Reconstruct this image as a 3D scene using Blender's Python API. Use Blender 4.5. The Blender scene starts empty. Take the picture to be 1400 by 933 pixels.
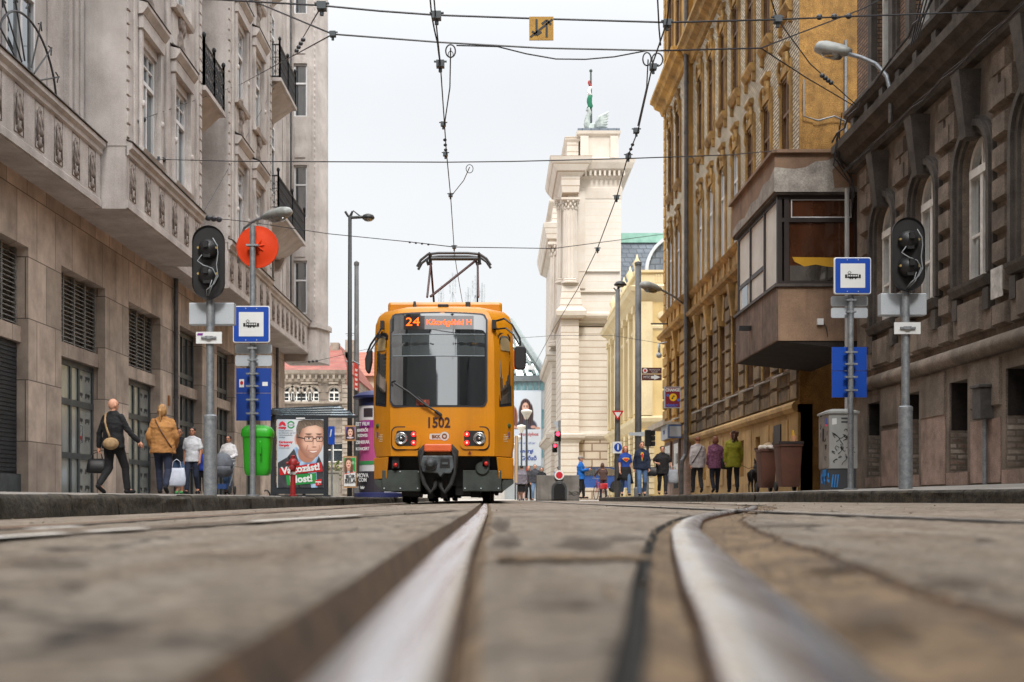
import bpy, bmesh, math, random
from mathutils import Vector, Matrix, noise
random.seed(7)
D = bpy.data; SC = bpy.context.scene; COL = SC.collection
PI = math.pi; R = math.radians
F, VX, HY, CZ = 1600.0, 680.0, 682.0, .08
def px(x, y, Y): return Vector(((x-VX)*Y/F, Y, CZ+(HY-y)*Y/F))
def lin(r, g, b, k=1.0):
    f = lambda c: (c/255/12.92 if c <= 10 else ((c/255+.055)/1.055)**2.4)
    return (f(r)*k, f(g)*k, f(b)*k, 1)

# ------------------------------------------------------------------ mesh builder
class MB:
    def __init__(s): s.v = []; s.f = []; s.m = []; s.cm = 0
    def add(s, vs, fs):
        n = len(s.v); s.v += [tuple(v) for v in vs]
        for f in fs: s.f.append(tuple(i+n for i in f)); s.m.append(s.cm)
        return s
    def box(s, x0, x1, y0, y1, z0, z1):
        return s.add([(x0,y0,z0),(x1,y0,z0),(x1,y1,z0),(x0,y1,z0),(x0,y0,z1),(x1,y0,z1),(x1,y1,z1),(x0,y1,z1)],
              [(0,3,2,1),(4,5,6,7),(0,1,5,4),(1,2,6,5),(2,3,7,6),(3,0,4,7)])
    def tbox(s, T, u0, u1, v0, v1, d0, d1, ins=0):
        i = ins
        return s.add([T(u0,v0,d0),T(u1,v0,d0),T(u1,v1,d0),T(u0,v1,d0),T(u0+i,v0+i,d1),T(u1-i,v0+i,d1),T(u1-i,v1-i,d1),T(u0+i,v1-i,d1)],
              [(0,3,2,1),(4,5,6,7),(0,1,5,4),(1,2,6,5),(2,3,7,6),(3,0,4,7)])
    def quad(s, *p): return s.add(p, [tuple(range(len(p)))])
    def prism(s, poly, fn, a, b):
        n = len(poly)
        vs = [fn(p, a) for p in poly]+[fn(p, b) for p in poly]
        fs = [tuple(range(n))[::-1], tuple(range(n, 2*n))]+[(i,(i+1)%n,n+(i+1)%n,n+i) for i in range(n)]
        return s.add(vs, fs)
    def px_(s, poly, a, b): return s.prism(poly, lambda p, t: (t, p[0], p[1]), a, b)   # poly in y,z along x
    def py_(s, poly, a, b): return s.prism(poly, lambda p, t: (p[0], t, p[1]), a, b)   # poly in x,z along y
    def pz_(s, poly, a, b): return s.prism(poly, lambda p, t: (p[0], p[1], t), a, b)
    def mould(s, T, u0, u1, prof): return s.prism(prof, lambda p, t: T(t, p[1], p[0]), u0, u1)  # prof (d,v)
    def tube(s, pts, r, n=6, caps=True):
        pts = [Vector(p) for p in pts]; N = len(pts)
        rr = r if isinstance(r, (list, tuple)) else [r]*N
        vs = []; up = None
        for i, p in enumerate(pts):
            t = (pts[min(i+1, N-1)]-pts[max(i-1, 0)])
            t = t.normalized() if t.length > 1e-9 else Vector((0,0,1))
            if up is None:
                up = Vector((0,0,1)) if abs(t.z) < .9 else Vector((0,1,0))
            a = t.cross(up)
            if a.length < 1e-6: a = t.cross(Vector((1,0,0)))
            a.normalize(); b = a.cross(t); up = b
            for k in range(n):
                w = 2*PI*k/n; vs.append(p+(a*math.cos(w)+b*math.sin(w))*rr[i])
        fs = [(i*n+k, i*n+(k+1)%n, (i+1)*n+(k+1)%n, (i+1)*n+k) for i in range(N-1) for k in range(n)]
        if caps: fs += [tuple(range(n))[::-1], tuple(range((N-1)*n, N*n))]
        return s.add(vs, fs)
    def cyl(s, a, b, r0, r1=None, n=12): return s.tube([a, b], [r0, r0 if r1 is None else r1], n)
    def lathe(s, prof, c=(0,0,0), n=16, ax='z', ex=1.0):
        vs = []
        for r, z in prof:
            for k in range(n):
                w = 2*PI*k/n; a, b = r*math.cos(w), r*math.sin(w)*ex
                vs.append((c[0]+a, c[1]+b, c[2]+z) if ax == 'z' else (c[0]+a, c[1]+z, c[2]+b) if ax == 'y' else (c[0]+z, c[1]+a, c[2]+b))
        N = len(prof)
        fs = [(i*n+k, i*n+(k+1)%n, (i+1)*n+(k+1)%n, (i+1)*n+k) for i in range(N-1) for k in range(n)]
        fs += [tuple(range(n))[::-1], tuple(range((N-1)*n, N*n))]
        return s.add(vs, fs)
    def ell(s, c, rx, ry, rz, n=12, m=8):
        vs = [(c[0], c[1], c[2]-rz)]
        for j in range(1, m):
            a = -PI/2+PI*j/m
            for k in range(n):
                w = 2*PI*k/n
                vs.append((c[0]+rx*math.cos(a)*math.cos(w), c[1]+ry*math.cos(a)*math.sin(w), c[2]+rz*math.sin(a)))
        vs.append((c[0], c[1], c[2]+rz)); L = len(vs)-1
        fs = [(0, 1+(k+1)%n, 1+k) for k in range(n)]
        for j in range(m-2):
            for k in range(n): fs.append((1+j*n+k, 1+j*n+(k+1)%n, 1+(j+1)*n+(k+1)%n, 1+(j+1)*n+k))
        fs += [(L, 1+(m-2)*n+k, 1+(m-2)*n+(k+1)%n) for k in range(n)]
        return s.add(vs, fs)
    def cap(s, a, b, ra, rb):
        a = Vector(a); b = Vector(b); d = (b-a).normalized()
        pts = [a-d*ra*.95, a-d*ra*.6, a, b, b+d*rb*.6, b+d*rb*.95]
        return s.tube(pts, [ra*.3, ra*.8, ra, rb, rb*.8, rb*.3], 10)
    def loft(s, rings, caps=True):
        n = len(rings[0]); vs = [p for r in rings for p in r]; N = len(rings)
        fs = [(i*n+k, i*n+(k+1)%n, (i+1)*n+(k+1)%n, (i+1)*n+k) for i in range(N-1) for k in range(n)]
        if caps: fs += [tuple(range(n))[::-1], tuple(range((N-1)*n, N*n))]
        return s.add(vs, fs)
    def arch(s, T, uc, vs_, ri, ro, d0, d1, n=10, a0=0, a1=PI):
        for i in range(n):
            t0 = a0+(a1-a0)*i/n; t1 = a0+(a1-a0)*(i+1)/n
            P = lambda r, t, d: T(uc+r*math.cos(t), vs_+r*math.sin(t), d)
            s.add([P(ri,t0,d0),P(ro,t0,d0),P(ro,t1,d0),P(ri,t1,d0),P(ri,t0,d1),P(ro,t0,d1),P(ro,t1,d1),P(ri,t1,d1)],
                  [(0,3,2,1),(4,5,6,7),(0,1,5,4),(1,2,6,5),(2,3,7,6),(3,0,4,7)])
        return s
    def xf(s, M):
        s.v = [tuple(M @ Vector(v)) for v in s.v]; return s
    def mesh(s, name, mats, off=None, smooth=False, fix=True):
        me = D.meshes.new(name); o = off or Vector((0,0,0))
        me.from_pydata([(v[0]-o[0], v[1]-o[1], v[2]-o[2]) for v in s.v], [], s.f)
        if not isinstance(mats, (list, tuple)): mats = [mats]
        for m in mats: me.materials.append(m)
        if len(mats) > 1: me.polygons.foreach_set('material_index', s.m)
        if fix:
            b = bmesh.new(); b.from_mesh(me); bmesh.ops.recalc_face_normals(b, faces=b.faces); b.to_mesh(me); b.free()
        if smooth: me.polygons.foreach_set('use_smooth', [True]*len(me.polygons))
        me.update(); return me
    def build(s, name, mats, parent=None, smooth=False, bevel=0, local=False, seg=2, fix=True, auto=None):
        o = D.objects.new(name, s.mesh(name, mats, None if local else wl(parent), smooth, fix))
        COL.objects.link(o); o.parent = parent
        if bevel:
            b = o.modifiers.new('bevel', 'BEVEL'); b.width = bevel; b.segments = seg; b.limit_method = 'ANGLE'; b.angle_limit = R(35)
        if auto: o.data.set_sharp_from_angle(angle=R(auto)); o.data.polygons.foreach_set('use_smooth', [True]*len(o.data.polygons))
        return o
def wl(p):
    v = Vector((0,0,0))
    while p: v += p.location; p = p.parent
    return v
def tag(o, label, cat, group=None, kind=None):
    o['label'] = label; o['category'] = cat
    if group: o['group'] = group
    if kind: o['kind'] = kind
    return o
def thing(name, label, cat, loc=(0,0,0), group=None, rz=0):
    o = D.objects.new(name, None); COL.objects.link(o); o.location = loc; o.rotation_euler = (0,0,rz); o.empty_display_size = .2
    return tag(o, label, cat, group)
def struct(o): o['kind'] = 'structure'; return o
def inst(name, me, parent, loc, rz=0, local=False):
    o = D.objects.new(name, me); COL.objects.link(o); o.parent = parent
    o.location = Vector(loc)-(Vector((0,0,0)) if local else wl(parent)); o.rotation_euler = (0,0,rz); return o
TCACHE = {}
def text(name, s, size, mat, parent, loc, rz=0, ext=.002, align='CENTER', bold=0, sx=1, local=False, rx=PI/2):
    cu = D.curves.new(name, 'FONT'); cu.body = s; cu.size = size; cu.align_x = align; cu.align_y = 'CENTER'; cu.extrude = ext; cu.offset = bold
    cu.resolution_u = 3
    t = D.objects.new(name, cu); COL.objects.link(t)
    me = D.meshes.new_from_object(t.evaluated_get(bpy.context.evaluated_depsgraph_get())); D.objects.remove(t); D.curves.remove(cu)
    me.name = name; me.materials.clear(); me.materials.append(mat)
    for v in me.vertices: v.co.x *= sx
    o = inst(name, me, parent, loc, 0, local); o.rotation_euler = (rx, 0, rz); return o
def sheet(name, pts, mat, parent, Y, th=.002):
    "flat polygon (x,z) facing -Y with a little thickness"
    return MB().py_(pts, Y, Y+th).build(name, mat, parent)
def disc(c, rx, rz, n=20, a0=0, a1=2*PI): return [(c[0]+rx*math.cos(a0+(a1-a0)*i/n), c[1]+rz*math.sin(a0+(a1-a0)*i/n)) for i in range(n+(0 if abs(a1-a0-2*PI) < 1e-6 else 1))]
def rrect(x0, x1, z0, z1, r, n=5):
    o = []
    for cx, cz, a in ((x1-r,z1-r,0),(x0+r,z1-r,PI/2),(x0+r,z0+r,PI),(x1-r,z0+r,1.5*PI)):
        o += [(cx+r*math.cos(a+PI/2*i/n), cz+r*math.sin(a+PI/2*i/n)) for i in range(n+1)]
    return o

# facade with real openings; T(u, v, d) maps along, up, outward
def facade(mb, T, u0, u1, v0, v1, holes, dep, arch=False):
    cuts = sorted({v0, v1, *[h[2] for h in holes], *[h[3] for h in holes]})
    cuts = [c for c in cuts if v0 <= c <= v1]
    for a, b in zip(cuts, cuts[1:]):
        hs = sorted((h[0], h[1]) for h in holes if h[2] < b-1e-6 and h[3] > a+1e-6)
        u = u0
        for h0, h1 in hs+[(u1, u1)]:
            if h0 > u+1e-6: mb.quad(T(u,a,0), T(h0,a,0), T(h0,b,0), T(u,b,0))
            u = h1
    for h in holes:
        a, b, c, d = h[:4]; ar = len(h) > 4
        r = (b-a)/2; sp = d-r if ar else d
        mb.quad(T(a,c,0), T(a,sp,0), T(a,sp,-dep), T(a,c,-dep)); mb.quad(T(b,c,0), T(b,sp,0), T(b,sp,-dep), T(b,c,-dep))
        mb.quad(T(a,c,0), T(b,c,0), T(b,c,-dep), T(a,c,-dep))
        if not ar: mb.quad(T(a,d,0), T(b,d,0), T(b,d,-dep), T(a,d,-dep))
        else:
            N = 12; P = [(a+r+r*math.cos(PI*i/N), sp+r*math.sin(PI*i/N)) for i in range(N+1)]
            for i in range(N):
                p, q = P[i], P[i+1]; cu = b if i < N/2 else a
                mb.add([T(cu,d,0), T(p[0],p[1],0), T(q[0],q[1],0)], [(0,1,2)])
                mb.quad(T(p[0],p[1],0), T(q[0],q[1],0), T(q[0],q[1],-dep), T(p[0],p[1],-dep))

# ------------------------------------------------------------------ materials
def N(nt, t, **k):
    n = nt.nodes.new(t)
    for a, v in k.items():
        if a in n.inputs: n.inputs[a].default_value = v
        else: setattr(n, a, v)
    return n
def mix(nt, fac, a, b, mode='MIX'):
    m = N(nt, 'ShaderNodeMix', data_type='RGBA', blend_type=mode)
    for i, v in ((0, fac), (6, a), (7, b)):
        if isinstance(v, bpy.types.NodeSocket): nt.links.new(v, m.inputs[i])
        else: m.inputs[i].default_value = v
    return m.outputs[2]
def ramp(nt, src, a, b):
    r = N(nt, 'ShaderNodeMapRange'); nt.links.new(src, r.inputs[0]); r.inputs[1].default_value = a; r.inputs[2].default_value = b; return r.outputs[0]
def coords(nt, scale=(1,1,1), uz=False):
    tc = N(nt, 'ShaderNodeTexCoord'); out = tc.outputs['Object']
    if uz:
        sp = N(nt, 'ShaderNodeSeparateXYZ'); nt.links.new(out, sp.inputs[0])
        ad = N(nt, 'ShaderNodeMath', operation='ADD'); nt.links.new(sp.outputs[0], ad.inputs[0]); nt.links.new(sp.outputs[1], ad.inputs[1])
        cb = N(nt, 'ShaderNodeCombineXYZ'); nt.links.new(ad.outputs[0], cb.inputs[0]); nt.links.new(sp.outputs[2], cb.inputs[1]); out = cb.outputs[0]
    mp = N(nt, 'ShaderNodeMapping'); mp.inputs['Scale'].default_value = scale; nt.links.new(out, mp.inputs[0]); return mp.outputs[0]
def nz(nt, co, scale, detail=6, rough=.6):
    n = N(nt, 'ShaderNodeTexNoise'); n.inputs['Scale'].default_value = scale; n.inputs['Detail'].default_value = detail; n.inputs['Roughness'].default_value = rough
    nt.links.new(co, n.inputs['Vector']); return n.outputs[0]
MATS = {}
def mat(name, c, c2=None, rough=.75, ns=2.5, bump=0, bs=40, streak=0, sc=None, metal=0, spec=.5, fine=.12, brick=None, emit=0, coat=0, speck=0, rvar=.1):
    "noise-varied surface; streak = rain streaks and dirt of colour sc; brick = (w, h, mortar colour, mortar size, variation, bump)"
    if name in MATS: return MATS[name]
    m = D.materials.new(name); m.use_nodes = True; nt = m.node_tree; b = nt.nodes['Principled BSDF']; L = nt.links
    c = tuple(c[:3])+(1,); c2 = tuple(c2[:3])+(1,) if c2 else tuple(x*.78 for x in c[:3])+(1,)
    co = coords(nt)
    col = mix(nt, ramp(nt, nz(nt, co, ns), .35, .68), c, c2)
    hgt = None
    if brick:
        w, h, mc, ms, var, bb = brick
        br = N(nt, 'ShaderNodeTexBrick'); L.new(coords(nt, uz=True), br.inputs['Vector'])
        br.inputs['Scale'].default_value = 1; br.inputs['Brick Width'].default_value = w; br.inputs['Row Height'].default_value = h
        br.inputs['Mortar Size'].default_value = ms; br.inputs['Mortar Smooth'].default_value = .3
        br.inputs['Color1'].default_value = (1-var,)*3+(1,); br.inputs['Color2'].default_value = (1+var,)*3+(1,); br.inputs['Mortar'].default_value = (1,1,1,1)
        col = mix(nt, 1, col, br.outputs['Color'], 'MULTIPLY'); col = mix(nt, br.outputs['Fac'], col, tuple(mc[:3])+(1,)); hgt = (br.outputs['Fac'], bb)
    if fine: 
        fv = ramp(nt, nz(nt, co, bs*1.7, 4, .7), .3, .7)
        col = mix(nt, fine, col, mix(nt, fv, (0,0,0,1), (1,1,1,1)), 'OVERLAY')
    if streak:
        s1 = ramp(nt, nz(nt, coords(nt, (2.2,2.2,.16)), 1.6, 7, .65), .5, .75)
        s2 = ramp(nt, nz(nt, co, .55, 5, .6), .38, .7)
        mm = N(nt, 'ShaderNodeMath', operation='MULTIPLY_ADD'); L.new(s1, mm.inputs[0]); mm.inputs[1].default_value = .7; L.new(s2, mm.inputs[2])
        m2 = N(nt, 'ShaderNodeMath', operation='MULTIPLY', use_clamp=True); L.new(mm.outputs[0], m2.inputs[0]); m2.inputs[1].default_value = streak
        col = mix(nt, m2.outputs[0], col, tuple((sc or (.05,.045,.04))[:3])+(1,))
    if speck:
        vo = N(nt, 'ShaderNodeTexVoronoi'); vo.inputs['Scale'].default_value = speck; L.new(co, vo.inputs['Vector'])
        col = mix(nt, ramp(nt, vo.outputs['Distance'], .32, .22), col, (.03,.028,.025,1))
    L.new(col, b.inputs['Base Color'])
    b.inputs['Metallic'].default_value = metal; b.inputs['Specular IOR Level'].default_value = spec
    if coat: b.inputs['Coat Weight'].default_value = coat; b.inputs['Coat Roughness'].default_value = .12
    rr = N(nt, 'ShaderNodeMapRange'); L.new(nz(nt, co, ns*4), rr.inputs[0]); rr.inputs[3].default_value = max(.02, rough-rvar); rr.inputs[4].default_value = min(1, rough+rvar)
    L.new(rr.outputs[0], b.inputs['Roughness'])
    prev = None
    if hgt:
        bp = N(nt, 'ShaderNodeBump', invert=True); bp.inputs['Strength'].default_value = hgt[1]; bp.inputs['Distance'].default_value = .02; L.new(hgt[0], bp.inputs['Height']); prev = bp.outputs[0]
    if bump:
        bp = N(nt, 'ShaderNodeBump'); bp.inputs['Strength'].default_value = bump; bp.inputs['Distance'].default_value = .012; L.new(nz(nt, co, bs, 5, .65), bp.inputs['Height'])
        if prev: L.new(prev, bp.inputs['Normal'])
        prev = bp.outputs[0]
    if prev: L.new(prev, b.inputs['Normal'])
    if emit: b.inputs['Emission Color'].default_value = c; b.inputs['Emission Strength'].default_value = emit
    MATS[name] = m; return m
def glass(name, c, refl=.3, rough=.02, c2=None, ns=1.2):
    if name in MATS: return MATS[name]
    m = D.materials.new(name); m.use_nodes = True; nt = m.node_tree; nt.nodes.clear()
    d = N(nt, 'ShaderNodeBsdfDiffuse'); g = N(nt, 'ShaderNodeBsdfGlossy'); g.inputs['Roughness'].default_value = rough
    col = mix(nt, ramp(nt, nz(nt, coords(nt, (1,1,.5)), ns), .35, .65), tuple(c[:3])+(1,), tuple((c2 or [x*.5 for x in c])[:3])+(1,))
    nt.links.new(col, d.inputs[0]); g.inputs[0].default_value = (.9,.93,.95,1)
    fr = N(nt, 'ShaderNodeLayerWeight'); fr.inputs[0].default_value = .35
    mr = N(nt, 'ShaderNodeMapRange'); nt.links.new(fr.outputs['Fresnel'], mr.inputs[0]); mr.inputs[3].default_value = refl; mr.inputs[4].default_value = .95
    ms = N(nt, 'ShaderNodeMixShader'); o = N(nt, 'ShaderNodeOutputMaterial')
    nt.links.new(mr.outputs[0], ms.inputs[0]); nt.links.new(d.outputs[0], ms.inputs[1]); nt.links.new(g.outputs[0], ms.inputs[2]); nt.links.new(ms.outputs[0], o.inputs[0])
    MATS[name] = m; return m
def paint(name, c, rough=.5, **k):
    k.setdefault('fine', .05); k.setdefault('ns', 1.5)
    return mat(name, c, tuple(x*.88 for x in c[:3]), rough, **k)
STEEL = mat('galvanised', (.32,.34,.36), (.2,.22,.24), .5, ns=14, metal=.55, fine=.15, bs=30)
ALU = mat('aluminium_plate', (.5,.54,.58), (.42,.46,.5), .55, metal=.3, ns=3)
BLACK = paint('black_paint', (.012,.012,.013), .5)
DKGREY = paint('dark_grey_paint', (.05,.053,.056), .5)
WHITE = paint('white_paint', (.78,.78,.77), .5)
BLUE = paint('sign_blue', lin(12,70,170), .4)
RED = paint('sign_red', lin(200,22,24), .4)
RUBBER = mat('rubber', (.02,.02,.02), rough=.8)
WIREM = paint('wire', (.04,.04,.046), .5)
# ------------------------------------------------------------------ printed pictures: a fine grid of coloured cells
def inpoly(x, y, P):
    r = False; j = len(P)-1
    for i in range(len(P)):
        (a, b), (c, d) = P[i], P[j]
        if (b > y) != (d > y) and x < (c-a)*(y-b)/(d-b)+a: r = not r
        j = i
    return r
def sm(a, b, x):
    t = max(0, min(1, (x-a)/(b-a))); return t*t*(3-2*t)
def el(x, y, cx, cy, rx, ry, s=.15):
    return 1-sm(1-s, 1+s, math.hypot((x-cx)/rx, (y-cy)/ry))
def bl(c, d, t): return tuple(p+(q-p)*t for p, q in zip(c, d))
PRINT = None
def picture(name, fn, x0, x1, y0, y1, tox, toz, Y, nx, ny, parent):
    "fn(x, y) gives the printed colour in 0..255 at photo position x, y"
    global PRINT
    if PRINT is None:
        PRINT = D.materials.new('printed_picture'); PRINT.use_nodes = True; nt = PRINT.node_tree
        at_ = N(nt, 'ShaderNodeAttribute', attribute_name='Ink'); nt.links.new(at_.outputs['Color'], nt.nodes['Principled BSDF'].inputs['Base Color']); nt.nodes['Principled BSDF'].inputs['Roughness'].default_value = .4
    o = wl(parent); vs = []; cols = []
    for j in range(ny+1):
        for i in range(nx+1):
            x = x0+(x1-x0)*i/nx; y = y0+(y1-y0)*j/ny
            vs.append((tox(x)-o.x, Y-o.y, toz(y)-o.z)); cols.append(lin(*[max(0, min(255, c)) for c in fn(x, y)]))
    fs = [(j*(nx+1)+i, (j+1)*(nx+1)+i, (j+1)*(nx+1)+i+1, j*(nx+1)+i+1) for j in range(ny) for i in range(nx)]
    me = D.meshes.new(name); me.from_pydata(vs, [], fs); ca = me.color_attributes.new('Ink', 'FLOAT_COLOR', 'POINT')
    ca.data.foreach_set('color', [c for q in cols for c in q]); me.materials.append(PRINT)
    ob = D.objects.new(name, me); COL.objects.link(ob); ob.parent = parent; return ob
def nse(x, y, f, s=0): return noise.noise(Vector((x*f, y*f, s)))
# ------------------------------------------------------------------ ground
def road_z(X, Y):
    zl = -.02*max(0, -X-.6)
    far = min(1, max(0, (Y-17)/28))
    zr = (.03-.06*far)*max(0, min(1, (X-1.2)/3.0))
    return zl+zr if X < 0 else zr
def lerp(t, pts):
    if t <= pts[0][0]: return pts[0][1]
    for (a, b), (c, d) in zip(pts, pts[1:]):
        if t <= c: return b+(d-b)*(t-a)/(c-a)
    return pts[-1][1]
def smooth(t, pts): return (lerp(t-.22*max(.3, abs(t)*.3), pts)+lerp(t, pts)+lerp(t+.22*max(.3, abs(t)*.3), pts))/3
XA = lambda Y: lerp(Y, [(-30,-.05),(.5,-.056),(1.9,-.072),(7,-.09),(19.5,-.197),(60,-.197)])
PB = [(-30,.095),(.3,.105),(.51,.131),(.76,.167),(1.08,.207),(1.88,.318),(2.98,.478),(4.57,.77),(5.57,1.01),(6.8,1.34),(9.1,1.98),(12.5,2.75),(18,3.0),(60,3.0)]
XB = lambda Y: smooth(Y, PB)
def kerb_x(Y): return lerp(Y, [(-30,30),(3,11),(7,8),(12,5.4),(14.5,4.7),(17,4.25),(24,4.05),(46,3.9)])
Ys = [-30,-20,-12,-7,-4,-2.5,-1.5,-.8,-.3,0]+[.2*(60/.2)**(i/230) for i in range(231)]
ASPH = None
def road_material():
    m = D.materials.new('road_concrete'); m.use_nodes = True; nt = m.node_tree; b = nt.nodes['Principled BSDF']; L = nt.links
    co = coords(nt)
    base = mix(nt, ramp(nt, nz(nt, co, .9, 8, .65), .35, .66), lin(146,137,125), lin(118,105,92))
    base = mix(nt, ramp(nt, nz(nt, coords(nt, (6,.8,1)), 1.3, 7), .42, .72), base, lin(104,86,68))
    base = mix(nt, ramp(nt, nz(nt, co, 3.3, 7, .7), .56, .68), base, lin(74,62,52))
    base = mix(nt, ramp(nt, nz(nt, co, 30, 6, .8), .52, .68), base, lin(190,178,160))
    base = mix(nt, ramp(nt, nz(nt, co, 24, 6, .8), .5, .38), base, lin(92,80,68))
    vo = N(nt, 'ShaderNodeTexVoronoi'); vo.inputs['Scale'].default_value = 38; L.new(co, vo.inputs['Vector'])
    base = mix(nt, ramp(nt, vo.outputs['Distance'], .22, .1), base, lin(88,78,68))
    vc = N(nt, 'ShaderNodeTexVoronoi', feature='DISTANCE_TO_EDGE'); vc.inputs['Scale'].default_value = .55
    wv = N(nt, 'ShaderNodeVectorMath', operation='ADD'); L.new(co, wv.inputs[0])
    nn = N(nt, 'ShaderNodeTexNoise'); nn.inputs['Scale'].default_value = 2.2; nn.inputs['Detail'].default_value = 6; L.new(co, nn.inputs['Vector']); L.new(nn.outputs['Color'], wv.inputs[1])
    L.new(wv.outputs[0], vc.inputs['Vector'])
    base = mix(nt, ramp(nt, vc.outputs['Distance'], .012, .004), base, lin(52,44,38))
    L.new(base, b.inputs['Base Color']); b.inputs['Roughness'].default_value = .72; b.inputs['Specular IOR Level'].default_value = .4
    bp = N(nt, 'ShaderNodeBump'); bp.inputs['Strength'].default_value = .9; bp.inputs['Distance'].default_value = .012; L.new(nz(nt, co, 42, 8, .75), bp.inputs['Height'])
    b2 = N(nt, 'ShaderNodeBump'); b2.inputs['Strength'].default_value = .5; b2.inputs['Distance'].default_value = .03; L.new(nz(nt, co, 6, 5, .6), b2.inputs['Height']); L.new(b2.outputs[0], bp.inputs['Normal'])
    L.new(bp.outputs[0], b.inputs['Normal']); return m
ROAD = road_material()
DIRT = mat('track_dirt', lin(134,112,86), lin(74,60,46), .9, ns=8, bump=.8, bs=90, fine=.35, speck=30)
GROOVE = mat('shaded_groove_dirt', lin(84,62,41), lin(48,36,26), .9, ns=12, bump=.6, bs=70, fine=.3)  # dirt brown, darkened further to hold the shadow inside the groove
def rows(Y):
    a, b = XA(Y), XB(Y); kr = kerb_x(Y)+.1 if Y < 46 else 14
    j = lambda s: .012*noise.noise(Vector((s, Y*3, 0)))+.02*noise.noise(Vector((s+9, Y*.9, 0)))
    w = min(1, max(.12, (b-a-.2)/.6))
    z0 = lambda x: road_z(x, Y)
    gl = a-.078+j(1)*.35; dr = a+.046+abs(j(2))*1.6*w+.01*w
    bl = b-.084+j(3)*.1*w; br = b+.11+abs(j(4))*3*min(1, w+.3)+.05
    mid1 = dr+(bl-dr)*.33; mid2 = dr+(bl-dr)*.66
    P = [(-30 if Y > 62 else -3.1, z0(-3.1), 0, 10), (-1.2, z0(-1.2), 0, 14), (a-.3, 0, 0, 6), (gl-.03, .004, 0, 1), (gl, .0, 1, 1), (gl+.008, -.036, 1, 2), (a-.03, -.044, 1, 1), (a+.03, -.036, 2, 1), (a+.038, -.014, 2, 2),
         (dr, -.003, 0, 1), (mid1, 0, 0, 3), (mid2, 0, 0, 3), (bl-.008, .002, 0, 1), (bl, 0, 3, 1), (bl+.002, -.03, 3, 1), (bl+.014, -.03, 3, 1), (bl+.016, -.006, 2, 3), (b-.038, -.012, 1, 1), (b-.034, -.035, 1, 1), (b+.034, -.035, 1, 1), (b+.036, -.012, 2, 4), (br, -.004, 1, 1), (br+.006, -.016, 1, 1), (br+.018, 0, 0, 8), (max(br+.3, 2.9), z0(3), 0, 6), (kr, z0(kr), 0, 0)]
    out = []
    for (x, z, m, n), q in zip(P, P[1:]):
        for i in range(n):
            t = i/n; X = x+(q[0]-x)*t; Z = z+(q[1]-z)*t
            amp = .004 if m == 0 and n > 1 else .006 if m == 2 else .002
            if Y < 25 and i: Z += amp*noise.noise(Vector((X*9, Y*7, m)))+(amp*.6)*noise.noise(Vector((X*31, Y*25, m)))
            out.append((X, Y, Z, m))
    out.append((P[-1][0], Y, P[-1][1], 0)); return out
mb = MB(); G = [rows(Y) for Y in Ys]; n = len(G[0])
mb.v = [p[:3] for g in G for p in g]
for i in range(len(G)-1):
    for k in range(n-1):
        mb.f.append((i*n+k, i*n+k+1, (i+1)*n+k+1, (i+1)*n+k)); mb.m.append(G[i][k][3])
struct(mb.build('road', [ROAD, GROOVE, DIRT, mat('slot_black', (.014,.012,.01), rough=.9)], smooth=True, fix=False))
GROUND = mat('ground_asphalt', lin(120,114,108), lin(95,90,86), .85, ns=.6, bump=.3, bs=30)
struct(MB().box(-700, 700, -300, 900, -.6, -.25).build('ground', GROUND))
# square beyond the street
PLAZA = mat('square_paving', lin(190,186,180), lin(165,160,152), .8, ns=.5, bs=20)
struct(MB().box(-120, 140, 60, 400, -.2, -.03).build('square', PLAZA))
struct(MB().box(4, 140, 46.2, 60, -.2, -.04).build('side_street', GROUND))
# kerbs: stones along a line, rough faced
KERBM = mat('kerb_granite', lin(74,67,55), lin(24,21,17), .9, ns=9, bump=1.3, bs=26, fine=.6, streak=.35, sc=(.02,.018,.013))
def lk_top(Y): return .11
def rk_top(Y): return lerp(Y, [(0,.18),(17,.18),(45,.12)])
def kerb(line, top, bot, side):
    mb = MB(); 
    P = [Vector((x, y, 0)) for x, y in line]
    S = [0]
    for a, b in zip(P, P[1:]): S.append(S[-1]+(b-a).length)
    def at(s):
        for i in range(len(P)-1):
            if s <= S[i+1]: return P[i].lerp(P[i+1], (s-S[i])/(S[i+1]-S[i])), (P[i+1]-P[i]).normalized()
        return P[-1], (P[-1]-P[-2]).normalized()
    s = 0; k = 0
    while s < S[-1]-.2:
        L = random.uniform(.75, 1.25); e = min(s+L, S[-1]); rings = []
        dz = random.uniform(-.006, .006); dd = random.uniform(-.008, .008)
        q = [s+.006+(e-s-.012)*i/6 for i in range(7)]
        for t in q:
            p, d = at(t); nrm = Vector((d.y, -d.x, 0))*side
            zt = top(p.y)+dz; zb = bot(p.x, p.y)-.06; ring = []
            for w, h in ((0,0),(.004,.33),(-.004,.66),(0,.86),(-.015,.96),(-.035,1),(-.17,1),(-.18,0)):
                v = p+nrm*(w+dd); v.z = zb+(zt-zb)*h
                a = .018 if 0 < h < .97 and w > -.1 else .004
                v += nrm*a*noise.noise(v*5+Vector((k,0,0)))*1.3+nrm*a*.8*noise.noise(v*17)
                v.z += .008*noise.noise(v*6)*(h > .9)
                ring.append(v)
            rings.append(ring)
        mb.loft(rings); s = e; k += 1
    return mb.build('kerb', KERBM, auto=50)
struct(kerb([(-3, -12), (-3, 60)], lk_top, road_z, 1))
struct(kerb([(kerb_x(y), y) for y in (6,8,10,12,13.2,14.5,15.8,17,20,24,30,37,45)]+[(4.1,45.8),(4.8,46.3),(9,46.5),(16,46.5)], rk_top, road_z, -1))
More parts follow.
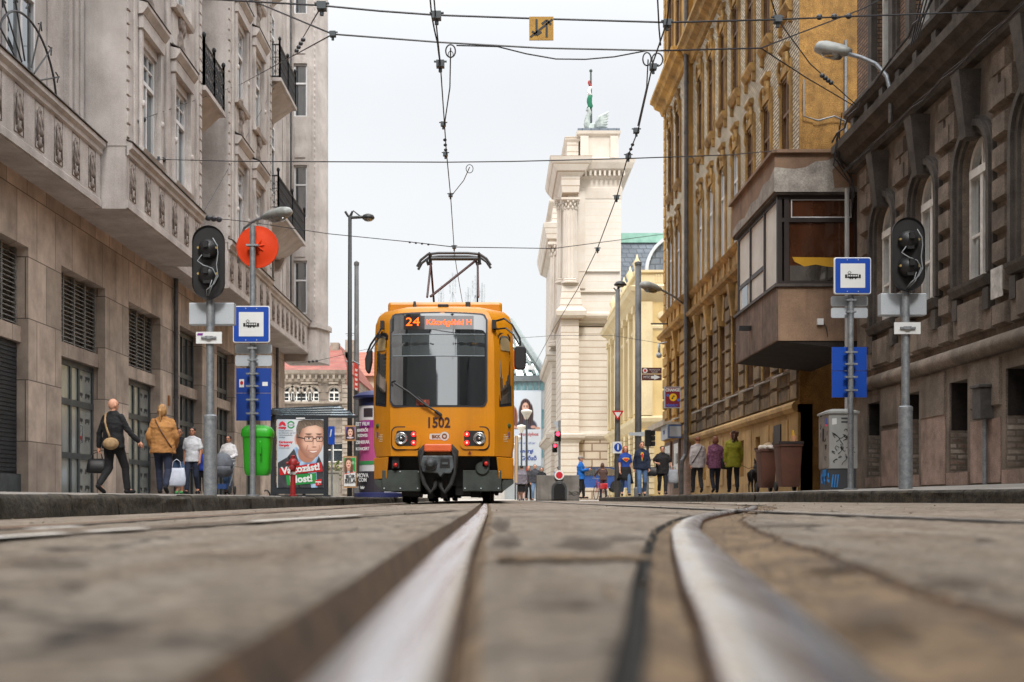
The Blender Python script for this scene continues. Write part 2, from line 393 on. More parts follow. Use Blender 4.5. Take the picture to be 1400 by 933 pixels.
# pavements
PAVE = mat('pavement_asphalt', lin(150,145,140), lin(122,117,111), .85, ns=1.2, bump=.4, bs=50, streak=.25, sc=lin(80,75,70))
def lp(X, Y): return .108+.1*min(1.15, max(0, (-3.1-X)/5.9))
def rp(X, Y):
    k = kerb_x(min(Y, 45)); return rk_top(Y)-.002+.13*max(0, min(1, (X-k-.1)/(7.6-k))) if X < 30 else .3
mb = MB(); g = [[(x, y, lp(x, y)) for x in (-3.15,-4.5,-6,-7.5,-9.4)] for y in (-12,0,8,16,24,32,40,50,60)]
for a, b in zip(g, g[1:]):
    for i in range(len(a)-1): mb.quad(a[i], a[i+1], b[i+1], b[i])
mb.box(-60,-9.4,56,60,.1,.2)
struct(mb.build('pavement', PAVE, smooth=True))
mb = MB(); g = [[(kerb_x(y)+.15+(9.5-kerb_x(y)-.15)*t, y, rp(kerb_x(y)+.15+(9.5-kerb_x(y)-.15)*t, y)) for t in (0,.2,.4,.6,.8,1)] for y in (8,10,12,13,14.5,16,17,20,24,30,37,45.3,46.3)]
for a, b in zip(g, g[1:]):
    for i in range(len(a)-1): mb.quad(a[i], a[i+1], b[i+1], b[i])
struct(mb.build('pavement', PAVE, smooth=True))
# rails
RAILM = D.materials.new('rail_steel'); RAILM.use_nodes = True
def railmat(m):
    nt = m.node_tree; b = nt.nodes['Principled BSDF']; L = nt.links
    co = coords(nt, (40, .6, 40)); f = ramp(nt, nz(nt, co, 1.5, 6), .3, .7)
    L.new(mix(nt, f, (.8,.8,.82,1), (.56,.56,.58,1)), b.inputs['Base Color']); b.inputs['Metallic'].default_value = 1
    rr = N(nt, 'ShaderNodeMapRange'); L.new(f, rr.inputs[0]); rr.inputs[3].default_value = .2; rr.inputs[4].default_value = .38; L.new(rr.outputs[0], b.inputs['Roughness'])
railmat(RAILM)
RUST = mat('rail_rust', lin(112,74,42), lin(64,42,28), .85, ns=14, bump=.5, bs=60, fine=.3)
def rail(fx, ya, yb, label, top=.004, w=.031, dome=.004, zf=lambda x, y: 0, sink=.03):
    mb = MB(); rings = []
    yy = [y for y in Ys if ya <= y <= yb]
    for Y in yy:
        X = fx(Y); z = top+zf(X, Y)
        rings.append([(X-w-.002, Y, z-sink), (X-w-.001, Y, z-.013), (X-w, Y, z-.007), (X-w*.86, Y, z-.002-dome*.4), (X-w*.5, Y, z-dome*.1), (X, Y, z), (X+w*.5, Y, z-dome*.1), (X+w*.86, Y, z-.002-dome*.4), (X+w, Y, z-.007), (X+w+.001, Y, z-.013), (X+w+.002, Y, z-sink)])
    m = len(rings[0])
    for i in range(len(rings)-1):
        for k in range(m-1):
            mb.cm = 1 if k in (0, m-2) else 0
            mb.quad(rings[i][k], rings[i][k+1], rings[i+1][k+1], rings[i+1][k])
    o = mb.build('tram_rail', [RAILM, RUST], smooth=True, fix=False); o.data.set_sharp_from_angle(angle=R(60))
    bmm = bmesh.new(); bmm.from_mesh(o.data); bmesh.ops.remove_doubles(bmm, verts=bmm.verts, dist=1e-5); bmm.to_mesh(o.data); bmm.free()
    return tag(o, label, 'rail')
rail(XA, -30, 60, 'straight polished rail running from the foreground under the right wheels of the tram', top=.002, dome=.003)
rail(XB, -30, 11.5, 'curved polished rail bending away to the right in the foreground', top=.012, w=.034, dome=.012, sink=.05)
XE = lambda Y: lerp(Y, [(-30,-1.5),(3,-1.56),(20,-1.632),(60,-1.632)])
XD = lambda Y: lerp(Y, [(-30,-1.3),(1,-1.2),(2.6,-1.1),(4.2,-.83),(5.8,-.53),(7.5,-.22),(9,-.19)])
XC = lambda Y: lerp(Y, [(-30,1.62),(3.5,1.62),(5,1.58),(20,1.2),(60,1.2)])
def flat_rail(fx, ya, yb, label, gw=.03, side=1, top=None):
    mb = MB(); yy = [y for y in Ys if ya <= y <= yb]
    for a, b in zip(yy, yy[1:]):
        for cm, l, r, dz in ((0,-.03,.03,.008), (1,.03*side,(.03+gw)*side,.005), (1,-.045*side,-.03*side,.006)):
            mb.cm = cm; q = []
            for Y, e in ((a,l),(a,r),(b,r),(b,l)): q.append((fx(Y)+e, Y, road_z(fx(Y), Y)+dz))
            mb.quad(*q)
    return tag(mb.build('tram_rail', [top or RAILM, mat('groove_black', (.016,.013,.011), rough=.9)]), label, 'rail')
flat_rail(XE, -10, 60, 'flush rail along the left kerb side under the left wheels of the tram', top=RUST)
flat_rail(XD, -10, 7.4, 'flush rail with painted white glints curving in from the left edge towards the straight rail', top=GROOVE)
flat_rail(XC, -10, 41, 'flush rail with a wide dark groove crossing on the right side of the road', .11, -1)
# a seam between paving slabs, loose stones and litter
mb = MB()
for i in range(24):
    t0, t1 = i/24, (i+1)/24
    P = lambda t: (.05+1.3*t, 7.0-.9*t+.12*math.sin(t*9))
    a, b = P(t0), P(t1)
    mb.quad((a[0],a[1],.006),(b[0],b[1],.006),(b[0],b[1]+.05+.02*math.sin(i),.006),(a[0],a[1]+.05+.02*math.sin(i-1),.006))
struct(mb.build('road_seam', mat('seam_tar', lin(44,34,28), rough=.85)))
def stain_mat(nm, c, op):
    m = D.materials.new(nm); m.use_nodes = True; nt = m.node_tree; b = nt.nodes['Principled BSDF']; b.inputs['Base Color'].default_value = c; b.inputs['Roughness'].default_value = .85
    a = N(nt, 'ShaderNodeAttribute', attribute_name='Cover'); n_ = ramp(nt, nz(nt, coords(nt), 22, 6, .7), .3, .6)
    q = N(nt, 'ShaderNodeMath', operation='MULTIPLY'); nt.links.new(a.outputs['Fac'], q.inputs[0]); nt.links.new(n_, q.inputs[1]); q2 = N(nt, 'ShaderNodeMath', operation='MULTIPLY'); nt.links.new(q.outputs[0], q2.inputs[0]); q2.inputs[1].default_value = op
    nt.links.new(q2.outputs[0], b.inputs['Alpha']); return m
STAIN = stain_mat('oil_stain', lin(66,56,48), .8); DUST = stain_mat('brown_dust', lin(120,103,84), .55)
def stain(x, y, rx, ry, m, sd):
    vs = []; fs = []; al = []
    for r, (k0, a) in enumerate(((0,1),(.35,1),(.7,.65),(1.0,.0))):
        for i in range(32):
            w = 2*PI*i/32; k = k0*(1+.45*noise.noise(Vector((math.cos(w)*1.6, math.sin(w)*1.6, sd))))
            X, Y_ = x+rx*k*math.cos(w), max(684.5, y+ry*k*math.sin(w)); Yd = CZ*F/(Y_-HY); vs.append(((X-VX)*Yd/F, Yd, .0045)); al.append(a)
        if r: fs += [((r-1)*32+i, (r-1)*32+(i+1)%32, r*32+(i+1)%32, r*32+i) for i in range(32)]
    me = D.meshes.new('road_stain'); me.from_pydata(vs, [], fs); ca = me.color_attributes.new('Cover', 'FLOAT_COLOR', 'POINT'); ca.data.foreach_set('color', [c for a in al for c in (a, a, a, 1)]); me.materials.append(m)
    o = D.objects.new('road_stain', me); COL.objects.link(o); struct(o)
for k, (x, y, rx, ry, m) in enumerate(((686,718,18,9,STAIN),(692,742,26,9,STAIN),(800,746,50,9,STAIN),(850,738,36,5,STAIN),(775,828,70,10,STAIN),(740,768,100,7,DUST),(1140,776,60,7,STAIN),(1345,743,18,5,STAIN),(1300,800,60,6,STAIN),(1200,850,80,20,STAIN),(420,752,12,4,STAIN),(100,806,22,9,STAIN),(300,760,90,6,DUST),(60,770,80,6,STAIN),(1080,720,60,3,STAIN),(1200,735,70,4,DUST))): stain(x, y, rx, ry, m, k*3.1)
mb = MB()
for i in range(14):
    t0, t1 = i/14, (i+1)/14; a, b = -.0+.2*t0, -.0+.2*t1
    mb.quad((a,1.46+.02*math.sin(i*2),.005),(b,1.46+.02*math.sin(i*2+2),.005),(b,1.58+.03*math.sin(i*1.3+1.3),.005),(a,1.58+.03*math.sin(i*1.3),.005))
struct(mb.build('road_seam', DIRT))
def blob(mb, c, r, fl=.6):
    s = MB().ell((0,0,0), 1, 1, 1, 6, 4)
    mb.add([(c[0]+v[0]*r*random.uniform(.7,1.2), c[1]+v[1]*r*random.uniform(.7,1.2), c[2]+v[2]*r*fl) for v in s.v], s.f)
mb = MB()
for i in range(700):
    Y = .9*(38/.9)**random.random(); X = random.uniform(-2.9, 3.9)
    if random.random() < .45: X = XB(Y)+random.choice((-.07, .1, .15, .2))+random.uniform(-.03, .03)
    elif random.random() < .3: X = -2.93+random.random()*.1
    if abs(X-XA(Y)) < .05 or abs(X-XB(Y)) < .045: continue
    z = road_z(X, Y)-(.008 if -.03 < X-XB(Y) < .14 else 0)
    blob(mb, (X, Y, z+.002), random.uniform(.0015, .005)*(1 if Y < 5 else 2))
o = mb.build('gravel', mat('loose_stones', lin(150,136,118), lin(96,84,72), .9, ns=30), smooth=True); tag(o, 'loose small stones and grit scattered over the road', 'gravel', kind='stuff')
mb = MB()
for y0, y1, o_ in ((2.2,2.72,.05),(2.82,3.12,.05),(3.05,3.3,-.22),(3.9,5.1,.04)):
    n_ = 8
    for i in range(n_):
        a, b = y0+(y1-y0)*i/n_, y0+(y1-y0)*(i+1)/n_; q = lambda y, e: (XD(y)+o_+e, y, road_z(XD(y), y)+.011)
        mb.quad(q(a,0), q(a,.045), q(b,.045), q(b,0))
struct(mb.build('marking_and_glint_strip', mat('painted_glint', lin(226,224,220), lin(190,186,178), .6, ns=10)))  # sky glints on the curving flush rail, painted as white strips
# sparse white dashed marking beside the right kerb
mb = MB()
for y0, y1, x in ((13,15.5,2.9),(18.5,26,3.2),(28,40,3.3)):
    mb.quad((x,y0,road_z(x,y0)+.004),(x+.12,y0,road_z(x+.12,y0)+.004),(x+.12,y1,road_z(x+.12,y1)+.004),(x,y1,road_z(x,y1)+.004))
struct(mb.build('marking_and_glint_strip', mat('worn_marking', lin(190,186,178), lin(150,142,130), .8, ns=8)))
# ------------------------------------------------------------------ stone building on the left side of the street
SLAB = mat('stone_slabs', lin(212,194,178), lin(164,148,136), .8, ns=1.5, bump=.2, bs=50, fine=.4, streak=.35, sc=lin(126,112,102), brick=(.95, 1.18, lin(104,94,86), .012, .26, .3))
PLAS = mat('grey_plaster', lin(212,206,202), lin(186,179,175), .88, ns=1.6, bump=.5, bs=45, fine=.45, streak=.36, sc=lin(116,107,103))
PLASD = mat('ornament_plaster', lin(188,176,168), lin(118,108,102), .88, ns=9, bump=.5, bs=60, fine=.4, streak=.5, sc=lin(78,70,66))
CAPM = mat('sheet_metal_flashing', lin(92,84,80), lin(66,60,57), .6, ns=4, metal=.2)
PVC = paint('white_window_paint', (.8,.81,.82), .4)
GLASSW = glass('window_glass', lin(70,80,86), .28, .03, lin(28,33,36))
GLASSC = glass('window_glass_curtain', lin(196,194,188), .16, .04, lin(104,106,104), 6)
DOORM = mat('door_grey_paint', lin(74,82,84), lin(56,64,66), .5, ns=3)
FILM = glass('filmed_glass', lin(158,164,160), .1, .15, lin(128,134,132))
LOUV = mat('louver_metal', lin(140,138,134), lin(104,102,99), .55, ns=5)
IRON = paint('wrought_iron', (.045,.046,.05), .55)
WCACHE = {}
def win_mesh(sgn, w, h, style='t', fw=.07, dep=.07):
    "frame and pane meshes of a window in a wall facing +-x (sgn) or -y (0); origin bottom middle"
    k = (sgn, w, h, style)
    if k in WCACHE: return WCACHE[k]
    T = (lambda u, v, d: (sgn*d, u, v)) if sgn else (lambda u, v, d: (u, -d, v))
    f = MB(); p = MB(); a = w/2
    if style == 'a':            # round arched: vertical sides up to springing
        sp = h-a
        f.tbox(T,-a,-a+fw,0,sp,0,dep); f.tbox(T,a-fw,a,0,sp,0,dep); f.tbox(T,-a+fw,a-fw,0,fw*1.3,0,dep); f.arch(T,0,sp,a-fw,a,0,dep,14)
        f.tbox(T,-a+fw,a-fw,sp-.08,sp+.05,0,dep*1.5); f.tbox(T,-.05,.05,fw*1.3,sp-.08,0,dep*1.2); f.tbox(T,-.025,.025,sp+.05,h-fw,0,dep)
        for s in (-1, 1): f.tbox(T, min(s*.05, s*(a-fw)), max(s*.05, s*(a-fw)), sp*.42, sp*.42+.045, .005, dep*.8)
        P = [T(-a+.02,.02,.012),T(a-.02,.02,.012)]+[T((a-.02)*math.cos(PI*i/14), sp+(a-.02)*math.sin(PI*i/14), .012) for i in range(15)]
        p.add(P, [tuple(range(len(P)))])
    else:
        f.tbox(T,-a,-a+fw,0,h,0,dep); f.tbox(T,a-fw,a,0,h,0,dep); f.tbox(T,-a+fw,a-fw,0,fw,0,dep); f.tbox(T,-a+fw,a-fw,h-fw,h,0,dep)
        if 't' in style:
            tz = h*.66; f.tbox(T,-a+fw,a-fw,tz,tz+.09,0,dep*1.25)
            f.tbox(T,-.045,.045,fw,tz,0,dep*1.1)
            for i in (1, 2): 
                x = -a+w*i/3; f.tbox(T,x-.018,x+.018,tz+.09,h-fw,0,dep*.8)
            f.tbox(T,-a+fw,a-fw,tz+(h-tz)*.55,tz+(h-tz)*.55+.035,.002,dep*.75)
        if 'm' in style:
            f.tbox(T,-.04,.04,fw,h-fw,0,dep*1.1); f.tbox(T,-a+fw,a-fw,h*.68,h*.68+.07,.003,dep*1.2)
        if 's' in style: f.tbox(T,-a+fw,a-fw,h*.62,h*.62+.07,0,dep)
        p.add([T(-a+.02,.02,.012),T(a-.02,.02,.012),T(a-.02,h-.02,.012),T(-a+.02,h-.02,.012)], [(0,1,2,3)])
    WCACHE[k] = (f, p, {}); return WCACHE[k]
def window(parent, loc, sgn, w, h, style='t', fm=None, gm=None, name='window', fw=.07):
    f, p, c = win_mesh(sgn, w, h, style, fw); fm = fm or PVC; gm = gm or GLASSW
    if ('f', fm.name) not in c: c['f', fm.name] = f.mesh('window_frame', fm)
    if ('p', gm.name) not in c: c['p', gm.name] = p.mesh('window_pane', gm)
    o = inst(name, c['f', fm.name], parent, loc); inst('pane', c['p', gm.name], o, loc); return o

lb = thing('stone_building', 'tall grey plaster building with stone slab ground floor and projecting bays on the left', 'building', (-9, 30, 0))
WX = -9.0; UX = -8.75; BX = -7.8; TOP = 25
TL = lambda X: (lambda u, v, d: (X+d, u, v))
# ground floor with openings
mb = MB(); holes = [(10.96+4.4*k, 10.96+4.4*k+2.7, .02, 4.9) for k in range(8)]
holes = [h if i < 5 else (h[0]+.2, h[1], .02, 5.0) for i, h in enumerate(holes)]
BEH = -8
facade(mb, TL(WX), BEH, 49.5, 0, 6.3, holes, .34)
mb.tbox(TL(WX-.34), BEH, 49.4, 0, 6.3, -.3, -.002)
for h in holes: mb.tbox(TL(WX), h[0]+.01, h[1]-.01, 3.08, 3.38, -.335, -.14)
mb.build('ground_wall', SLAB, lb)
for i, h in enumerate(holes):
    y0, y1 = h[0], h[1]; X = WX-.335; T = TL(X)
    # louvers above the door, or a tall glazed window
    if i < 5:
        m = MB()
        m.tbox(T, y0+.02, y1-.02, 3.4, 4.88, 0, .02)
        for k in range(15): 
            z = 3.48+k*.093; m.mould(T, y0+.05, y1-.05, [(.03,z),(.11,z-.045),(.11,z-.03),(.03,z+.02)])
        for k in range(5): u = y0+.05+(y1-y0-.1)*k/4; m.tbox(T, u-.025, u+.025, 3.4, 4.88, .02, .12)
        m.build('louver_grille', LOUV, lb)
        if i == 2:
            m = MB(); m.tbox(T, y0+.03, y1-.03, .55, 3.06, .05, .12); 
            for k in range(30): m.tbox(T, y0+.06, y1-.06, .6+k*.081, .6+k*.081+.06, .12, .135)
            m.build('roller_shutter', mat('shutter_slats', lin(44,50,56), lin(30,34,38), .6, ns=4), lb)
            MB().tbox(T, y0+.02, y1-.02, .02, .55, .03, .2).build('plinth_panel', DOORM, lb)
        else:
            m = MB(); zs = 3.07
            m.tbox(T, y0+.02, y1-.02, .05, .2, .02, .075); m.tbox(T, y0+.02, y1-.02, zs-.12, zs, .02, .075); m.tbox(T, y0+.02, y1-.02, 2.1, 2.24, .021, .08); m.tbox(T, y0+.02, y1-.02, .95, 1.08, .021, .08)
            for u in (y0+.06, y0+1.25, y1-.95, y1-.08): m.tbox(T, u-.05, u+.05, .2, zs-.12, .022, .077)
            for u in (y0+.25, y0+.7): m.tbox(T, u-.03, u+.03, 1.08, 2.1, .022, .07)
            d = m.build('door', DOORM, lb)
            MB().tbox(T, y0+.04, y1-.04, .1, zs-.02, .03, .045).build('pane', FILM, d)
            if i > 2:
                for zz in (2.8, 2.42, 1.85, 1.45, .72, .35):
                    for uu in (y0+.5, y0+1.9, y0+2.35):
                        text('film_lettering', 'gmp', .17, RED if (zz, uu) in ((2.8, y0+.5),(.72,y0+.5),(1.45,y0+1.9)) else DKGREY, d, (X+.05, uu, zz), rz=PI/2)
            m = MB().tube([(X+.13, y1-1.05, 1.3),(X+.19, y1-1.05, 1.32),(X+.19, y1-1.05, 1.68),(X+.13, y1-1.05, 1.7)], .014); m.build('handle', STEEL, d)
    else:
        m = MB()
        for z in (.15, 1.05, 2.3, 3.7, 4.9): m.tbox(T, y0+.02, y1-.02, z-.07, z+.07, .02, .08)
        for k in range(5): u = y0+.06+(y1-y0-.12)*k/4; m.tbox(T, u-.04, u+.04, .1, 4.95, .022, .078)
        d = m.build('tall_window', DOORM, lb); MB().tbox(T, y0+.03, y1-.03, .05, 4.96, .03, .045).build('pane', GLASSW, d)
# upper walls
mb = MB(); mb.box(UX-1, UX, BEH, 50, 6.3, TOP); mb.build('upper_wall', PLAS, lb)
bays = [(11.8, 18.0), (24.6, 30.8), (33.9, 40.3)]
STO = [7.72, 11.95, 16.2, 20.4]
relief = MB()
T0 = TL(0)
for a, b, c, d in ((-.21,-.19,-.43,.43),(.19,.21,-.43,.43),(-.19,.19,.41,.43),(-.19,.19,-.43,-.41)): relief.tbox(T0, a, b, c, d, -.01, .012)
relief.lathe([(.02,-.4),(.1,-.36),(.05,-.28),(.06,-.2)], (0,0,0), 8); relief.ell((0,-.07,-.08), .045,.07,.1, 8, 6); relief.ell((0,.07,-.08), .045,.07,.1, 8, 6); relief.ell((0,0,.06), .05,.08,.12, 8, 6)
relief.ell((0,-.09,.2), .04,.05,.08, 8, 6); relief.ell((0,.09,.2), .04,.05,.08, 8, 6); relief.tube([(0.02,-.12,-.3),(.03,-.14,0),(.02,-.06,.3)], .02); relief.tube([(0.02,.12,-.3),(.03,.14,0),(.02,.06,.3)], .02); relief.ell((0,0,.3),.03,.06,.06,8,6)
for (v) in (0,): relief.v = [(max(x,-.02)*.8, y, z) for x, y, z in relief.v]
RM = relief.mesh('relief_panel', PLASD, smooth=True)
fig = MB()
fig.ell((0,0,.62),.1,.13,.14,10,8); fig.ell((0,0,.25),.12,.2,.3,10,8); fig.ell((0,-.18,.3),.1,.08,.26,8,6); fig.ell((0,.2,.2),.1,.08,.24,8,6); fig.ell((0,-.05,-.25),.1,.17,.4,10,8); fig.ell((0,.2,-.35),.08,.12,.2,8,6); fig.ell((0,-.24,-.3),.07,.1,.26,8,6)
fig.tube([(.05,-.3,-.6),(.1,-.1,-.5),(.08,.15,-.62),(.05,.3,-.5)],.05); fig.ell((0,.28,.5),.06,.07,.1,8,6); fig.ell((0,-.3,.55),.06,.06,.12,8,6)
FM = fig.mesh('figure_relief', PLASD, smooth=True)
def band(y0, y1, x, parent):
    m = MB(); T = TL(x)
    y0 += .013; y1 -= .013; m.box(WX-.02, x, y0, y1, 6.18, 7.5)
    m.mould(T, y0-.0, y1+.0, [(-.02,7.28),(.05,7.32),(.05,7.4),(.12,7.46),(.12,7.56),(-.02,7.62)])
    m.mould(T, y0-.004, y1+.004, [(-.01,6.2),(.03,6.2),(.03,6.34),(-.01,6.38)])
    o = m.build('bay_band', PLAS, parent)
    MB().mould(T, y0-.02, y1+.02, [(.0,7.62),(.15,7.565),(.15,7.585),(.0,7.645)]).build('flashing', CAPM, o)
    return o
for bi, (y0, y1) in enumerate(bays):
    T = TL(BX); m = MB(); holes = []
    for z in STO:
        for (a, b) in ((.95, 2.2), (3.55, 4.8)): holes.append((y0+a, y0+b, z, z+2.35))
    facade(m, T, y0, y1, 7.5, TOP, holes, .3)
    m.quad((UX,y0,7.5),(BX,y0,7.5),(BX,y0,TOP),(UX,y0,TOP)); m.quad((UX,y1,7.5),(BX,y1,7.5),(BX,y1,TOP),(UX,y1,TOP))
    m.quad(*[T(u, v, -.3) for u, v in ((y0,7.5),(y1,7.5),(y1,TOP),(y0,TOP))])
    # toothed quoin strip at the corner
    for k in range(58): m.tbox(T, y0+.02, y0+.16+.06*(k % 2), 7.7+k*.3, 7.7+k*.3+.24, -.01, .035)
    for k in range(58): m.tbox(T, y1-.2, y1-.03, 7.7+k*.3, 7.7+k*.3+.24, -.01, .035)
    for h in holes:
        a, b, c, d = h
        for u in (a-.16, b+.04): m.tbox(T, u, u+.12, c-.1, d+.22, -.01, .09)
        m.tbox(T, a-.2, b+.2, d+.22, d+.5, -.01, .13)
        m.mould(T, a-.25, b+.25, [(0,d+.5),(.14,d+.52),(.24,d+.66),(.24,d+.74),(0,d+.8)])
        m.mould(T, a-.2, b+.2, [(0,c-.12),(.12,c-.12),(.16,c-.03),(0,c+.01)])
        m.tbox(T, a-.1, b+.1, d+.95, d+1.75, -.05, .02)
        m.ell(T(a-.1, c+.95, .1), .05, .05, .08, 8, 6); m.ell(T(b+.1, c+.95, .1), .05, .05, .08, 8, 6)
    m.tbox(T, y0+.45, y0+.62, 7.6, TOP, -.01, .05); m.tbox(T, y1-.62, y1-.45, 7.6, TOP, -.01, .05); m.tbox(T, y0+2.78, y0+2.98, 7.6, TOP, -.01, .06)
    bo = m.build('bay', PLAS, lb)
    for h in holes: MB().mould(T, h[0]-.27, h[1]+.27, [(0,h[3]+.86),(.26,h[3]+.745),(.26,h[3]+.765),(0,h[3]+.88)]).build('flashing', CAPM, bo)
    for h in holes:
        window(lb, (BX-.13, (h[0]+h[1])/2, h[2]), 1, 1.25, 2.35, 't', gm=GLASSC if random.random() < .5 else GLASSW)
        if y0 > 20: inst('figure_relief', FM, bo, (BX, (h[0]+h[1])/2, h[3]+1.4))
    bb = band(y0, y1, BX, lb)
    for k in range(6): inst('relief_panel', RM, bb, (BX, y0+.42+1.08*k, 6.86))
# balconies between the bays at first floor level
for y0, y1 in ((18.0, 24.6), (40.3, 49.5)):
    bb = band(y0, y1, -8.34 if y0 < 20 else -8.0, lb)
    n = 7 if y0 < 20 else 9
    for k in range(n): inst('relief_panel', RM, bb, (-8.34 if y0 < 20 else -8.0, y0+.55+.92*k, 6.86))
band(30.8, 33.9, -8.5, lb)
# recessed wall between bays: windows and pilaster strips
for y0, y1 in ((18.0, 24.6), (40.3, 49.5)):
    for z in STO:
        for u in (y0+1.3, (y0+y1)/2):
            f = window(lb, (UX+.01, u, z-.1), 1, 1.3, 2.6, 't')
    m = MB(); T = TL(UX)
    for u in (y1-.25, y1-.55, y1-.9): m.tbox(T, u-.1, u+.08, 7.6, TOP, 0, .12)
    for u in (y1-1.6,): 
        m.tbox(T, u-.3, u+.3, 7.6, TOP, 0, .03)
    m.build('pilaster', PLAS, lb)
# spiked iron fan screen on the balcony
m = MB(); c = Vector((-8.42, 21.0, 7.55))
arc = [(c.x, c.y+1.35*math.sin(t), c.z+1.15*math.cos(t)) for t in [i*PI/2/12 for i in range(-12, 13)]]
m.tube(arc, .022, 6)
for i in range(9):
    t = -PI/2*.94+i*PI/2*.235
    d = Vector((0, math.sin(t)*1.17, math.cos(t))); m.tube([c+d*.35, c+d*1.42], .016, 5)
    tip = c+d*1.42; s = Vector((0, d.z, -d.y)).normalized()
    m.tube([tip-d*.13-s*.09, tip-d*.03, tip-d*.13+s*.09], .014, 5)
m.build('spiked_screen', IRON, lb)
# iron balcony railings
def railing(m, pts, z0, z1, step=.14):
    for a, b in zip(pts, pts[1:]):
        a = Vector(a); b = Vector(b); L = (b-a).length; n = max(2, int(L/step))
        for z, r in ((z0+.06,.02),(z1,.03),(z0+.62*(z1-z0),.015)): m.tube([a+Vector((0,0,z)), b+Vector((0,0,z))], r, 5)
        for i in range(n+1):
            p = a.lerp(b, i/n); m.tube([p+Vector((0,0,z0)), p+Vector((0,0,z1))], .014, 4)
            if i < n:
                q = a.lerp(b, (i+.5)/n)
                for k in range(3): 
                    zz = z0+(z1-z0)*(.2+.28*k); w = (b-a).normalized()*.055
                    m.tube([q+w+Vector((0,0,zz)), q+Vector((0,0,zz+.1)), q-w+Vector((0,0,zz)), q+Vector((0,0,zz-.1)), q+w+Vector((0,0,zz))], .012, 4)
        for p in (a, b): m.box(p.x-.03, p.x+.03, p.y-.03, p.y+.03, z0, z1+.16); m.ell((p.x, p.y, z1+.2), .06, .06, .08, 8, 6)
def balcony(y0, y1, z, x):
    m = MB(); m.box(UX-.1, x, y0, y1, z-.12, z); m.py_([(UX,z-.75),(UX+.25,z-.75),(x-.12,z-.12),(UX,z-.12)], y0+.15, y1-.1)
    for u in (y0+.4, y1-.5): m.py_([(UX,z-1.2),(UX+.25,z-1.15),(UX+.45,z-.7),(UX,z-.6)], u, u+.25)
    o = m.build('balcony', PLAS, lb)
    m = MB(); railing(m, [(UX,y0+.05,0),(x-.06,y0+.05,0),(x-.06,(y0+y1)/2,0),(x-.06,y1-.05,0),(UX,y1-.05,0)], z, z+1.15); m.build('railing', IRON, o)
balcony(40.6, 46.2, 10.15, -7.55); balcony(40.6, 43.8, 14.7, -7.5); balcony(40.6, 43.8, 19.1, -7.5)
balcony(30.9, 33.2, 11.0, -7.7)
# corner block at the far end: face towards the street end, band and chamfer
m = MB(); TX = -7.36; TY = 49.5
Tf = lambda u, v, d: (u, TY-d, v)
fh = [(-8.62, -8.05, z, z+2.25) for z in (7.9, 11.95, 16.25, 20.6)]
facade(m, Tf, -9, TX-.35, 5.9, TOP, fh, .2)
m.quad((-9,TY+.2,5.9),(TX-.35,TY+.2,5.9),(TX-.35,TY+.2,TOP),(-9,TY+.2,TOP))
m.pz_([(-9,TY+.21),(TX-.35,TY+.21),(TX-.35,TY),(TX,TY+.95),(TX,50.9),(-9,50.9)], 5.9, TOP)
m.pz_([(-9.02,TY-.1),(TX-.3,TY-.1),(TX+.06,TY+.95),(TX+.06,50.95),(-9.02,50.95)], 5.87, 7.3)
m.pz_([(-9.02,TY-.2),(TX-.25,TY-.2),(TX+.15,TY+.95),(TX+.15,51.0),(-9.02,51.0)], 7.3, 7.5)
for u in (-8.9, -8.72, -7.95, -7.8): m.tbox(Tf, u, u+.07, 7.5, TOP, 0, .05)
for k in range(70): m.ell((TX-.38, TY-.02, 7.6+k*.25), .05, .05, .1, 6, 4)
for z in (10.3, 14.5, 18.9): m.tbox(Tf, -8.55, -8.12, z, z+1.3, 0, .04)
m.box(-14,-9.05,TY-.05,TY+.2,0,6.1); m.box(-14,-11.4,TY+.2,56,0,6.1)
m.build('corner_tower', PLAS, lb)
for h in fh: window(lb, ((h[0]+h[1])/2, TY+.19, h[2]), 0, .57, 2.25, 's')
m = MB()
Tc = lambda u, v, d: (TX-.35+.3*u+d*.95, TY+.95*u-d*.3, v)
for z in (7.9, 11.95, 16.25, 20.6): m.tbox(Tc, .42, .62, z, z+2.1, .004, .02)
m.build('slit_window', paint('slit_dark', lin(84,78,76)), lb)
# downpipes
for x, y, z0, z1 in ((WX+.09, 32.45, .15, 6.18), (UX+.1, 48.9, 7.6, TOP), (WX+.1, 47.3, .15, 6.2)):
    m = MB().tube([(x,y,z0),(x,y,z1)], .065, 10)
    for k in range(int((z1-z0)/1.8)): m.lathe([(.075,0),(.075,.06)], (x,y,z0+.9+1.8*k), 10)
    m.build('downpipe', mat('zinc_pipe', lin(104,104,106), lin(78,78,80), .5, metal=.5, ns=6), lb)
MB().box(WX, WX+.03, 31.95, 32.1, 2.62, 2.9).build('house_plaque', paint('ochre_sign', lin(170,110,60)), lb)
# the same street side carries on behind the camera
# ------------------------------------------------------------------ dark stucco house on the right
DSTUC = mat('dark_stucco', lin(146,131,117), lin(104,94,84), .9, ns=2.2, bump=.5, bs=35, fine=.45, streak=.55, sc=lin(62,54,48))
DTRIM = mat('sooty_trim', lin(104,96,89), lin(74,68,63), .9, ns=3, bump=.5, bs=40, fine=.4, streak=.55, sc=lin(42,38,35))
DPLINTH = mat('plinth_render', lin(152,137,123), lin(106,97,88), .9, ns=1.8, bump=.5, bs=30, fine=.5, streak=.85, sc=lin(80,68,56))
PINKP = mat('pink_plinth_patch', lin(188,160,146), lin(138,118,106), .9, ns=3, bump=.4, bs=30, fine=.4, streak=.6, sc=lin(96,80,68))
BRICKD = mat('sooty_brick', lin(150,118,92), lin(108,86,70), .9, ns=1.5, bump=.2, bs=40, streak=.4, sc=lin(70,58,50), brick=(.27, .075, lin(62,52,46), .013, .22, .9))
HOLE = mat('cellar_dark', lin(50,43,39), lin(26,23,21), .95, ns=4, bump=.4)
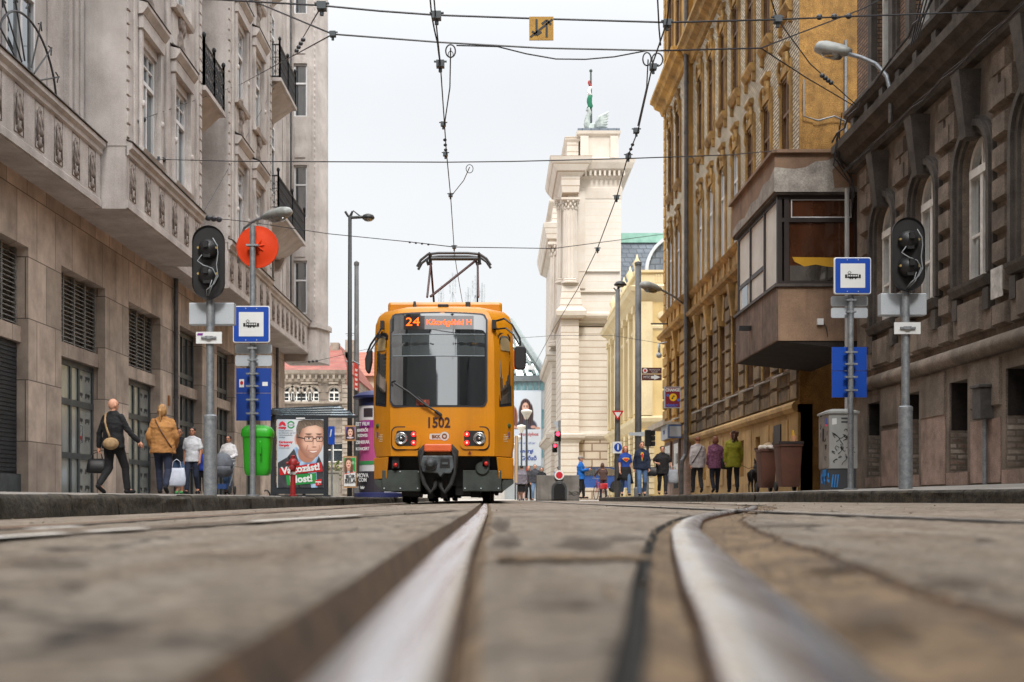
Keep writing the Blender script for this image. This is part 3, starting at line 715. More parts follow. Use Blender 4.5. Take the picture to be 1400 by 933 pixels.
RUBBLE = mat('old_masonry', lin(172,162,150), lin(128,100,86), .95, ns=5, bump=1, bs=14, brick=(.28,.09,lin(128,118,106),.02,.35,.6))
OLDW = mat('old_white_window', lin(240,238,232), lin(212,208,202), .6, ns=5)
GX = 7.5
TR = lambda X: (lambda u, v, d: (X-d, u, v))
BEH = -8
db = thing('dark_stucco_house', 'sooty brown rusticated house with arched white windows nearest on the right', 'building', (GX, 20, 0))
E = 24.4; S0 = 11.0
T = TR(GX); m = MB(); AW = [22.6-2.13*k for k in range(6)]
holes = [(c-.52, c+.52, 3.5, 5.78, 1) for c in AW]
facade(m, T, BEH, E, 2.45, 6.9, holes, .34)
m.quad(*[T(u, v, -.34) for u, v in ((BEH,2.4),(E,2.4),(E,6.9),(BEH,6.9))])
m.quad((GX,E,0),(16,E,0),(16,E,13.2),(GX,E,13.2))
# rusticated blocks between the windows
cols = []
for c in AW: cols.append((c+.8, c+2.13-.8))
for c0, c1 in cols+[(AW[-1]-1.3, AW[-1]-.8)]:
    c1 = min(c1, E-.05)
    for k in range(9):
        z = 2.62+k*.465
        m.tbox(T, c0, c1, z, z+.385, -.02, .11, .05)
for c in AW:
    for k in range(2):
        z = 2.62+k*.465
        if z+.41 < 3.3: m.tbox(T, c-.76, c+.76, z, z+.37, -.02, .07, .03)
    m.tbox(T, c-.45, c+.45, 2.66, 3.2, .05, .13, .03)
    # voussoir blocks beside the arch head
    for s in (-1, 1):
        m.tbox(T, min(c+s*.62, c+s*1.04), max(c+s*.62, c+s*1.04), 5.9, 6.4, -.02, .09, .03)
m.build('rusticated_wall', DSTUC, db)
m = MB()
for c in AW:
    for ri, ro, d in ((.54,.64,.06),(.64,.74,.12),(.74,.79,.07)):
        m.arch(T, c, 5.26, ri, ro, -.02, d, 14)
        for s in (-1, 1): m.tbox(T, min(c+s*ri, c+s*ro), max(c+s*ri, c+s*ro), 3.5, 5.26, -.02, d)
    m.mould(T, c-.72, c+.72, [(0,3.3),(.12,3.32),(.17,3.42),(.18,3.47),(0,3.5)])
    for s in (-.6,.6): m.tbox(T, c+s-.1, c+s+.1, 2.95, 3.28, 0, .11)
    # keystone
    m.add([T(c-.13,5.72,-.02),T(c+.13,5.72,-.02),T(c+.2,6.75,-.02),T(c-.2,6.75,-.02),T(c-.1,5.72,.2),T(c+.1,5.72,.2),T(c+.17,6.75,.34),T(c-.17,6.75,.34)], [(0,3,2,1),(4,5,6,7),(0,1,5,4),(1,2,6,5),(2,3,7,6),(3,0,4,7)])
m.build('window_surround', DTRIM, db)
for i, c in enumerate(AW): window(db, (GX+.17, c, 3.5), -1, 1.02, 2.27, 'a', OLDW, GLASSC if i % 2 else GLASSW, 'arched_window', .08)
# stone zone with cellar openings
CW = [23.15-2.13*k for k in range(6)]; m = MB(); Tp = TR(GX-.06)
ch = [(c-.37, c+.37, .52, 1.98) for c in CW]
facade(m, Tp, BEH, E, 0, 2.46, ch, .42); m.quad((GX-.06,E,0),(GX+.5,E,0),(GX+.5,E,2.46),(GX-.06,E,2.46)); m.quad(*[Tp(u,2.46,d) for u, d in ((BEH,0),(E,0),(E,-.2),(BEH,-.2))])
m.build('plinth_wall', DPLINTH, db)
for i, c in enumerate(CW):
    Tq = TR(GX+.36)
    MB().tbox(Tq, c-.4, c+.4, .5, 2.0, -.1, -.002).build('cellar_opening', HOLE, db)
    if i < 4: MB().tbox(Tq, c-.36, c+.05+.1*(i % 2), .52, 1.0+.18*i, 0, .12).build('masonry_infill', RUBBLE, db)
    if i: 
        m = MB(); m.tbox(Tp, c+.52, c+1.6, .32, 1.28+.1*(i % 3), -.02, .02); m.build('plinth_slab', PINKP, db)
        m = MB(); m.tbox(Tp, c+.5, c+1.62, 1.46, 2.2, -.02, .035, .02); m.build('plinth_slab', DPLINTH, db)
    MB().tbox(Tp, c+.35, c+.372, .52, 1.35+.2*math.sin(i*2), -.4, -.02).build('masonry_jamb', RUBBLE, db); MB().tbox(Tp, c+.35, c+.372, 1.35+.2*math.sin(i*2), 1.98, -.4, -.03).build('dark_jamb', HOLE, db)  # jamb lining: masonry below, plain dark tone above
    MB().tbox(Tp, c-.44, c+.44, .3, .5, -.3, .03).build('cellar_sill', PINKP, db)
m = MB()
nseg = 60
for k in range(nseg):
    a = S0+(E-S0)*k/nseg; b = S0+(E-S0)*(k+1)/nseg; j = lambda u: .025*noise.noise(Vector((u*2.3,0,1)))-.03*max(0, noise.noise(Vector((u*.9,3,1))))
    ra = [(.0,2.22),(.1+j(a),2.26),(.15+j(a),2.34),(.12+j(a),2.44),(.05,2.5),(0,2.52)]; rb = [(.0,2.22),(.1+j(b),2.26),(.15+j(b),2.34),(.12+j(b),2.44),(.05,2.5),(0,2.52)]
    m.loft([[Tp(a,v,d) for d, v in ra],[Tp(b,v,d) for d, v in rb]], caps=k in (0, nseg-1))
m.build('plinth_moulding', DPLINTH, db, smooth=True)
# cornice between the floors, sill band and upper brick floor
m = MB()
m.mould(T, BEH, E+.12, [(-.1,6.85),(.12,6.9),(.16,7.05),(.3,7.1),(.36,7.22),(.5,7.28),(.52,7.42),(.3,7.5),(-.1,7.55)])
m.build('cornice', DTRIM, db); m = MB()
m.mould(T, BEH, E+.05, [(-.1,7.5),(.1,7.55),(.1,7.9),(.2,7.95),(.28,8.05),(.28,8.12),(-.1,8.18)])
for k in range(14): u = 24.1-.9*k; m.tbox(T, u-.1, u+.1, 7.6, 7.9, .1, .2)
m.build('sill_course', DTRIM, db)
m = MB(); UW = [22.6-2.13*k for k in range(6)]; uh = [(c-.48, c+.48, 8.3, 10.7) for c in UW]
facade(m, T, BEH, E, 8.15, 13.2, uh, .28); m.quad(*[T(u, v, -.28) for u, v in ((BEH,8.1),(E,8.1),(E,13.2),(BEH,13.2))])
m.build('brick_wall', BRICKD, db)
m = MB()
for c in UW:
    for s in (-1, 1):
        m.tbox(T, min(c+s*.5, c+s*.72), max(c+s*.5, c+s*.72), 8.16, 10.7, -.02, .12); m.tbox(T, min(c+s*.72, c+s*.8), max(c+s*.72, c+s*.8), 8.16, 10.7, -.02, .06)
    m.tbox(T, c-.75, c+.75, 10.7, 11, -.02, .14); m.mould(T, c-.85, c+.85, [(0,11),(.16,11.02),(.3,11.18),(.3,11.26),(0,11.3)])
m.mould(T, BEH, E+.2, [(-.1,12.8),(.2,12.9),(.5,13.2),(.5,13.4),(-.1,13.4)])
m.build('window_trim', DTRIM, db)
for c in UW: window(db, (GX+.16, c, 8.3), -1, .95, 2.4, 'm', OLDW, GLASSW)
MB().box(GX-.1, 16, BEH, E, 13.4, 13.6).build('roof', CAPM, db)
# utility box with its pipe, small plates and wires on the wall
cab = MB().box(GX-.26, GX-.06, 17.55, 17.85, 1.28, 1.75); cab.box(GX-.29, GX-.06, 17.52, 17.88, 1.75, 1.8); o = cab.build('meter_box', mat('meter_box_grey', lin(84,82,80), lin(60,58,57), .6, ns=8), db, bevel=.01)
MB().tube([(GX-.13,17.7,.3),(GX-.13,17.7,1.3)], .035, 8).build('pipe', STEEL, o)
MB().box(GX-.125, GX-.1, 17.12, 17.5, 3.05, 3.5).build('wall_plate', mat('pale_marble_plate', lin(220,216,208), lin(150,146,140), .4, ns=6), db)
m = MB()
for z, j in ((6.86,.02),(6.8,.05)):
    m.tube([(GX-.3-j-.015*math.sin(i*1.7), E-.2-i*.45, z+.02*math.sin(i*2.1+j*40)) for i in range(30)], .014, 5)
m.tube([(GX-.55-.03*math.sin(i*2.7), E-.1-i*.4, 7.48+.035*math.sin(i*2.3)+.04*i) for i in range(24)], .02, 5)
for k in range(4): m.tube([(GX-.5-.05*math.sin(k), 17.6+.2*k, 8.9-.1*k),(GX-.6, 18.4+.15*k, 8.2+.12*k),(GX-.54, 19.4+.1*k, 7.7)], .014, 5)
for k in range(5): m.tube([(GX-.52, E-.3-.1*k, 7.5+.1*k),(GX-.45-.07*math.sin(k*2), E-.1, 7.2-.05*k),(GX-.1-.06*math.sin(k*3), E+.12, 6.95-.08*k),(GX-.02, E+.1+.05*k, 6.5-.1*k)], .012, 5)
m.build('cable_bundle', WIREM, db)
# ------------------------------------------------------------------ enclosed balcony bridging the gap
EB = mat('balcony_render', lin(168,138,112), lin(132,108,90), .9, ns=1.3, bump=.35, bs=40, fine=.25, streak=.5, sc=lin(78,58,48))
EBT = mat('peeled_render', lin(170,164,156), lin(130,124,118), .95, ns=3, bump=.8, bs=20, fine=.3)
EBW = mat('timber_boards', lin(152,128,112), lin(110,94,82), .85, ns=3, streak=.6, sc=lin(66,52,46), brick=(.09, 20, lin(56,44,38), .006, .18, .5))
BRN = paint('brown_window_frame', lin(44,34,32), .5)
CURT = glass('brown_curtain_glass', lin(96,58,38), .08, .05, lin(64,38,26))
WHG = mat('white_blind', lin(226,220,210), lin(205,198,188), .5, ns=1.2)
eb = thing('enclosed_balcony', 'boxed in brown balcony with white blinds built out over the pavement between the two houses', 'balcony', (6.7, 26.8, 3.4))
X0, X1, Y0, Y1 = 5.92, 7.75, 24.75, 29.0
m = MB(); m.box(X0, X1, Y0, Y1, 3.42, 4.55); m.build('parapet', EB, eb)
MB().py_([(X0+.02,3.415),(X1,3.415),(X1,3.22)], Y0+.02, Y1-.02).build('soffit', mat('dark_soffit', lin(52,46,42), lin(36,32,30), .95), eb)  # underside in its own tone, much darker than the parapet
MB().box(X0-.012, X0+.02, Y0-.005, Y1, 3.43, 4.56).build('board_cladding', EBW, eb)
MB().box(X0-.06, X1, Y0-.05, Y1+.05, 4.56, 4.62).build('sill', CAPM, eb)
m = MB(); m.box(X0-.08, X1, Y0-.1, Y1+.1, 6.55, 7.35); m.box(X0-.16, X1, Y0-.18, Y1+.18, 7.35, 7.42); m.build('roof_fascia', EB, eb)
# bare patches where the render has come off
m = MB()
P = [(X0-.085,6.54),(X1-.02,6.54),(X1-.02,7.33),(7.45,7.32),(7.15,7.3),(6.95,7.2),(6.7,7.18),(6.5,7.06),(6.25,7.02),(6.05,7.04),(X0-.085,7.06)]
m.py_(P, Y0-.112, Y0-.1); Q = [(Y0-.1,6.56),(Y1,6.56),(Y1,6.7),(28.2,6.78),(27.6,6.7),(26.9,6.86),(26.2,6.8),(25.7,6.95),(25.1,6.92),(Y0-.1,7.04)]
m.px_(Q, X0-.092, X0-.08)
m.build('peeled_patch', EBT, eb); 
m = MB(); m.py_([(7.1,6.62),(7.6,6.66),(7.66,7.15),(7.3,7.2),(7.05,7.0)], Y0-.118, Y0-.112); m.build('render_patch', EB, eb)
MB().box(X0-.06, X1, Y0-.08, Y1+.08, 6.5, 6.55).build('drip_edge', DTRIM, eb)
# end glazing (towards the street end) and street-side glazing
m = MB()
for u in (X0+.05, 6.12, 7.62): m.box(u-.05, u+.05, Y0+.01, Y0+.1, 4.62, 6.5)
for z in (5.98, 4.65, 6.46): m.box(X0+.02, X1-.1, Y0+.015, Y0+.09, z-.045, z+.045)
f = m.build('end_window', BRN, eb)
m = MB(); m.box(6.17, 7.57, Y0+.06, Y0+.075, 4.64, 6.48); m.build('pane', CURT, f)
MB().box(6.22, 7.5, Y0+.03, Y0+.045, 6.03, 6.05).box(6.22,7.5,Y0+.03,Y0+.045,6.4,6.42).box(6.22,6.24,Y0+.031,Y0+.046,6.05,6.4).box(7.48,7.5,Y0+.031,Y0+.046,6.05,6.4).build('white_bead', PVC, f)
cp = [(6.3,5.1),(6.5,5.0),(6.75,5.04),(6.95,5.0),(7.2,4.98),(7.5,5.03),(7.5,5.18),(6.25,5.2)]
MB().py_(cp, Y0+.045, Y0+.055).build('yellow_curtain', paint('mustard_cloth', lin(206,156,44), .9), f)
MB().box(6.2, 7.55, Y0+.05, Y0+.056, 4.7, 5.02).build('pane', glass('pale_glass', lin(120,116,110), .2, .05, lin(50,48,46)), f)
m = MB()
for u in (Y0+.08, 26.1, 27.55, Y1-.1): m.box(X0+.02, X0+.1, u-.05, u+.05, 4.62, 6.5)
for z in (4.65, 6.46): m.box(X0+.025, X0+.09, Y0, Y1, z-.04, z+.04)
m.box(X0+.03, X0+.085, 26.1, Y1, 5.2, 5.3)
f2 = m.build('side_window', BRN, eb)
MB().box(X0+.055, X0+.07, Y0+.05, Y1-.1, 4.64, 6.48).build('pane', WHG, f2)
MB().box(X0+.045, X0+.052, 27.9, 28.5, 4.7, 5.2).build('pane', glass('open_dark', lin(30,28,28), .1), f2)
MB().box(6.75, 6.88, Y0-.07, Y0-.002, 3.75, 3.88).build('junction_box', PVC, eb)
MB().tube([(6.88,Y0-.03,3.8),(6.95,Y0-.03,3.7),(6.98,Y0-.02,3.5)], .008, 5).build('cable', WIREM, eb)
MB().box(X0-.3, X0-.012, 27.2, 27.35, 4.0, 4.1).build('spout', BLACK, eb)
MB().box(X0+.05, X1, Y0+.2, Y0+.22, 4.6, 6.5).box(X0+.3,X0+.32,Y0+.2,Y1,4.6,6.5).build('inner_wall', paint('room_dark', (.03,.022,.018)), eb)
# white downpipe on the corner of the dark house
m = MB().tube([(7.35,Y0-.15,.3),(7.35,Y0-.15,6.6)], .05, 10); m.build('downpipe', paint('pale_pipe', lin(190,190,188)), db)
# ------------------------------------------------------------------ ochre house
OCH = mat('ochre_plaster', lin(214,168,90), lin(180,137,72), .88, ns=1.6, bump=.4, bs=35, fine=.4, streak=.6, sc=lin(92,72,46))
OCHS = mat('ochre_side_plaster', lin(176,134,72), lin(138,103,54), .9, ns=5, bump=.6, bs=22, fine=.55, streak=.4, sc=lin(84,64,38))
ODARK = mat('sooty_ochre_stone', lin(172,146,108), lin(116,100,80), .9, ns=2, bump=.5, bs=35, fine=.45, streak=.75, sc=lin(58,50,43))
OTRIM = mat('weathered_ochre_trim', lin(212,170,102), lin(158,128,80), .9, ns=3, bump=.5, bs=40, fine=.45, streak=.6, sc=lin(60,51,42))
BRICKO = mat('pale_brick_facing', lin(232,220,196), lin(206,192,166), .88, ns=1.4, streak=.35, sc=lin(120,104,84), brick=(.34, .1, lin(92,78,64), .02, .2, 1))
OPL = mat('ochre_plinth', lin(216,178,118), lin(182,148,96), .88, ns=1.2, bump=.3, bs=40, fine=.2, streak=.5, sc=lin(120,92,58))
OWIN = mat('brown_shutter_window', lin(120,84,50), lin(86,60,38), .6, ns=3)
oh = thing('ochre_house', 'tall ochre house with pale brick upper floors and carved window heads on the right', 'building', (GX, 37, 0))
YA, YB, YC = 28.95, 44.9, 51.0; OT = 24.5
WO = [30.35+2.12*k for k in range(7)]
levels = [(7.98, 11.0), (12.75, 15.6), (18.0, 21.2)]
T = TR(GX); m = MB()
def obays(T, y0, y1, ws, risalit):
    P = 'risalit_' if False else ''
    # rusticated ground floor
    m = MB(); holes = [(c-.5, c+.5, 3.35, 5.9) for c in ws]
    facade(m, T, y0, y1, 2.4, 6.9, holes, .35); m.quad(*[T(u, v, -.35) for u, v in ((y0,2.4),(y1,2.4),(y1,6.9),(y0,6.9))])
    edges = [y0]+[x for c in ws for x in (c-.62, c+.62)]+[y1]
    for a, b in zip(edges[::2], edges[1::2]):
        if b-a < .25: continue
        for k in range(9):
            z = 2.55+k*.46
            nn = max(1, round((b-a)/1.0))
            for q in range(nn): m.tbox(T, a+.03+(b-a)/nn*q, a+(b-a)/nn*(q+1)-.03, z, z+.41, -.02, .09, .03)
    for c in ws:
        for k in range(2): m.tbox(T, c-.58, c+.58, 2.55+k*.4, 2.9+k*.4, -.02, .07, .03)
    m.build('rusticated_wall', ODARK if not risalit else OCH, oh)
    m = MB()
    for c in ws:
        m.add([T(c-.12,5.8,-.02),T(c+.12,5.8,-.02),T(c+.2,6.8,-.02),T(c-.2,6.8,-.02),T(c-.1,5.8,.16),T(c+.1,5.8,.16),T(c+.17,6.8,.3),T(c-.17,6.8,.3)], [(0,3,2,1),(4,5,6,7),(0,1,5,4),(1,2,6,5),(2,3,7,6),(3,0,4,7)])
        for s in (-1, 1):
            m.tbox(T, min(c+s*.5,c+s*.6), max(c+s*.5,c+s*.6), 3.4, 5.9, -.02, .05)
            q = [(c+s*.2,5.95),(c+s*.5,5.9),(c+s*.66,6.6),(c+s*.4,6.8)]
            m.prism(q if s > 0 else q[::-1], lambda p, t: T(p[0], p[1], t), -.02, .1)
    m.mould(T, y0-.05, y1+.08, [(-.1,6.78),(.1,6.82),(.16,6.95),(.3,7.0),(.34,7.12),(.1,7.2),(-.1,7.2)])
    CM = OTRIM if not risalit else OCH
    m.build('keystone_course', CM, oh); m = MB()
    m.mould(T, y0-.02, y1+.05, [(-.1,7.2),(.06,7.22),(.06,7.72),(.16,7.8),(.24,7.9),(-.1,7.96)])
    for c in ws:
        for s in (-.62,.62): m.tbox(T, c+s-.1, c+s+.1, 7.25, 7.75, .05, .12)
    m.build('sill_course', CM, oh); m = MB()
    # cornice between second and third floor
    m.mould(T, y0-.06, y1+.1, [(-.1,16.7),(.12,16.75),(.2,16.95),(.42,17.05),(.48,17.2),(.62,17.28),(.62,17.42),(-.1,17.5)])
    m.build('cornice', OTRIM if not risalit else OCH, oh)
    m = MB(); uh = [(c-.46, c+.46, a, b) for c in ws for a, b in levels]
    facade(m, T, y0, y1, 7.9, 17.4, [h for h in uh if h[3] < 17], .3); m.quad(*[T(u, v, -.3) for u, v in ((y0,7.9),(y1,7.9),(y1,OT),(y0,OT))])
    m.build('brick_wall', BRICKO, oh)
    m = MB(); facade(m, T, y0, y1, 17.4, OT, [h for h in uh if h[3] > 17], .3); m.build('upper_wall', OCH, oh)
    m = MB()
    for c in ws:
        for a, b in levels:
            for s in (-1, 1):
                m.tbox(T, min(c+s*.46,c+s*.62), max(c+s*.46,c+s*.62), a, b+.1, -.02, .045); m.tbox(T, min(c+s*.5,c+s*.57), max(c+s*.5,c+s*.57), a+.1, b, .045, .065)
            m.mould(T, c-.62, c+.62, [(0,a-.26),(.08,a-.24),(.15,a-.12),(.18,a-.06),(.18,a),(0,a+.03)])
            for s in (-.52,.52): m.tbox(T, c+s-.07, c+s+.07, a-.52, a-.25, -.02, .1, .02)
            m.tbox(T, c-.6, c+.6, b+.08, b+.3, -.02, .06)
            # carved head
            for q in range(3):
                m.ell(T(c+(q-1)*.2, b+.44+.1*(q == 1), .03), .08, .1, .15+.06*(q == 1), 8, 6)
            for s in (-1, 1): m.tube([T(c+s*.46,b+.0,.06), T(c+s*.48,b+.28,.11), T(c+s*.38,b+.5,.1), T(c+s*.22,b+.5,.1)], .05, 6); m.ell(T(c+s*.5, b-.2, .06), .06, .05, .18, 8, 6)
            m.mould(T, c-.36, c+.36, [(0,b+.64),(.08,b+.66),(.14,b+.74),(.14,b+.79),(0,b+.82)])
    m.build('carved_trim', OTRIM if not risalit else mat('clean_ochre_trim', lin(176,138,82), lin(130,102,64), .9, ns=3, bump=.5, bs=40, fine=.4, streak=.6, sc=lin(84,64,40)), oh)
    for c in ws:
        window(oh, (GX+(T(0,0,0)[0]-GX)+.1, c, 3.4), -1, .98, 2.48, 's', OWIN, glass('amber_glass', lin(150,104,48), .15, .05, lin(70,50,28)), fw=.06)
        for i, (a, b) in enumerate(levels):
            window(oh, (T(0,0,0)[0]+.085, c, a), -1, .92, b-a, 'm', PVC if (int(c*7)+i) % 3 == 1 else OWIN, GLASSW if i else glass('amber_glass', lin(150,104,48), .15, .05, lin(70,50,28)))
    # ledges under ground floor windows: light sheet metal
    for c in ws: MB().mould(T, c-.6, c+.6, [(0,3.3),(.24,3.24),(.25,3.28),(0,3.36)]).build('window_ledge', paint('pale_ledge', lin(196,192,186)), oh)
obays(T, YA, YB, WO, False)
T2 = TR(GX-.22)
obays(T2, YB, YC, [46.9, 49.0], True)
m = MB(); m.quad((GX-.22,YB,2.4),(GX+.2,YB,2.4),(GX+.2,YB,OT),(GX-.22,YB,OT)); m.quad((GX-.22,YC,0),(22,YC,0),(22,YC,OT),(GX-.22,YC,OT))
for k in range(33):
    for a, b in ((YB+.02, YB+.55), (YC-.55, YC-.02)): m.tbox(T2, a, b, 7.96+.48*k, 7.96+.48*k+.44, -.02, .05, .02)
m.build('end_wall', OCH, oh)
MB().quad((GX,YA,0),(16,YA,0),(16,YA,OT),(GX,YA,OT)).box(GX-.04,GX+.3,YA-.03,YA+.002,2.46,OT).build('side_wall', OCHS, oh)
MB().box(GX-.5, 22, YA, YC+.4, OT, OT+.5).build('roof', CAPM, oh)
# plinth: low windows and a small sunk door
m = MB(); T3 = TR(GX-.07); lowh = [(c-.3, c+.3, .75, 1.85) for c in (31.3, 33.4, 35.6, 37.7, 40, 42)]
facade(m, T3, YA, YB, 0, 2.42, lowh, .3); m.quad((GX-.07,YA,0),(GX+.3,YA,0),(GX+.3,YA,2.42),(GX-.07,YA,2.42)); m.quad(*[T3(u, v, -.3) for u, v in ((YA,.6),(YB,.6),(YB,2),(YA,2))])
for a in (30.2, 32.3, 34.5, 36.6, 38.8, 41.2, 43.4): m.tbox(T3, a-.35, a+.35, .5, 2.1, -.01, .03, .015)
m.mould(T3, YA, YB, [(-.1,2.2),(.08,2.24),(.14,2.33),(.14,2.42),(.06,2.5),(-.1,2.55)])
m.build('plinth_wall', OPL, oh)
MB().tbox(T3, 30.5, 31.25, 1.12, 2.02, .032, .06).build('notice_frame', BLACK, oh)
m = MB(); m.tbox(TR(GX-.25), YB, YC+.03, 0, 2.4, -.4, 0); m.build('shop_plinth', PINKP, oh)
# shop in the end bay
m = MB(); T4 = TR(GX-.26)
m.tbox(T4, 46.3, 47.9, .2, 2.45, 0, .05); o = m.build('shop_door', OWIN, oh); MB().tbox(T4, 46.55, 47.65, .5, 2.3, .052, .06).build('pane', GLASSW, o)
m = MB(); m.tbox(T4, 48.6, 50.3, .8, 2.45, 0, .05); o = m.build('shop_window', OWIN, oh); MB().tbox(T4, 48.75, 50.15, .95, 2.3, .052, .06).build('pane', GLASSW, o)
m = MB(); m.box(6.55, 7.25, 45.9, 50.8, 3.0, 3.1); m.box(6.5,6.56,45.85,50.85,2.96,3.18); m.build('shop_canopy', mat('canopy_beige', lin(196,182,160)), oh)
# downpipe with its bend
pts = [(GX-.3,YB-.3,OT-1),(GX-.3,YB-.3,2.0),(GX-.33,YB-.32,1.75),(GX-.5,YB-.5,1.5),(GX-.52,YB-.52,1.25),(GX-.52,YB-.52,.25)]
m = MB().tube(pts, .085, 10)
for k in range(11): m.lathe([(.1,0),(.1,.08)], (GX-.3,YB-.3,2.6+1.9*k), 10)
m.build('downpipe', mat('zinc_pipe', lin(104,104,106)), oh)
# conduit and bracket on the bare side wall
m = MB().tube([(8.6,YA-.05,7.4),(8.6,YA-.05,11.4)], .035, 8); m.tube([(8.6,YA-.05,9.4),(8.3,YA-.12,9.5),(7.9,YA-.1,9.4),(7.55,YA-.12,9.5),(7.55,YA-.12,10.4)], .02, 6); m.build('conduit', STEEL, oh)
# low link wall in the gap
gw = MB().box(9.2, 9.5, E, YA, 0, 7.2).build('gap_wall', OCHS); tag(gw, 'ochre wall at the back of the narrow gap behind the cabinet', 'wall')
# ------------------------------------------------------------------ far buildings
CREAM = mat('station_stone', lin(212,205,195), lin(197,188,177), .88, ns=.4, bs=12, streak=.25, sc=lin(176,156,134))
CREAMR = mat('station_rusticated_stone', lin(207,195,180), lin(189,176,160), .88, ns=.4, bs=12, streak=.25, sc=lin(170,148,126), brick=(1.5,.75,lin(132,112,94),.075,.09,1))
CREAMB = mat('station_coursed_stone', lin(212,205,195), lin(197,189,178), .88, ns=.4, bs=12, streak=.2, sc=lin(176,156,134), brick=(60,.62,lin(166,148,130),.05,.03,.7))
SLATE = mat('slate_roof', lin(108,118,130), lin(84,94,106), .6, ns=1, bs=8, brick=(.8,.5,lin(70,78,88),.05,.12,.6))
COPPER = mat('copper_ridge', lin(146,190,176), lin(120,168,154), .6, ns=1)
YEL = mat('yellow_station_plaster', lin(214,190,136), lin(196,172,118), .88, ns=.5, bs=10, streak=.2, sc=lin(170,146,100))
YELL = mat('light_station_trim', lin(218,202,164), lin(200,184,148), .88, ns=.6, bs=10, streak=.25, sc=lin(176,160,128))
def steps(m, x0, x1, y0, y1, prof):
    for (p, z), (q, w) in zip(prof, prof[1:]):
        m.add([(x0-p,y0-p,z),(x1+p,y0-p,z),(x1+p,y1+p,z),(x0-p,y1+p,z),(x0-q,y0-q,w),(x1+q,y0-q,w),(x1+q,y1+q,w),(x0-q,y1+q,w)],
              [(0,3,2,1),(4,5,6,7),(0,1,5,4),(1,2,6,5),(2,3,7,6),(3,0,4,7)])
st = thing('railway_station', 'cream stone railway station pavilion with giant columns beyond the tram', 'station', (10, 112, 0))
def P1(x, y, Y): p = px(x, y, Y); return p.x, p.z
Yt = 110; s = F/Yt
zx = lambda y: CZ+(HY-y)*Yt/F; xx = lambda x: (x-VX)*Yt/F
xa, xb = xx(790), xx(849); 
m = MB(); m.box(xa, xb, Yt, Yt+14, zx(446), zx(262)); m.build('shaft', mat('station_shaft_stone', lin(213,207,198), lin(201,194,184), .88, ns=.4, bs=12, streak=.15, sc=lin(190,176,160), brick=(60,.62,lin(206,192,176),.03,.02,.4)), st)
m = MB(); m.box(xa-.1, xb+.1, Yt-.3, Yt+14, zx(595), zx(448)); m.build('middle_storey', CREAMB, st)
m = MB(); m.box(xa-.3, xb+.2, Yt-.6, Yt+14, -.2, zx(600)); m.build('rusticated_base', CREAMR, st)
m = MB()
for y, d in ((597,.9),(434,.8)):
    steps(m, xa-.2, xb+.2, Yt-.4, Yt+14, [(0,zx(y+9)),(.1,zx(y+6)),(.45,zx(y+3)),(.6,zx(y)),(.6,zx(y-3)),(0,zx(y-7))])
steps(m, xa, xb, Yt, Yt+14, [(.05,zx(272)),(.12,zx(262)),(.12,zx(258)),(.05,zx(256)),(.05,zx(246)),(.3,zx(243)),(.35,zx(238)),(.9,zx(234)),(1.15,zx(227)),(1.25,zx(222)),(0,zx(219))])
for k in range(11): 
    u = xa-.2+(xb-xa+.4)*k/10; m.box(u-.1, u+.1, Yt-.75, Yt-.2, zx(243), zx(236))
m.box(xa+.1, xb-.1, Yt-.25, Yt+.1, zx(400), zx(398)); m.box(xa+.1, xb-.1, Yt-.25, Yt+.1, zx(372), zx(371))
# attic block
steps(m, xa+.2, xb-.3, Yt+.2, Yt+6, [(0,zx(222)),(.1,zx(216)),(-.05,zx(214)),(-.05,zx(186)),(.25,zx(183)),(.3,zx(179)),(0,zx(178))])
for u in (xa+.25, xb-1.0): m.box(u, u+.75, Yt-.05, Yt+.3, zx(216), zx(186))
m.build('cornice', CREAM, st)
MB().box(xa, xb-.1, Yt, Yt+6, zx(179), zx(175.5)).build('attic_roof', SLATE, st)
# portico columns receding on the street-facing side, at two depths
def column_(m, cx, cy, r, z0, z1):
    h = z1-z0; n = 20; pr = [(r*1.35,0),(r*1.35,.02*h),(r*1.1,.03*h),(r*1.2,.04*h),(r,.055*h),(r*1.0,.3*h),(r*.86,.88*h)]
    m.lathe([(a, z0+b) for a, b in pr], (cx,cy,0), n)
    for k in range(12):
        w = 2*PI*k/12; m.tube([(cx+r*1.0*math.cos(w), cy+r*1.0*math.sin(w), z0+.06*h),(cx+r*.88*math.cos(w), cy+r*.88*math.sin(w), z0+.87*h)], r*.13, 4, False)
    for q, (a, z) in enumerate(((1.0,.89),(1.15,.925),(1.3,.96))):
        for k in range(10): w = 2*PI*(k+.5*q)/10; m.ell((cx+r*a*.95*math.cos(w), cy+r*a*.95*math.sin(w), z0+z*h), r*.2, r*.2, .022*h, 6, 4)
    m.lathe([(r*.9,z0+.88*h),(r*.95,z0+.95*h),(r*1.4,z0+.975*h)], (cx,cy,0), n); m.box(cx-r*1.4, cx+r*1.4, cy-r*1.4, cy+r*1.4, z0+.975*h, z1)
def portico(cy, cx, r, yb, yt, Yp, nm):
    zz = lambda y: CZ+(HY-y)*Yp/F
    m = MB(); column_(m, cx, cy, r, zz(yb), zz(yt)); m.build('column', CREAM, st)
portico(108.6, 6.75, .62, 388, 273, 108.6, 0)
portico(111.4, 6.3, .62, 388, 273, 111.4, 0)
Yq = 118; q = lambda x: (x-VX)*Yq/F; zq = lambda y: CZ+(HY-y)*Yq/F
m = MB(); m.box(q(770), q(792), Yt-.2, Yq+14, zx(395), zx(262)); m.build('portico_wall', CREAM, st)
m = MB()
steps(m, xx(768), xa, Yt-1.2, Yq, [(.0,zx(268)),(.1,zx(258)),(.1,zx(246)),(.6,zx(240)),(1.1,zx(228)),(1.2,zx(223)),(0,zx(220))])
m.build('entablature', CREAMB, st); m = MB()
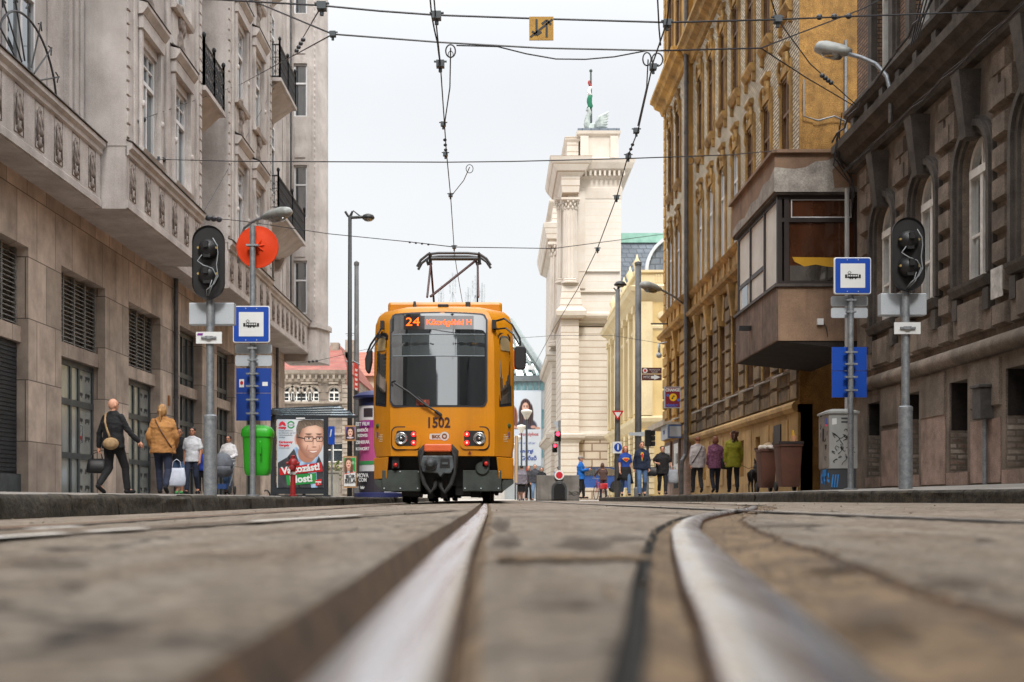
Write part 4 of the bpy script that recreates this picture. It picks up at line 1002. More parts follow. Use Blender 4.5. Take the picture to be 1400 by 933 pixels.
steps(m, xx(776), xa+.1, Yt+.6, Yq, [(0,zx(222)),(0,zx(192)),(.2,zx(189)),(.25,zx(185)),(0,zx(184))])
m.build('attic', CREAMB, st); m = MB()
steps(m, xx(768), xa, Yt-1.6, Yq, [(.2,zx(440)),(.6,zx(436)),(.7,zx(431)),(.3,zx(424)),(0,zx(390))])
steps(m, xx(766), xa, Yt-1.4, Yq, [(0,zx(600)),(0,zx(440))])
steps(m, xx(764), xa, Yt-1.6, Yq, [(.0,-.2),(0,zx(606)),(.5,zx(600)),(.6,zx(596)),(0,zx(592))])
m.build('portico', CREAMB, st)
Yr = 132; r_ = lambda x: (x-VX)*Yr/F; zr_ = lambda y: CZ+(HY-y)*Yr/F
m = MB()
steps(m, r_(757), r_(775), Yr, Yr+20, [(.3,-.2),(.3,zr_(606)),(.9,zr_(600)),(.9,zr_(594)),(.3,zr_(588)),(.2,zr_(500)),(.8,zr_(493)),(.9,zr_(486)),(.4,zr_(478)),(.1,zr_(470)),(.0,zr_(335)),(.8,zr_(328)),(1.0,zr_(318)),(1.2,zr_(308)),(.2,zr_(304)),(.1,zr_(282)),(.5,zr_(278)),(.5,zr_(274)),(.1,zr_(272))])
m.build('outer_pavilion', CREAMB, st)
m = MB(); column_(m, r_(761), Yr-.6, .75, zr_(475), zr_(335)); m.build('column', CREAM, st)
# slate roofs and the iron and glass vault behind
m = MB(); X0_, X1_ = xx(848)+.1, xx(1010)
m.add([(X0_,Yt+10,zx(470)),(X1_,Yt+10,zx(470)),(X1_,Yt+40,zx(470)),(X0_,Yt+40,zx(470)),(X0_,Yt+14,zx(303)*1.04),(X1_,Yt+14,zx(303)*1.04),(X1_,Yt+36,zx(303)*1.04),(X0_,Yt+36,zx(303)*1.04)],[(0,3,2,1),(4,5,6,7),(0,1,5,4),(1,2,6,5),(2,3,7,6),(3,0,4,7)])
o = m.build('roof', SLATE, st)
MB().box(X0_-.1, X1_, Yt+13.8, Yt+36, zx(303)*1.04, zx(289)*1.04).build('copper_ridge', COPPER, o)
# swan statue and flag on the attic
zt = zx(175.5)
sw = thing('swan_statue', 'white stone swan with raised wings standing on top of the station pavilion', 'statue', ((xx(812)), Yt+3, zt))
SWM = mat('white_statue_stone', lin(186,194,190), lin(136,146,142), .8, ns=3)
Y3 = Yt+3; Z = lambda y: CZ+(HY-y)*Y3/F+.0; XS = lambda x: (x-VX)*Y3/F
zb = zt-Z(175.5)
m = MB(); m.ell((XS(812), Y3, zt+.75), .9, .55, .7); m.tube([(XS(806),Y3,zt+.6),(XS(802),Y3-.1,zt+1.3),(XS(803),Y3-.1,zt+2.0),(XS(806),Y3-.1,zt+2.45),(XS(804),Y3-.1,zt+2.75),(XS(801),Y3-.1,zt+2.6)], [.42,.3,.22,.2,.24,.08], 8)
for k in range(5): m.ell((XS(806+3*k), Y3-.2, zt+.15), .35, .3, .25, 8, 6)
m.build('body', SWM, sw, smooth=True)
for sgn, yo in ((1,-.35),(1,.35)):
    m = MB()
    for k in range(6):
        t = k/5; a = Vector((XS(812)+.1, Y3+yo, zt+.8)); b = Vector((XS(830-t*2)+.1, Y3+yo*2.2, zt+2.65-1.5*t+(0 if yo > 0 else -.35)))
        m.tube([a, a.lerp(b,.5)+Vector((-.12,0,.2)), b], [.26,.32,.06], 6)
    m.build('wing', SWM, sw, smooth=True)
fp = thing('flagpole', 'thin flagpole with a limp red white and green flag beside the swan statue', 'flagpole', (XS(809), Y3+.6, zt))
m = MB().cyl((XS(809),Y3+.6,zt),(XS(808.5),Y3+.6,Z(95)), .12, .08, 8); m.ell((XS(808.5),Y3+.6,Z(94)), .16,.16,.16); m.build('pole', mat('green_pole', lin(70,86,80)), fp)
for nm, c, ya, yb in (('r', lin(170,60,60), 108, 116), ('w', lin(220,220,220), 116, 128), ('g', lin(30,110,80), 128, 147)):
    m = MB(); rings = []
    for k in range(5):
        y = ya+(yb-ya)*k/4; w = .14+.28*min(1, (y-104)/30)
        rings.append([(XS(808.3)+math.cos(t)*w*.6-.1+.08*math.sin(y*.5), Y3+.6+math.sin(t)*.2, Z(y)) for t in [2*PI*i/8 for i in range(8)]])
    m.loft(rings); m.build('flag_stripe', paint('flag_'+nm, c, .8), fp, smooth=True)
# yellow wing, nearer and lower
yw = thing('yellow_station_wing', 'pale yellow station wing with pilasters and a balustrade beside the cream pavilion', 'building', (9, 80, 0))
Yw = 72; wx = lambda x: (x-VX)*Yw/F; wz = lambda y: CZ+(HY-y)*Yw/F
XW = wx(874)
m = MB(); m.box(XW, XW+14, Yw, 91, -.2, wz(402)); m.build('wall', YEL, yw)
m = MB()
steps(m, XW, XW+14, Yw, 91, [(0,wz(413)),(.1,wz(410)),(.3,wz(404)),(.6,wz(400)),(.7,wz(394)),(.1,wz(390)),(.05,wz(388)),(.05,wz(374)),(.2,wz(373)),(.2,wz(370)),(-.1,wz(369))])
steps(m, XW, XW+14, Yw, 91, [(0,wz(586)),(.15,wz(582)),(.35,wz(577)),(.4,wz(572)),(0,wz(568))])
steps(m, XW, XW+14, Yw, 91, [(0,wz(452)),(.1,wz(449)),(.1,wz(446)),(0,wz(444))])
for u in (XW+.05, XW+2.0):
    m.box(u, u+.75, Yw-.16, Yw+.02, wz(568), wz(413)); 
    for k in range(11): m.box(u-.03, u+.85, Yw-.22, Yw+.02, wz(676-8*k), wz(676-8*k-7))
for k in range(9): m.box(XW+1.0+.16*k, XW+1.09+.16*k, Yw-.1, Yw+.05, wz(387), wz(375))
for y in (73.2,76,79,82,85,88,90.3):
    m.box(XW-.22, XW+.02, y-.4, y+.4, wz(565), wz(425)); m.box(XW-.32, XW+.02, y-.5, y+.5, wz(425), wz(416)); 
    for k in range(11): m.box(XW-.18, XW+.02, y-.55, y+.55, wz(676-8*k), wz(676-8*k-7))
m.build('trim', YELL, yw)
for y in (74.6,77.5,80.5,83.5,86.5,89.2):
    MB().box(XW-.05, XW+.05, y-.5, y+.5, wz(545), wz(440)).build('window', GLASSW, yw); MB().box(XW-.05, XW+.05, y-.5, y+.5, wz(660), wz(590)).build('window', GLASSW, yw)
m = MB(); m.ell((XW+1.4, Yw-.02, wz(432)), .28,.08,.28, 14, 8); m.build('roundel', YELL, yw)
for k in range(5): 
    m = MB(); y = 74+3.8*k; m.lathe([(.2,0),(.3,.3),(.15,.5),(.3,.9),(.1,1.2),(.02,1.5)], (XW+.1,y,wz(372)),10); m.build('urn', YELL, yw, smooth=True)
# arched glazed vault end behind the wing
gv = thing('glazed_vault', 'blue grey rounded roof vault with a pale arched rim behind the yellow wing', 'roof', (14, 90, 0))
Yv = 92; vx = lambda x: (x-VX)*Yv/F; vz = lambda y: CZ+(HY-y)*Yv/F
cx, cz, rr = vx(935), vz(372), (935-885)*Yv/F
m = MB(); m.py_([(cx+rr*math.cos(PI*i/24), cz+1.05*rr*math.sin(PI*i/24)) for i in range(25)], Yv, 112); m.build('vault', SLATE, gv)
m = MB(); m.arch(lambda u, v, d: (u, Yv-d, v), cx, cz, rr*.99, rr*1.07, -.2, .4, 24); m.build('rim', mat('pale_metal_rim', lin(196,204,212)), gv)
m = MB()
m.box(cx-rr*1.2, cx+rr*1.2, Yv, 112, -.2, cz); m.build('wall', YEL, gv)
# brick and stone house with red roof at the end of the left side
gh = thing('grey_house_red_roof', 'old grey house with paired arched windows and a red tiled roof past the bus shelter', 'building', (-14, 92, 0))
GHM = mat('grey_old_stucco', lin(158,144,132), lin(126,116,106), .9, ns=.9, bs=10, streak=.6, sc=lin(90,82,76), brick=(30,.55,lin(110,102,94),.03,.03,.5))
GHT = mat('grey_old_trim', lin(176,164,150), lin(132,122,112), .9, ns=1.5, bs=10, streak=.5, sc=lin(96,88,80))
TILE = mat('red_roof_tiles', lin(150,94,82), lin(120,76,68), .85, ns=1, bs=12, brick=(.5,.45,lin(140,66,58),.04,.12,.6))
Yg = 90; gx = lambda x: (x-VX)*Yg/F; gz = lambda y: CZ+(HY-y)*Yg/F
m = MB(); Tg = lambda u, v, d: (u, Yg-d, v)
gh_h = [(gx(c)-.42, gx(c)+.42, gz(549), gz(529), 1) for c in (418.5, 428.5, 456.5, 405, 395)]+[(gx(c)-.42, gx(c)+.42, gz(632), gz(606)) for c in (462, 446, 418, 400)]
facade(m, Tg, gx(300), gx(474), -.2, gz(508), gh_h, .3); m.quad(*[Tg(u, v, -.3) for u, v in ((gx(300),-.2),(gx(474),-.2),(gx(474),gz(508)),(gx(300),gz(508)))])
m.quad((gx(474),Yg,-.2),(gx(474),Yg+25,-.2),(gx(474),Yg+25,gz(508)),(gx(474),Yg,gz(508)))
m.build('wall', GHM, gh)
m = MB()
m.mould(Tg, gx(300), gx(476), [(0,gz(524)),(.15,gz(522)),(.2,gz(516)),(.5,gz(512)),(.6,gz(507)),(0,gz(506))])
for k in range(40): u = gx(474)-.45*k; m.box(u-.12, u+.05, Yg-.45, Yg, gz(519), gz(513))
for y in (553, 640, 596): m.mould(Tg, gx(300), gx(475), [(0,gz(y)),(.2,gz(y-1)),(.2,gz(y-3)),(0,gz(y-4))])
for c in (418.5, 428.5, 456.5, 405, 395): m.arch(Tg, gx(c), gz(529)-.42, .42, .58, -.02, .12, 10)
m.box(gx(412),gx(435),Yg-.25,Yg,gz(525.5),gz(523)); m.box(gx(450),gx(463),Yg-.25,Yg,gz(525.5),gz(523))
for k in range(26): m.box(gx(468), gx(474)+.1, Yg-.1, Yg+.5, gz(676-6.3*k), gz(676-6.3*k-5.4))
m.build('trim', GHT, gh)
for h in gh_h: window(gh, ((h[0]+h[1])/2, Yg+.2, h[2]), 0, .84, h[3]-h[2], 'a' if len(h) > 4 else 's', OLDW, GLASSW)
m = MB(); m.add([(gx(300),Yg-.6,gz(507)),(gx(476),Yg-.6,gz(507)),(gx(476),Yg+26,gz(507)),(gx(300),Yg+26,gz(507)),(gx(300)-1,Yg+9,gz(452)),(gx(444),Yg+9,gz(452)),(gx(444),Yg+16,gz(452)),(gx(300)-1,Yg+16,gz(452))],[(0,3,2,1),(4,5,6,7),(0,1,5,4),(1,2,6,5),(2,3,7,6),(3,0,4,7)])
rf = m.build('roof', TILE, gh); m = MB()
for c, h in ((462,448),(440,452),(454,466)): m.box(gx(c)-.35, gx(c)+.35, Yg+7, Yg+8, gz(480), gz(h))
m.build('chimney', GHT, rf); m = MB()
m.tube([(gx(462),Yg+7.5,gz(450)),(gx(462),Yg+7.5,gz(436))],.03,5); m.tube([(gx(455),Yg+7.5,gz(438)),(gx(469),Yg+7.5,gz(437))],.025,5); m.tube([(gx(457),Yg+7.5,gz(441)),(gx(467),Yg+7.5,gz(440))],.02,5); m.build('aerial', WIREM, rf)
ph = thing('terracotta_roof_house', 'pale house under a long terracotta roof just left of the tram', 'building', (-11, 118, 0))
Yh = 115; hx = lambda x: (x-VX)*Yh/F; hz = lambda y: CZ+(HY-y)*Yh/F
m = MB(); m.box(hx(470), hx(560), Yh, Yh+20, -.2, hz(514)); m.build('wall', mat('beige_plaster', lin(206,190,166), lin(186,170,148), ns=.6, streak=.3), ph)
m = MB(); m.add([(hx(468),Yh-.6,hz(515)),(hx(562),Yh-.6,hz(515)),(hx(562),Yh+20,hz(515)),(hx(468),Yh+20,hz(515)),(hx(455),Yh+9,hz(466)),(hx(562),Yh+9,hz(466)),(hx(562),Yh+11,hz(466)),(hx(455),Yh+11,hz(466))],[(0,3,2,1),(4,5,6,7),(0,1,5,4),(1,2,6,5),(2,3,7,6),(3,0,4,7)])
m.build('roof', mat('terracotta_tiles', lin(170,112,94), lin(146,92,78), .85, ns=1, brick=(.5,.45,lin(140,80,62),.04,.12,.6)), ph)
for c in (492, 505, 518):
    for y in (530, 575, 620): window(ph, (hx(c), Yh-.02, hz(y+24)), 0, 1.1, 1.7, 's', OLDW, GLASSW)
# low wall with shrubs between the shelter and the poster pole
lw = MB().box(-11.5, -7.2, 53.0, 53.3, .05, 1.25); lw.box(-11.55, -7.15, 52.95, 53.35, 1.25, 1.33); o = lw.build('low_wall', mat('concrete_low_wall', lin(176,172,160), lin(150,146,136), ns=2)); tag(o, 'low pale concrete wall below the shrubs beyond the shelter', 'wall')
def leaves(n, box, size, seed, m=None, cmix=None):
    rd = random.Random(seed); m = m or MB()
    x0, x1, y0, y1, z0, z1 = box
    for i in range(n):
        c = Vector((rd.uniform(x0,x1), rd.uniform(y0,y1), z0+(z1-z0)*rd.random()**.8))
        if noise.noise(c*1.6+Vector((seed,0,0))) < -.12: continue
        if c.z > z0+(z1-z0)*(.7+.3*noise.noise(Vector((c.x*2, seed, 0)))): continue
        a = Vector((rd.uniform(-1,1), rd.uniform(-1,1), rd.uniform(-.3,1))).normalized()*size*rd.uniform(.6,1.3); b = a.cross(Vector((rd.random(),rd.random(),rd.random()-.5))).normalized()*size*.45
        m.cm = rd.randrange(3); m.add([c-a*.5, c+b*.5, c+a*.5, c-b*.5], [(0,1,2,3)])
    return m
LEAF = [mat('leaf_green', lin(120,140,60), lin(90,112,44), .7), mat('leaf_dark', lin(78,98,40), lin(60,78,32), .7), mat('leaf_yellow', lin(158,160,84), lin(128,134,66), .7)]
for i, (a, b, lab) in enumerate(((-11.4,-9.6,'left half of the clipped yellow green shrubs growing above the low wall'),(-9.6,-7.3,'right half of the clipped yellow green shrubs growing above the low wall'))):
    t = thing('shrub', ['wider', 'bushier'][i]+' yellow green shrub '+['nearer the bus shelter', 'nearer the poster pole']+'' if False else ['yellow green shrub above the low wall, nearer the bus shelter poster','yellow green shrub above the low wall, nearer the poster pole'][i], 'shrub', ((a+b)/2, 54, .1), 'shrubs above the low wall')
    leaves(2600, (a, b, 53.5, 54.8, .9, 2.1), .16, i+3).build('foliage', LEAF, t, fix=False)
    m = MB()
    for k in range(7): x = a+(b-a)*(k+.5)/7; m.tube([(x,54.1,.1),(x+.1,54.15,.9),(x+.15*math.sin(k),54.1,1.7)], [.035,.025,.01], 5)
    m.build('stem', mat('twig', lin(96,80,62)), t)
# glass corner building with a big banner
gb = thing('glass_office_building', 'modern office block with a slanting glass roof and dark cornice right of the tram', 'building', (3, 170, 0))
Yo = 165; ox = lambda x: (x-VX)*Yo/F; oz = lambda y: CZ+(HY-y)*Yo/F
OFF = mat('office_concrete', lin(188,194,196), lin(168,174,178), .7, ns=.3)
m = MB(); m.box(ox(640), ox(746), Yo, Yo+30, -.2, oz(520)); m.build('wall', OFF, gb)
MB().box(ox(640), ox(748)+.3, Yo-.6, Yo+30, oz(522), oz(514)).build('cornice', mat('dark_cornice', lin(120,128,130)), gb)
TEAL = glass('teal_glass', lin(120,170,176), .08, .25, lin(86,136,144))
m = MB(); m.add([(ox(640),Yo,oz(514)),(ox(744),Yo,oz(514)),(ox(744),Yo+25,oz(514)),(ox(640),Yo+25,oz(514)),(ox(640),Yo+3,oz(434)),(ox(696),Yo+3,oz(434)),(ox(696),Yo+20,oz(434)),(ox(640),Yo+20,oz(434))],[(0,3,2,1),(4,5,6,7),(0,1,5,4),(1,2,6,5),(2,3,7,6),(3,0,4,7)]); rf = m.build('glass_roof', TEAL, gb)
m = MB()
for a, b in (((690,512),(690,436)),((704,512),(692,436)),((718,512),(694,436)),((731,512),(695.5,436)),((745,512),(697,434))):
    m.tube([(ox(a[0]),Yo-.15,oz(a[1])),(ox(b[0]),Yo+2.9,oz(b[1]))], .22 if a[0] < 745 else .55, 6)
for y, x1 in ((494,734),(474,722),(454,708)): t = (514-y)/80; m.tube([(ox(640),Yo+3*t-.15,oz(y)),(ox(x1+4),Yo+3*t-.15,oz(y))], .18, 6)
m.build('glazing_bar', mat('roof_bars', lin(150,160,160)), rf)
MB().box(ox(722),ox(731),Yo-.1,Yo+1,oz(506),oz(500)).build('roof_light', WHITE, rf)
for k in range(7): MB().box(ox(690+8*k), ox(696+8*k), Yo-.1, Yo+.2, oz(534), oz(523)).build('window', TEAL, gb)
for k in range(3): MB().box(ox(741), ox(744.5), Yo-.08, Yo+.2, oz(560+40*k+26), oz(560+40*k)).build('window', TEAL, gb)
bn = thing('billboard_banner', 'huge white advertising banner of two long haired women hung on the office block', 'banner', (ox(722), Yo-1, oz(600)))
Yb = Yo-1.2; bx = lambda x: (x-VX)*Yb/F; bz = lambda y: CZ+(HY-y)*Yb/F
BP = lambda pts, mt, nm, k: sheet(nm, [(bx(x), bz(y)) for x, y in pts], mt, bn, Yb-.02-.012*k, .01)
MB().box(bx(690), bx(740), Yb, Yb+.3, bz(637), bz(534)).build('banner_cloth', mat('banner_white', lin(216,226,236), lin(200,212,226), .7, ns=.2), bn)
SKINP = paint('poster_skin', lin(206,150,128), .7); HAIRP = paint('poster_dark_hair', lin(40,30,30), .7); HAIRB = paint('poster_brown_hair', lin(110,64,46), .7); CLOTHP = paint('poster_dark_cloth', lin(52,52,64), .7)
def two_women(x, y):
    c = bl((206,218,232), (228,234,240), sm(690, 742, x))
    for cx, cy, k, hc in ((697,562,1.0,(96,56,44)),(718.5,557,1.0,(40,30,34))):
        X, Y_ = (x-cx)/k, (y-cy)/k
        c = bl(c, (66,66,82) if cx > 700 else (150,120,130), el(X, Y_, 1.5, 27, 14, 12, .12)*(Y_ > 14))
        h = max(el(X, Y_, 0, -1.5, 7.2, 10, .1), el(X, Y_, -5.5, 10, 4, 14, .15), el(X, Y_, 6.5, 10, 4.2, 15, .15))
        c = bl(c, bl(hc, (hc[0]+50, hc[1]+36, hc[2]+30), .5+.5*math.sin(X*2.2+Y_*.12)), h)
        c = bl(c, (214,160,138), el(X, Y_, 0.3, 12, 3, 5, .2))
        f = el(X, Y_, 0, 1, 4.7, 7.4, .08)
        sk = bl((236,190,168), (196,138,118), sm(2.2, 5, abs(X+1)+max(0, Y_-3)*.4))
        for q in (-1.9, 1.9): sk = bl(sk, (50,34,34), el(X, Y_, q, -.4, 1.1, .6, .4)); sk = bl(sk, (70,46,42), el(X, Y_, q, -2, 1.5, .35, .5))
        sk = bl(sk, (190,128,112), el(X, Y_, .5, 2, .7, 1.2, .6)); sk = bl(sk, (160,60,66), el(X, Y_, 0, 4.4, 2.1, 1.1, .3)); sk = bl(sk, (246,240,236), el(X, Y_, 0, 4.1, 1.5, .5, .3))
        c = bl(c, sk, f)
    for cx, cy in ((702,584),(709,585),(729,584),(735,586)): c = bl(c, (216,166,146), el(x, y, cx, cy, 3.6, 2, .2))
    if y > 587.5: c = bl((206,218,232), (226,232,238), sm(690, 742, x))
    return c
picture('printed_picture', two_women, 690, 739.5, 536, 637, bx, bz, Yb-.02, 110, 200, bn)
text('banner_lettering', 'mosolyhoz', .62, RED, bn, (bx(723),Yb-.06,bz(594)), bold=.01); text('banner_lettering', 'ajánlat ami jól jár', .42, BLUE, bn, (bx(718),Yb-.06,bz(606)))
text('banner_lettering', 'energi', .75, BLUE, bn, (bx(720),Yb-.06,bz(617)), bold=.02); text('banner_lettering', 'Győző', .8, BLUE, bn, (bx(723),Yb-.06,bz(627)), bold=.02)
br = thing('brown_corner_house', 'narrow dark brown house between the banner building and the station', 'building', (8, 210, 0))
m = MB(); Yk = 205; kx = lambda x: (x-VX)*Yk/F; kz = lambda y: CZ+(HY-y)*Yk/F
m.box(kx(742), kx(775), Yk, Yk+10, -.2, kz(541)); m.build('wall', mat('brown_far_brick', lin(128,96,84), lin(104,78,70)), br)
for k in range(4): MB().box(kx(750), kx(754), Yk-.1, Yk+.1, kz(560+26*k+14), kz(560+26*k)).build('window', GLASSW, br)
MB().box(kx(740), kx(777), Yk-.5, Yk+10, kz(543), kz(539)).build('roof', TILE, br)
# block behind the tram with aerial masts on its roof
ab = thing('office_block', 'flat roofed block mostly hidden behind the tram', 'building', (-4, 150, 0))
Yc = 150; cx_ = lambda x: (x-VX)*Yc/F; cz_ = lambda y: CZ+(HY-y)*Yc/F
m = MB(); m.box(cx_(520), cx_(690), Yc, Yc+18, -.2, cz_(428)); m.build('wall', mat('far_block_concrete', lin(196,192,186)), ab)
for i in range(9):
    for j in range(8): MB().box(cx_(530+17*i), cx_(538+17*i), Yc-.05, Yc+.1, cz_(440+30*j+14), cz_(440+30*j)).build('window', GLASSW, ab)
AER = mat('aerial_grey', lin(186,192,196), lin(150,158,164), ns=3)
for x, y0, lab in ((603,390,'shortest twin panel aerial mast on the far roof, left of the pantograph arm'),(619,373,'tallest triple panel aerial mast on the far roof beside the contact wire'),(640,393,'short aerial mast on the far roof right of the contact wire'),(650,377,'tall aerial mast on the far roof beside the right pantograph rod'),(659,387,'small side aerial on the far roof at the far right of the row')):
    a = thing('aerial_mast', lab, 'antenna', (cx_(x), Yc+3, cz_(428)), 'aerial masts on the far roof')
    Y5 = Yc+3; ax = (x-VX)*Y5/F; z0 = cz_(428); z1 = CZ+(HY-y0)*Y5/F
    MB().cyl((ax,Y5,z0),(ax,Y5,z1), .1, .08, 6).build('pole', AER, a)
    m = MB()
    for d in ((-.3,.3) if x in (603,640,659) else (-.35,0,.35)): m.box(ax+d-.1, ax+d+.1, Y5-.3, Y5-.15, z1-2.6-.4*abs(d), z1-.2-.5*(d < 0)); m.tube([(ax,Y5,z1-1),(ax+d,Y5-.2,z1-1.2)], .04, 4)
    m.build('panel_aerial', AER, a)
    m = MB(); m.tube([(ax,Y5,z1-2.5),(ax-1,Y5,z0)], .03, 4); m.tube([(ax,Y5,z1-2.5),(ax+1,Y5,z0)], .03, 4); m.build('stay', AER, a)
# unseen house blocks behind the camera, added and darkened for the windscreen reflection
bk = thing('reflection_house', 'plain unseen dark house blocks added behind the viewer for the windscreen reflection', 'building', (14, -95, 0))
MB().box(7.6, 40, -76, BEH-.05, 0, 26).box(3.3, 40, -110, -76.02, 0, 40).box(-40, -8.2, -76, BEH-.05, 0, 26).build('wall', mat('reflection_house_dark', (.05,.045,.04), (.03,.028,.026), .95, ns=1), bk); MB().box(7.4, 40, -76, BEH-.05, 26, 26.6).box(1.0, 40, -110.2, -76.02, 40, 40.6).build('roof', CAPM, bk)
MB().box(-40, -12.5, -110, -76.02, 0, 40).build('wall', MATS['reflection_house_dark'], bk)
# ------------------------------------------------------------------ tram
TRY = lin(216,140,8)
TRM = mat('tram_yellow', TRY, tuple(x*.9 for x in TRY[:3]), .38, ns=1.2, fine=.08, streak=.4, sc=lin(150,92,20), coat=.2)
TRD = mat('tram_underframe', lin(62,70,66), lin(44,50,48), .7, ns=4, streak=.3, sc=lin(40,34,28))
SEAL = paint('tram_seal', (.012,.014,.022), .5)
WSG = glass('windscreen', (.012,.016,.019), .38, .02, (.008,.01,.012)); SGL = glass('tram_side_glass', (.04,.045,.045), .3, .03, (.015,.018,.018))
tm = thing('tram', 'yellow articulated tram number 1502 standing on the straight track', 'tram', (-.915, 19.5, 0))
CXT, YF = -.915, 19.5
tx = lambda x: (x-605.5)/82; tz = lambda y: .08+(HY-y)/82     # photo scale at the front plane, metres from the tram's middle
def ring(z, hw, fw, yf, ys, yb=27.5, zs=None):
    zs = z if zs is None else zs
    pts = [(-hw, ys, zs), (-hw+.03, ys-.1, zs), (-fw-.06, yf+.1, z), (-fw, yf+.02, z)]+[(-fw+2*fw*i/6, yf-.05*(1-((i-3)/3)**2), z) for i in range(1,6)]+[(fw, yf+.02, z), (fw+.06, yf+.1, z), (hw-.03, ys-.1, zs), (hw, ys, zs), (hw, yb, zs), (-hw, yb, zs)]
    return [(CXT+x, YF+y, zz) for x, y, zz in pts]
m = MB()
m.loft([ring(.79,1.17,.86,.0,.5), ring(1.0,1.2,.87,-.01,.5), ring(1.6,1.2,.87,0,.5), ring(2.6,1.19,.86,.07,.53), ring(3.05,1.17,.83,.12,.56), ring(3.2,1.12,.77,.16,.6), ring(3.28,1.04,.7,.22,.66), ring(3.33,.9,.6,.34,.8), ring(3.35,.6,.4,.6,1.0)])
body = m.build('body', TRM, tm, auto=28)
MB().box(CXT-.98, CXT+.98, YF+1.2, YF+26, 3.3, 3.38).build('roof_deck', TRM, tm, bevel=.03)
# front wheel-side skirt corners hanging lower than the centre
for s in (-1, 1):
    P = [(.9,.02),(1.19,.48),(1.19,1.6),(1.0,1.6)]
    m = MB(); a = [(CXT+s*x, YF+y, .775) for x, y in P]; b = [(CXT+s*(x-.02*(i == 0)), YF+y+.02, .41) for i, (x, y) in enumerate(P)]; b[0] = (CXT+s*.94, YF+.1, .41)
    m.loft([b, a]); m.build('skirt', TRM, tm, bevel=.01)
# windscreen with rubber surround; curved, following the front
def front_pt(x, z, out=0):
    t = max(-1, min(1, x/.87)); yf = lerp(z, [(.79,0),(1.6,0),(2.6,.07),(3.05,.12),(3.2,.16),(3.28,.22)])
    return Vector((CXT+x, YF+yf-.05*(1-t*t)-out, z))
def panel(m, x0, x1, z0, z1, r, out, nx=16):
    "rounded rectangle panel hugging the front; taller in the middle of the top edge"
    cols = []
    for i in range(nx+1):
        x = x0+(x1-x0)*i/nx; e = min(x-x0, x1-x); d = 0 if e >= r else r-math.sqrt(max(0, r*r-(r-e)**2))
        t = (x-(x0+x1)/2)/((x1-x0)/2); zt = z1+.035*(1-t*t)-d
        cols.append([front_pt(x, z0+d+(zt-z0-d)*j/6, out) for j in range(7)])
    for a, b in zip(cols, cols[1:]):
        for j in range(6): m.quad(a[j], b[j], b[j+1], a[j+1])
wx0, wx1, wz0, wz1 = tx(533), tx(667), tz(557), tz(428)
m = MB(); panel(m, wx0, wx1, wz0, wz1, .1, .006, 40); ws = m.build('windscreen_seal', SEAL, tm, smooth=True)
m = MB(); panel(m, wx0+.03, wx1-.03, wz0+.03, wz1-.028, .08, .012, 40); wsg = m.build('windscreen', WSG, tm, smooth=True)
# blind of the destination display and its glowing letters, sun visor band
def patch(name, mt, x0, x1, z0, z1, out, parent):
    m = MB(); n = 10
    for i in range(n):
        a, b = x0+(x1-x0)*i/n, x0+(x1-x0)*(i+1)/n; m.quad(front_pt(a,z0,out), front_pt(b,z0,out), front_pt(b,z1,out), front_pt(a,z1,out))
    return m.build(name, mt, parent)
dd = patch('destination_display', glass('display_glass', (.03,.012,.006), .18, .08), tx(552), tx(648), tz(450), tz(431), .016, wsg)
LED = mat('led_orange', lin(255,90,8), lin(255,80,4), emit=1.2, fine=0)
def led(s, x0, x1, zc, h):
    o = text('led_lettering', s, h, LED, dd, (0,0,0), align='LEFT', bold=.0, local=True)
    w = max(v.co.x for v in o.data.vertices); mn = min(v.co.x for v in o.data.vertices)
    for v in o.data.vertices: 
        x = x0+(v.co.x-mn)/(w-mn)*(x1-x0); p = front_pt(x, zc+v.co.y, .02+v.co.z); v.co = (p.x-CXT, p.z, -(p.y-YF))
    o.location = Vector((CXT, YF, 0))-wl(dd); return o
led('24', tx(555), tx(574), tz(440), .2); led('Közvágóhíd H', tx(584), tx(645), tz(440.5), .14)
patch('sun_visor', glass('visor_strip', (.085,.105,.11), .34, .03, (.035,.042,.045)), wx0+.05, wx1-.05, tz(487), tz(457), .0145, wsg)
m = MB()
for z in (tz(457), tz(487)): m.tube([front_pt(wx0+.05+(wx1-wx0-.1)*i/10, z, .017) for i in range(11)], .008, 4)
m.build('visor_edge', paint('visor_edge', lin(130,140,146)), wsg)
text('line_card', '24', .11, paint('card_orange', lin(230,90,30)), wsg, front_pt(tx(579), tz(551), .022), ext=.004)
patch('line_card_back', paint('card_dark_red', lin(110,40,24)), tx(570), tx(588), tz(555), tz(547), .016, wsg)
# wiper
m = MB(); m.tube([front_pt(tx(598),tz(564),.06), front_pt(tx(580),tz(553),.08), front_pt(tx(560),tz(537),.06), front_pt(tx(540),tz(524),.05)], .016, 6)
m.tube([front_pt(tx(592),tz(561),.05), front_pt(tx(572),tz(543),.06)], .012, 6); m.tube([front_pt(tx(537),tz(528),.045), front_pt(tx(535),tz(523),.04), front_pt(tx(541),tz(521),.04)], .012, 6)
m.cyl(front_pt(tx(603),tz(568),.0), front_pt(tx(603),tz(568),.07), .03, n=8); m.tube([front_pt(tx(603),tz(568),.05), front_pt(tx(596),tz(563),.06)], .03, 6)
m.build('wiper', BLACK, tm)
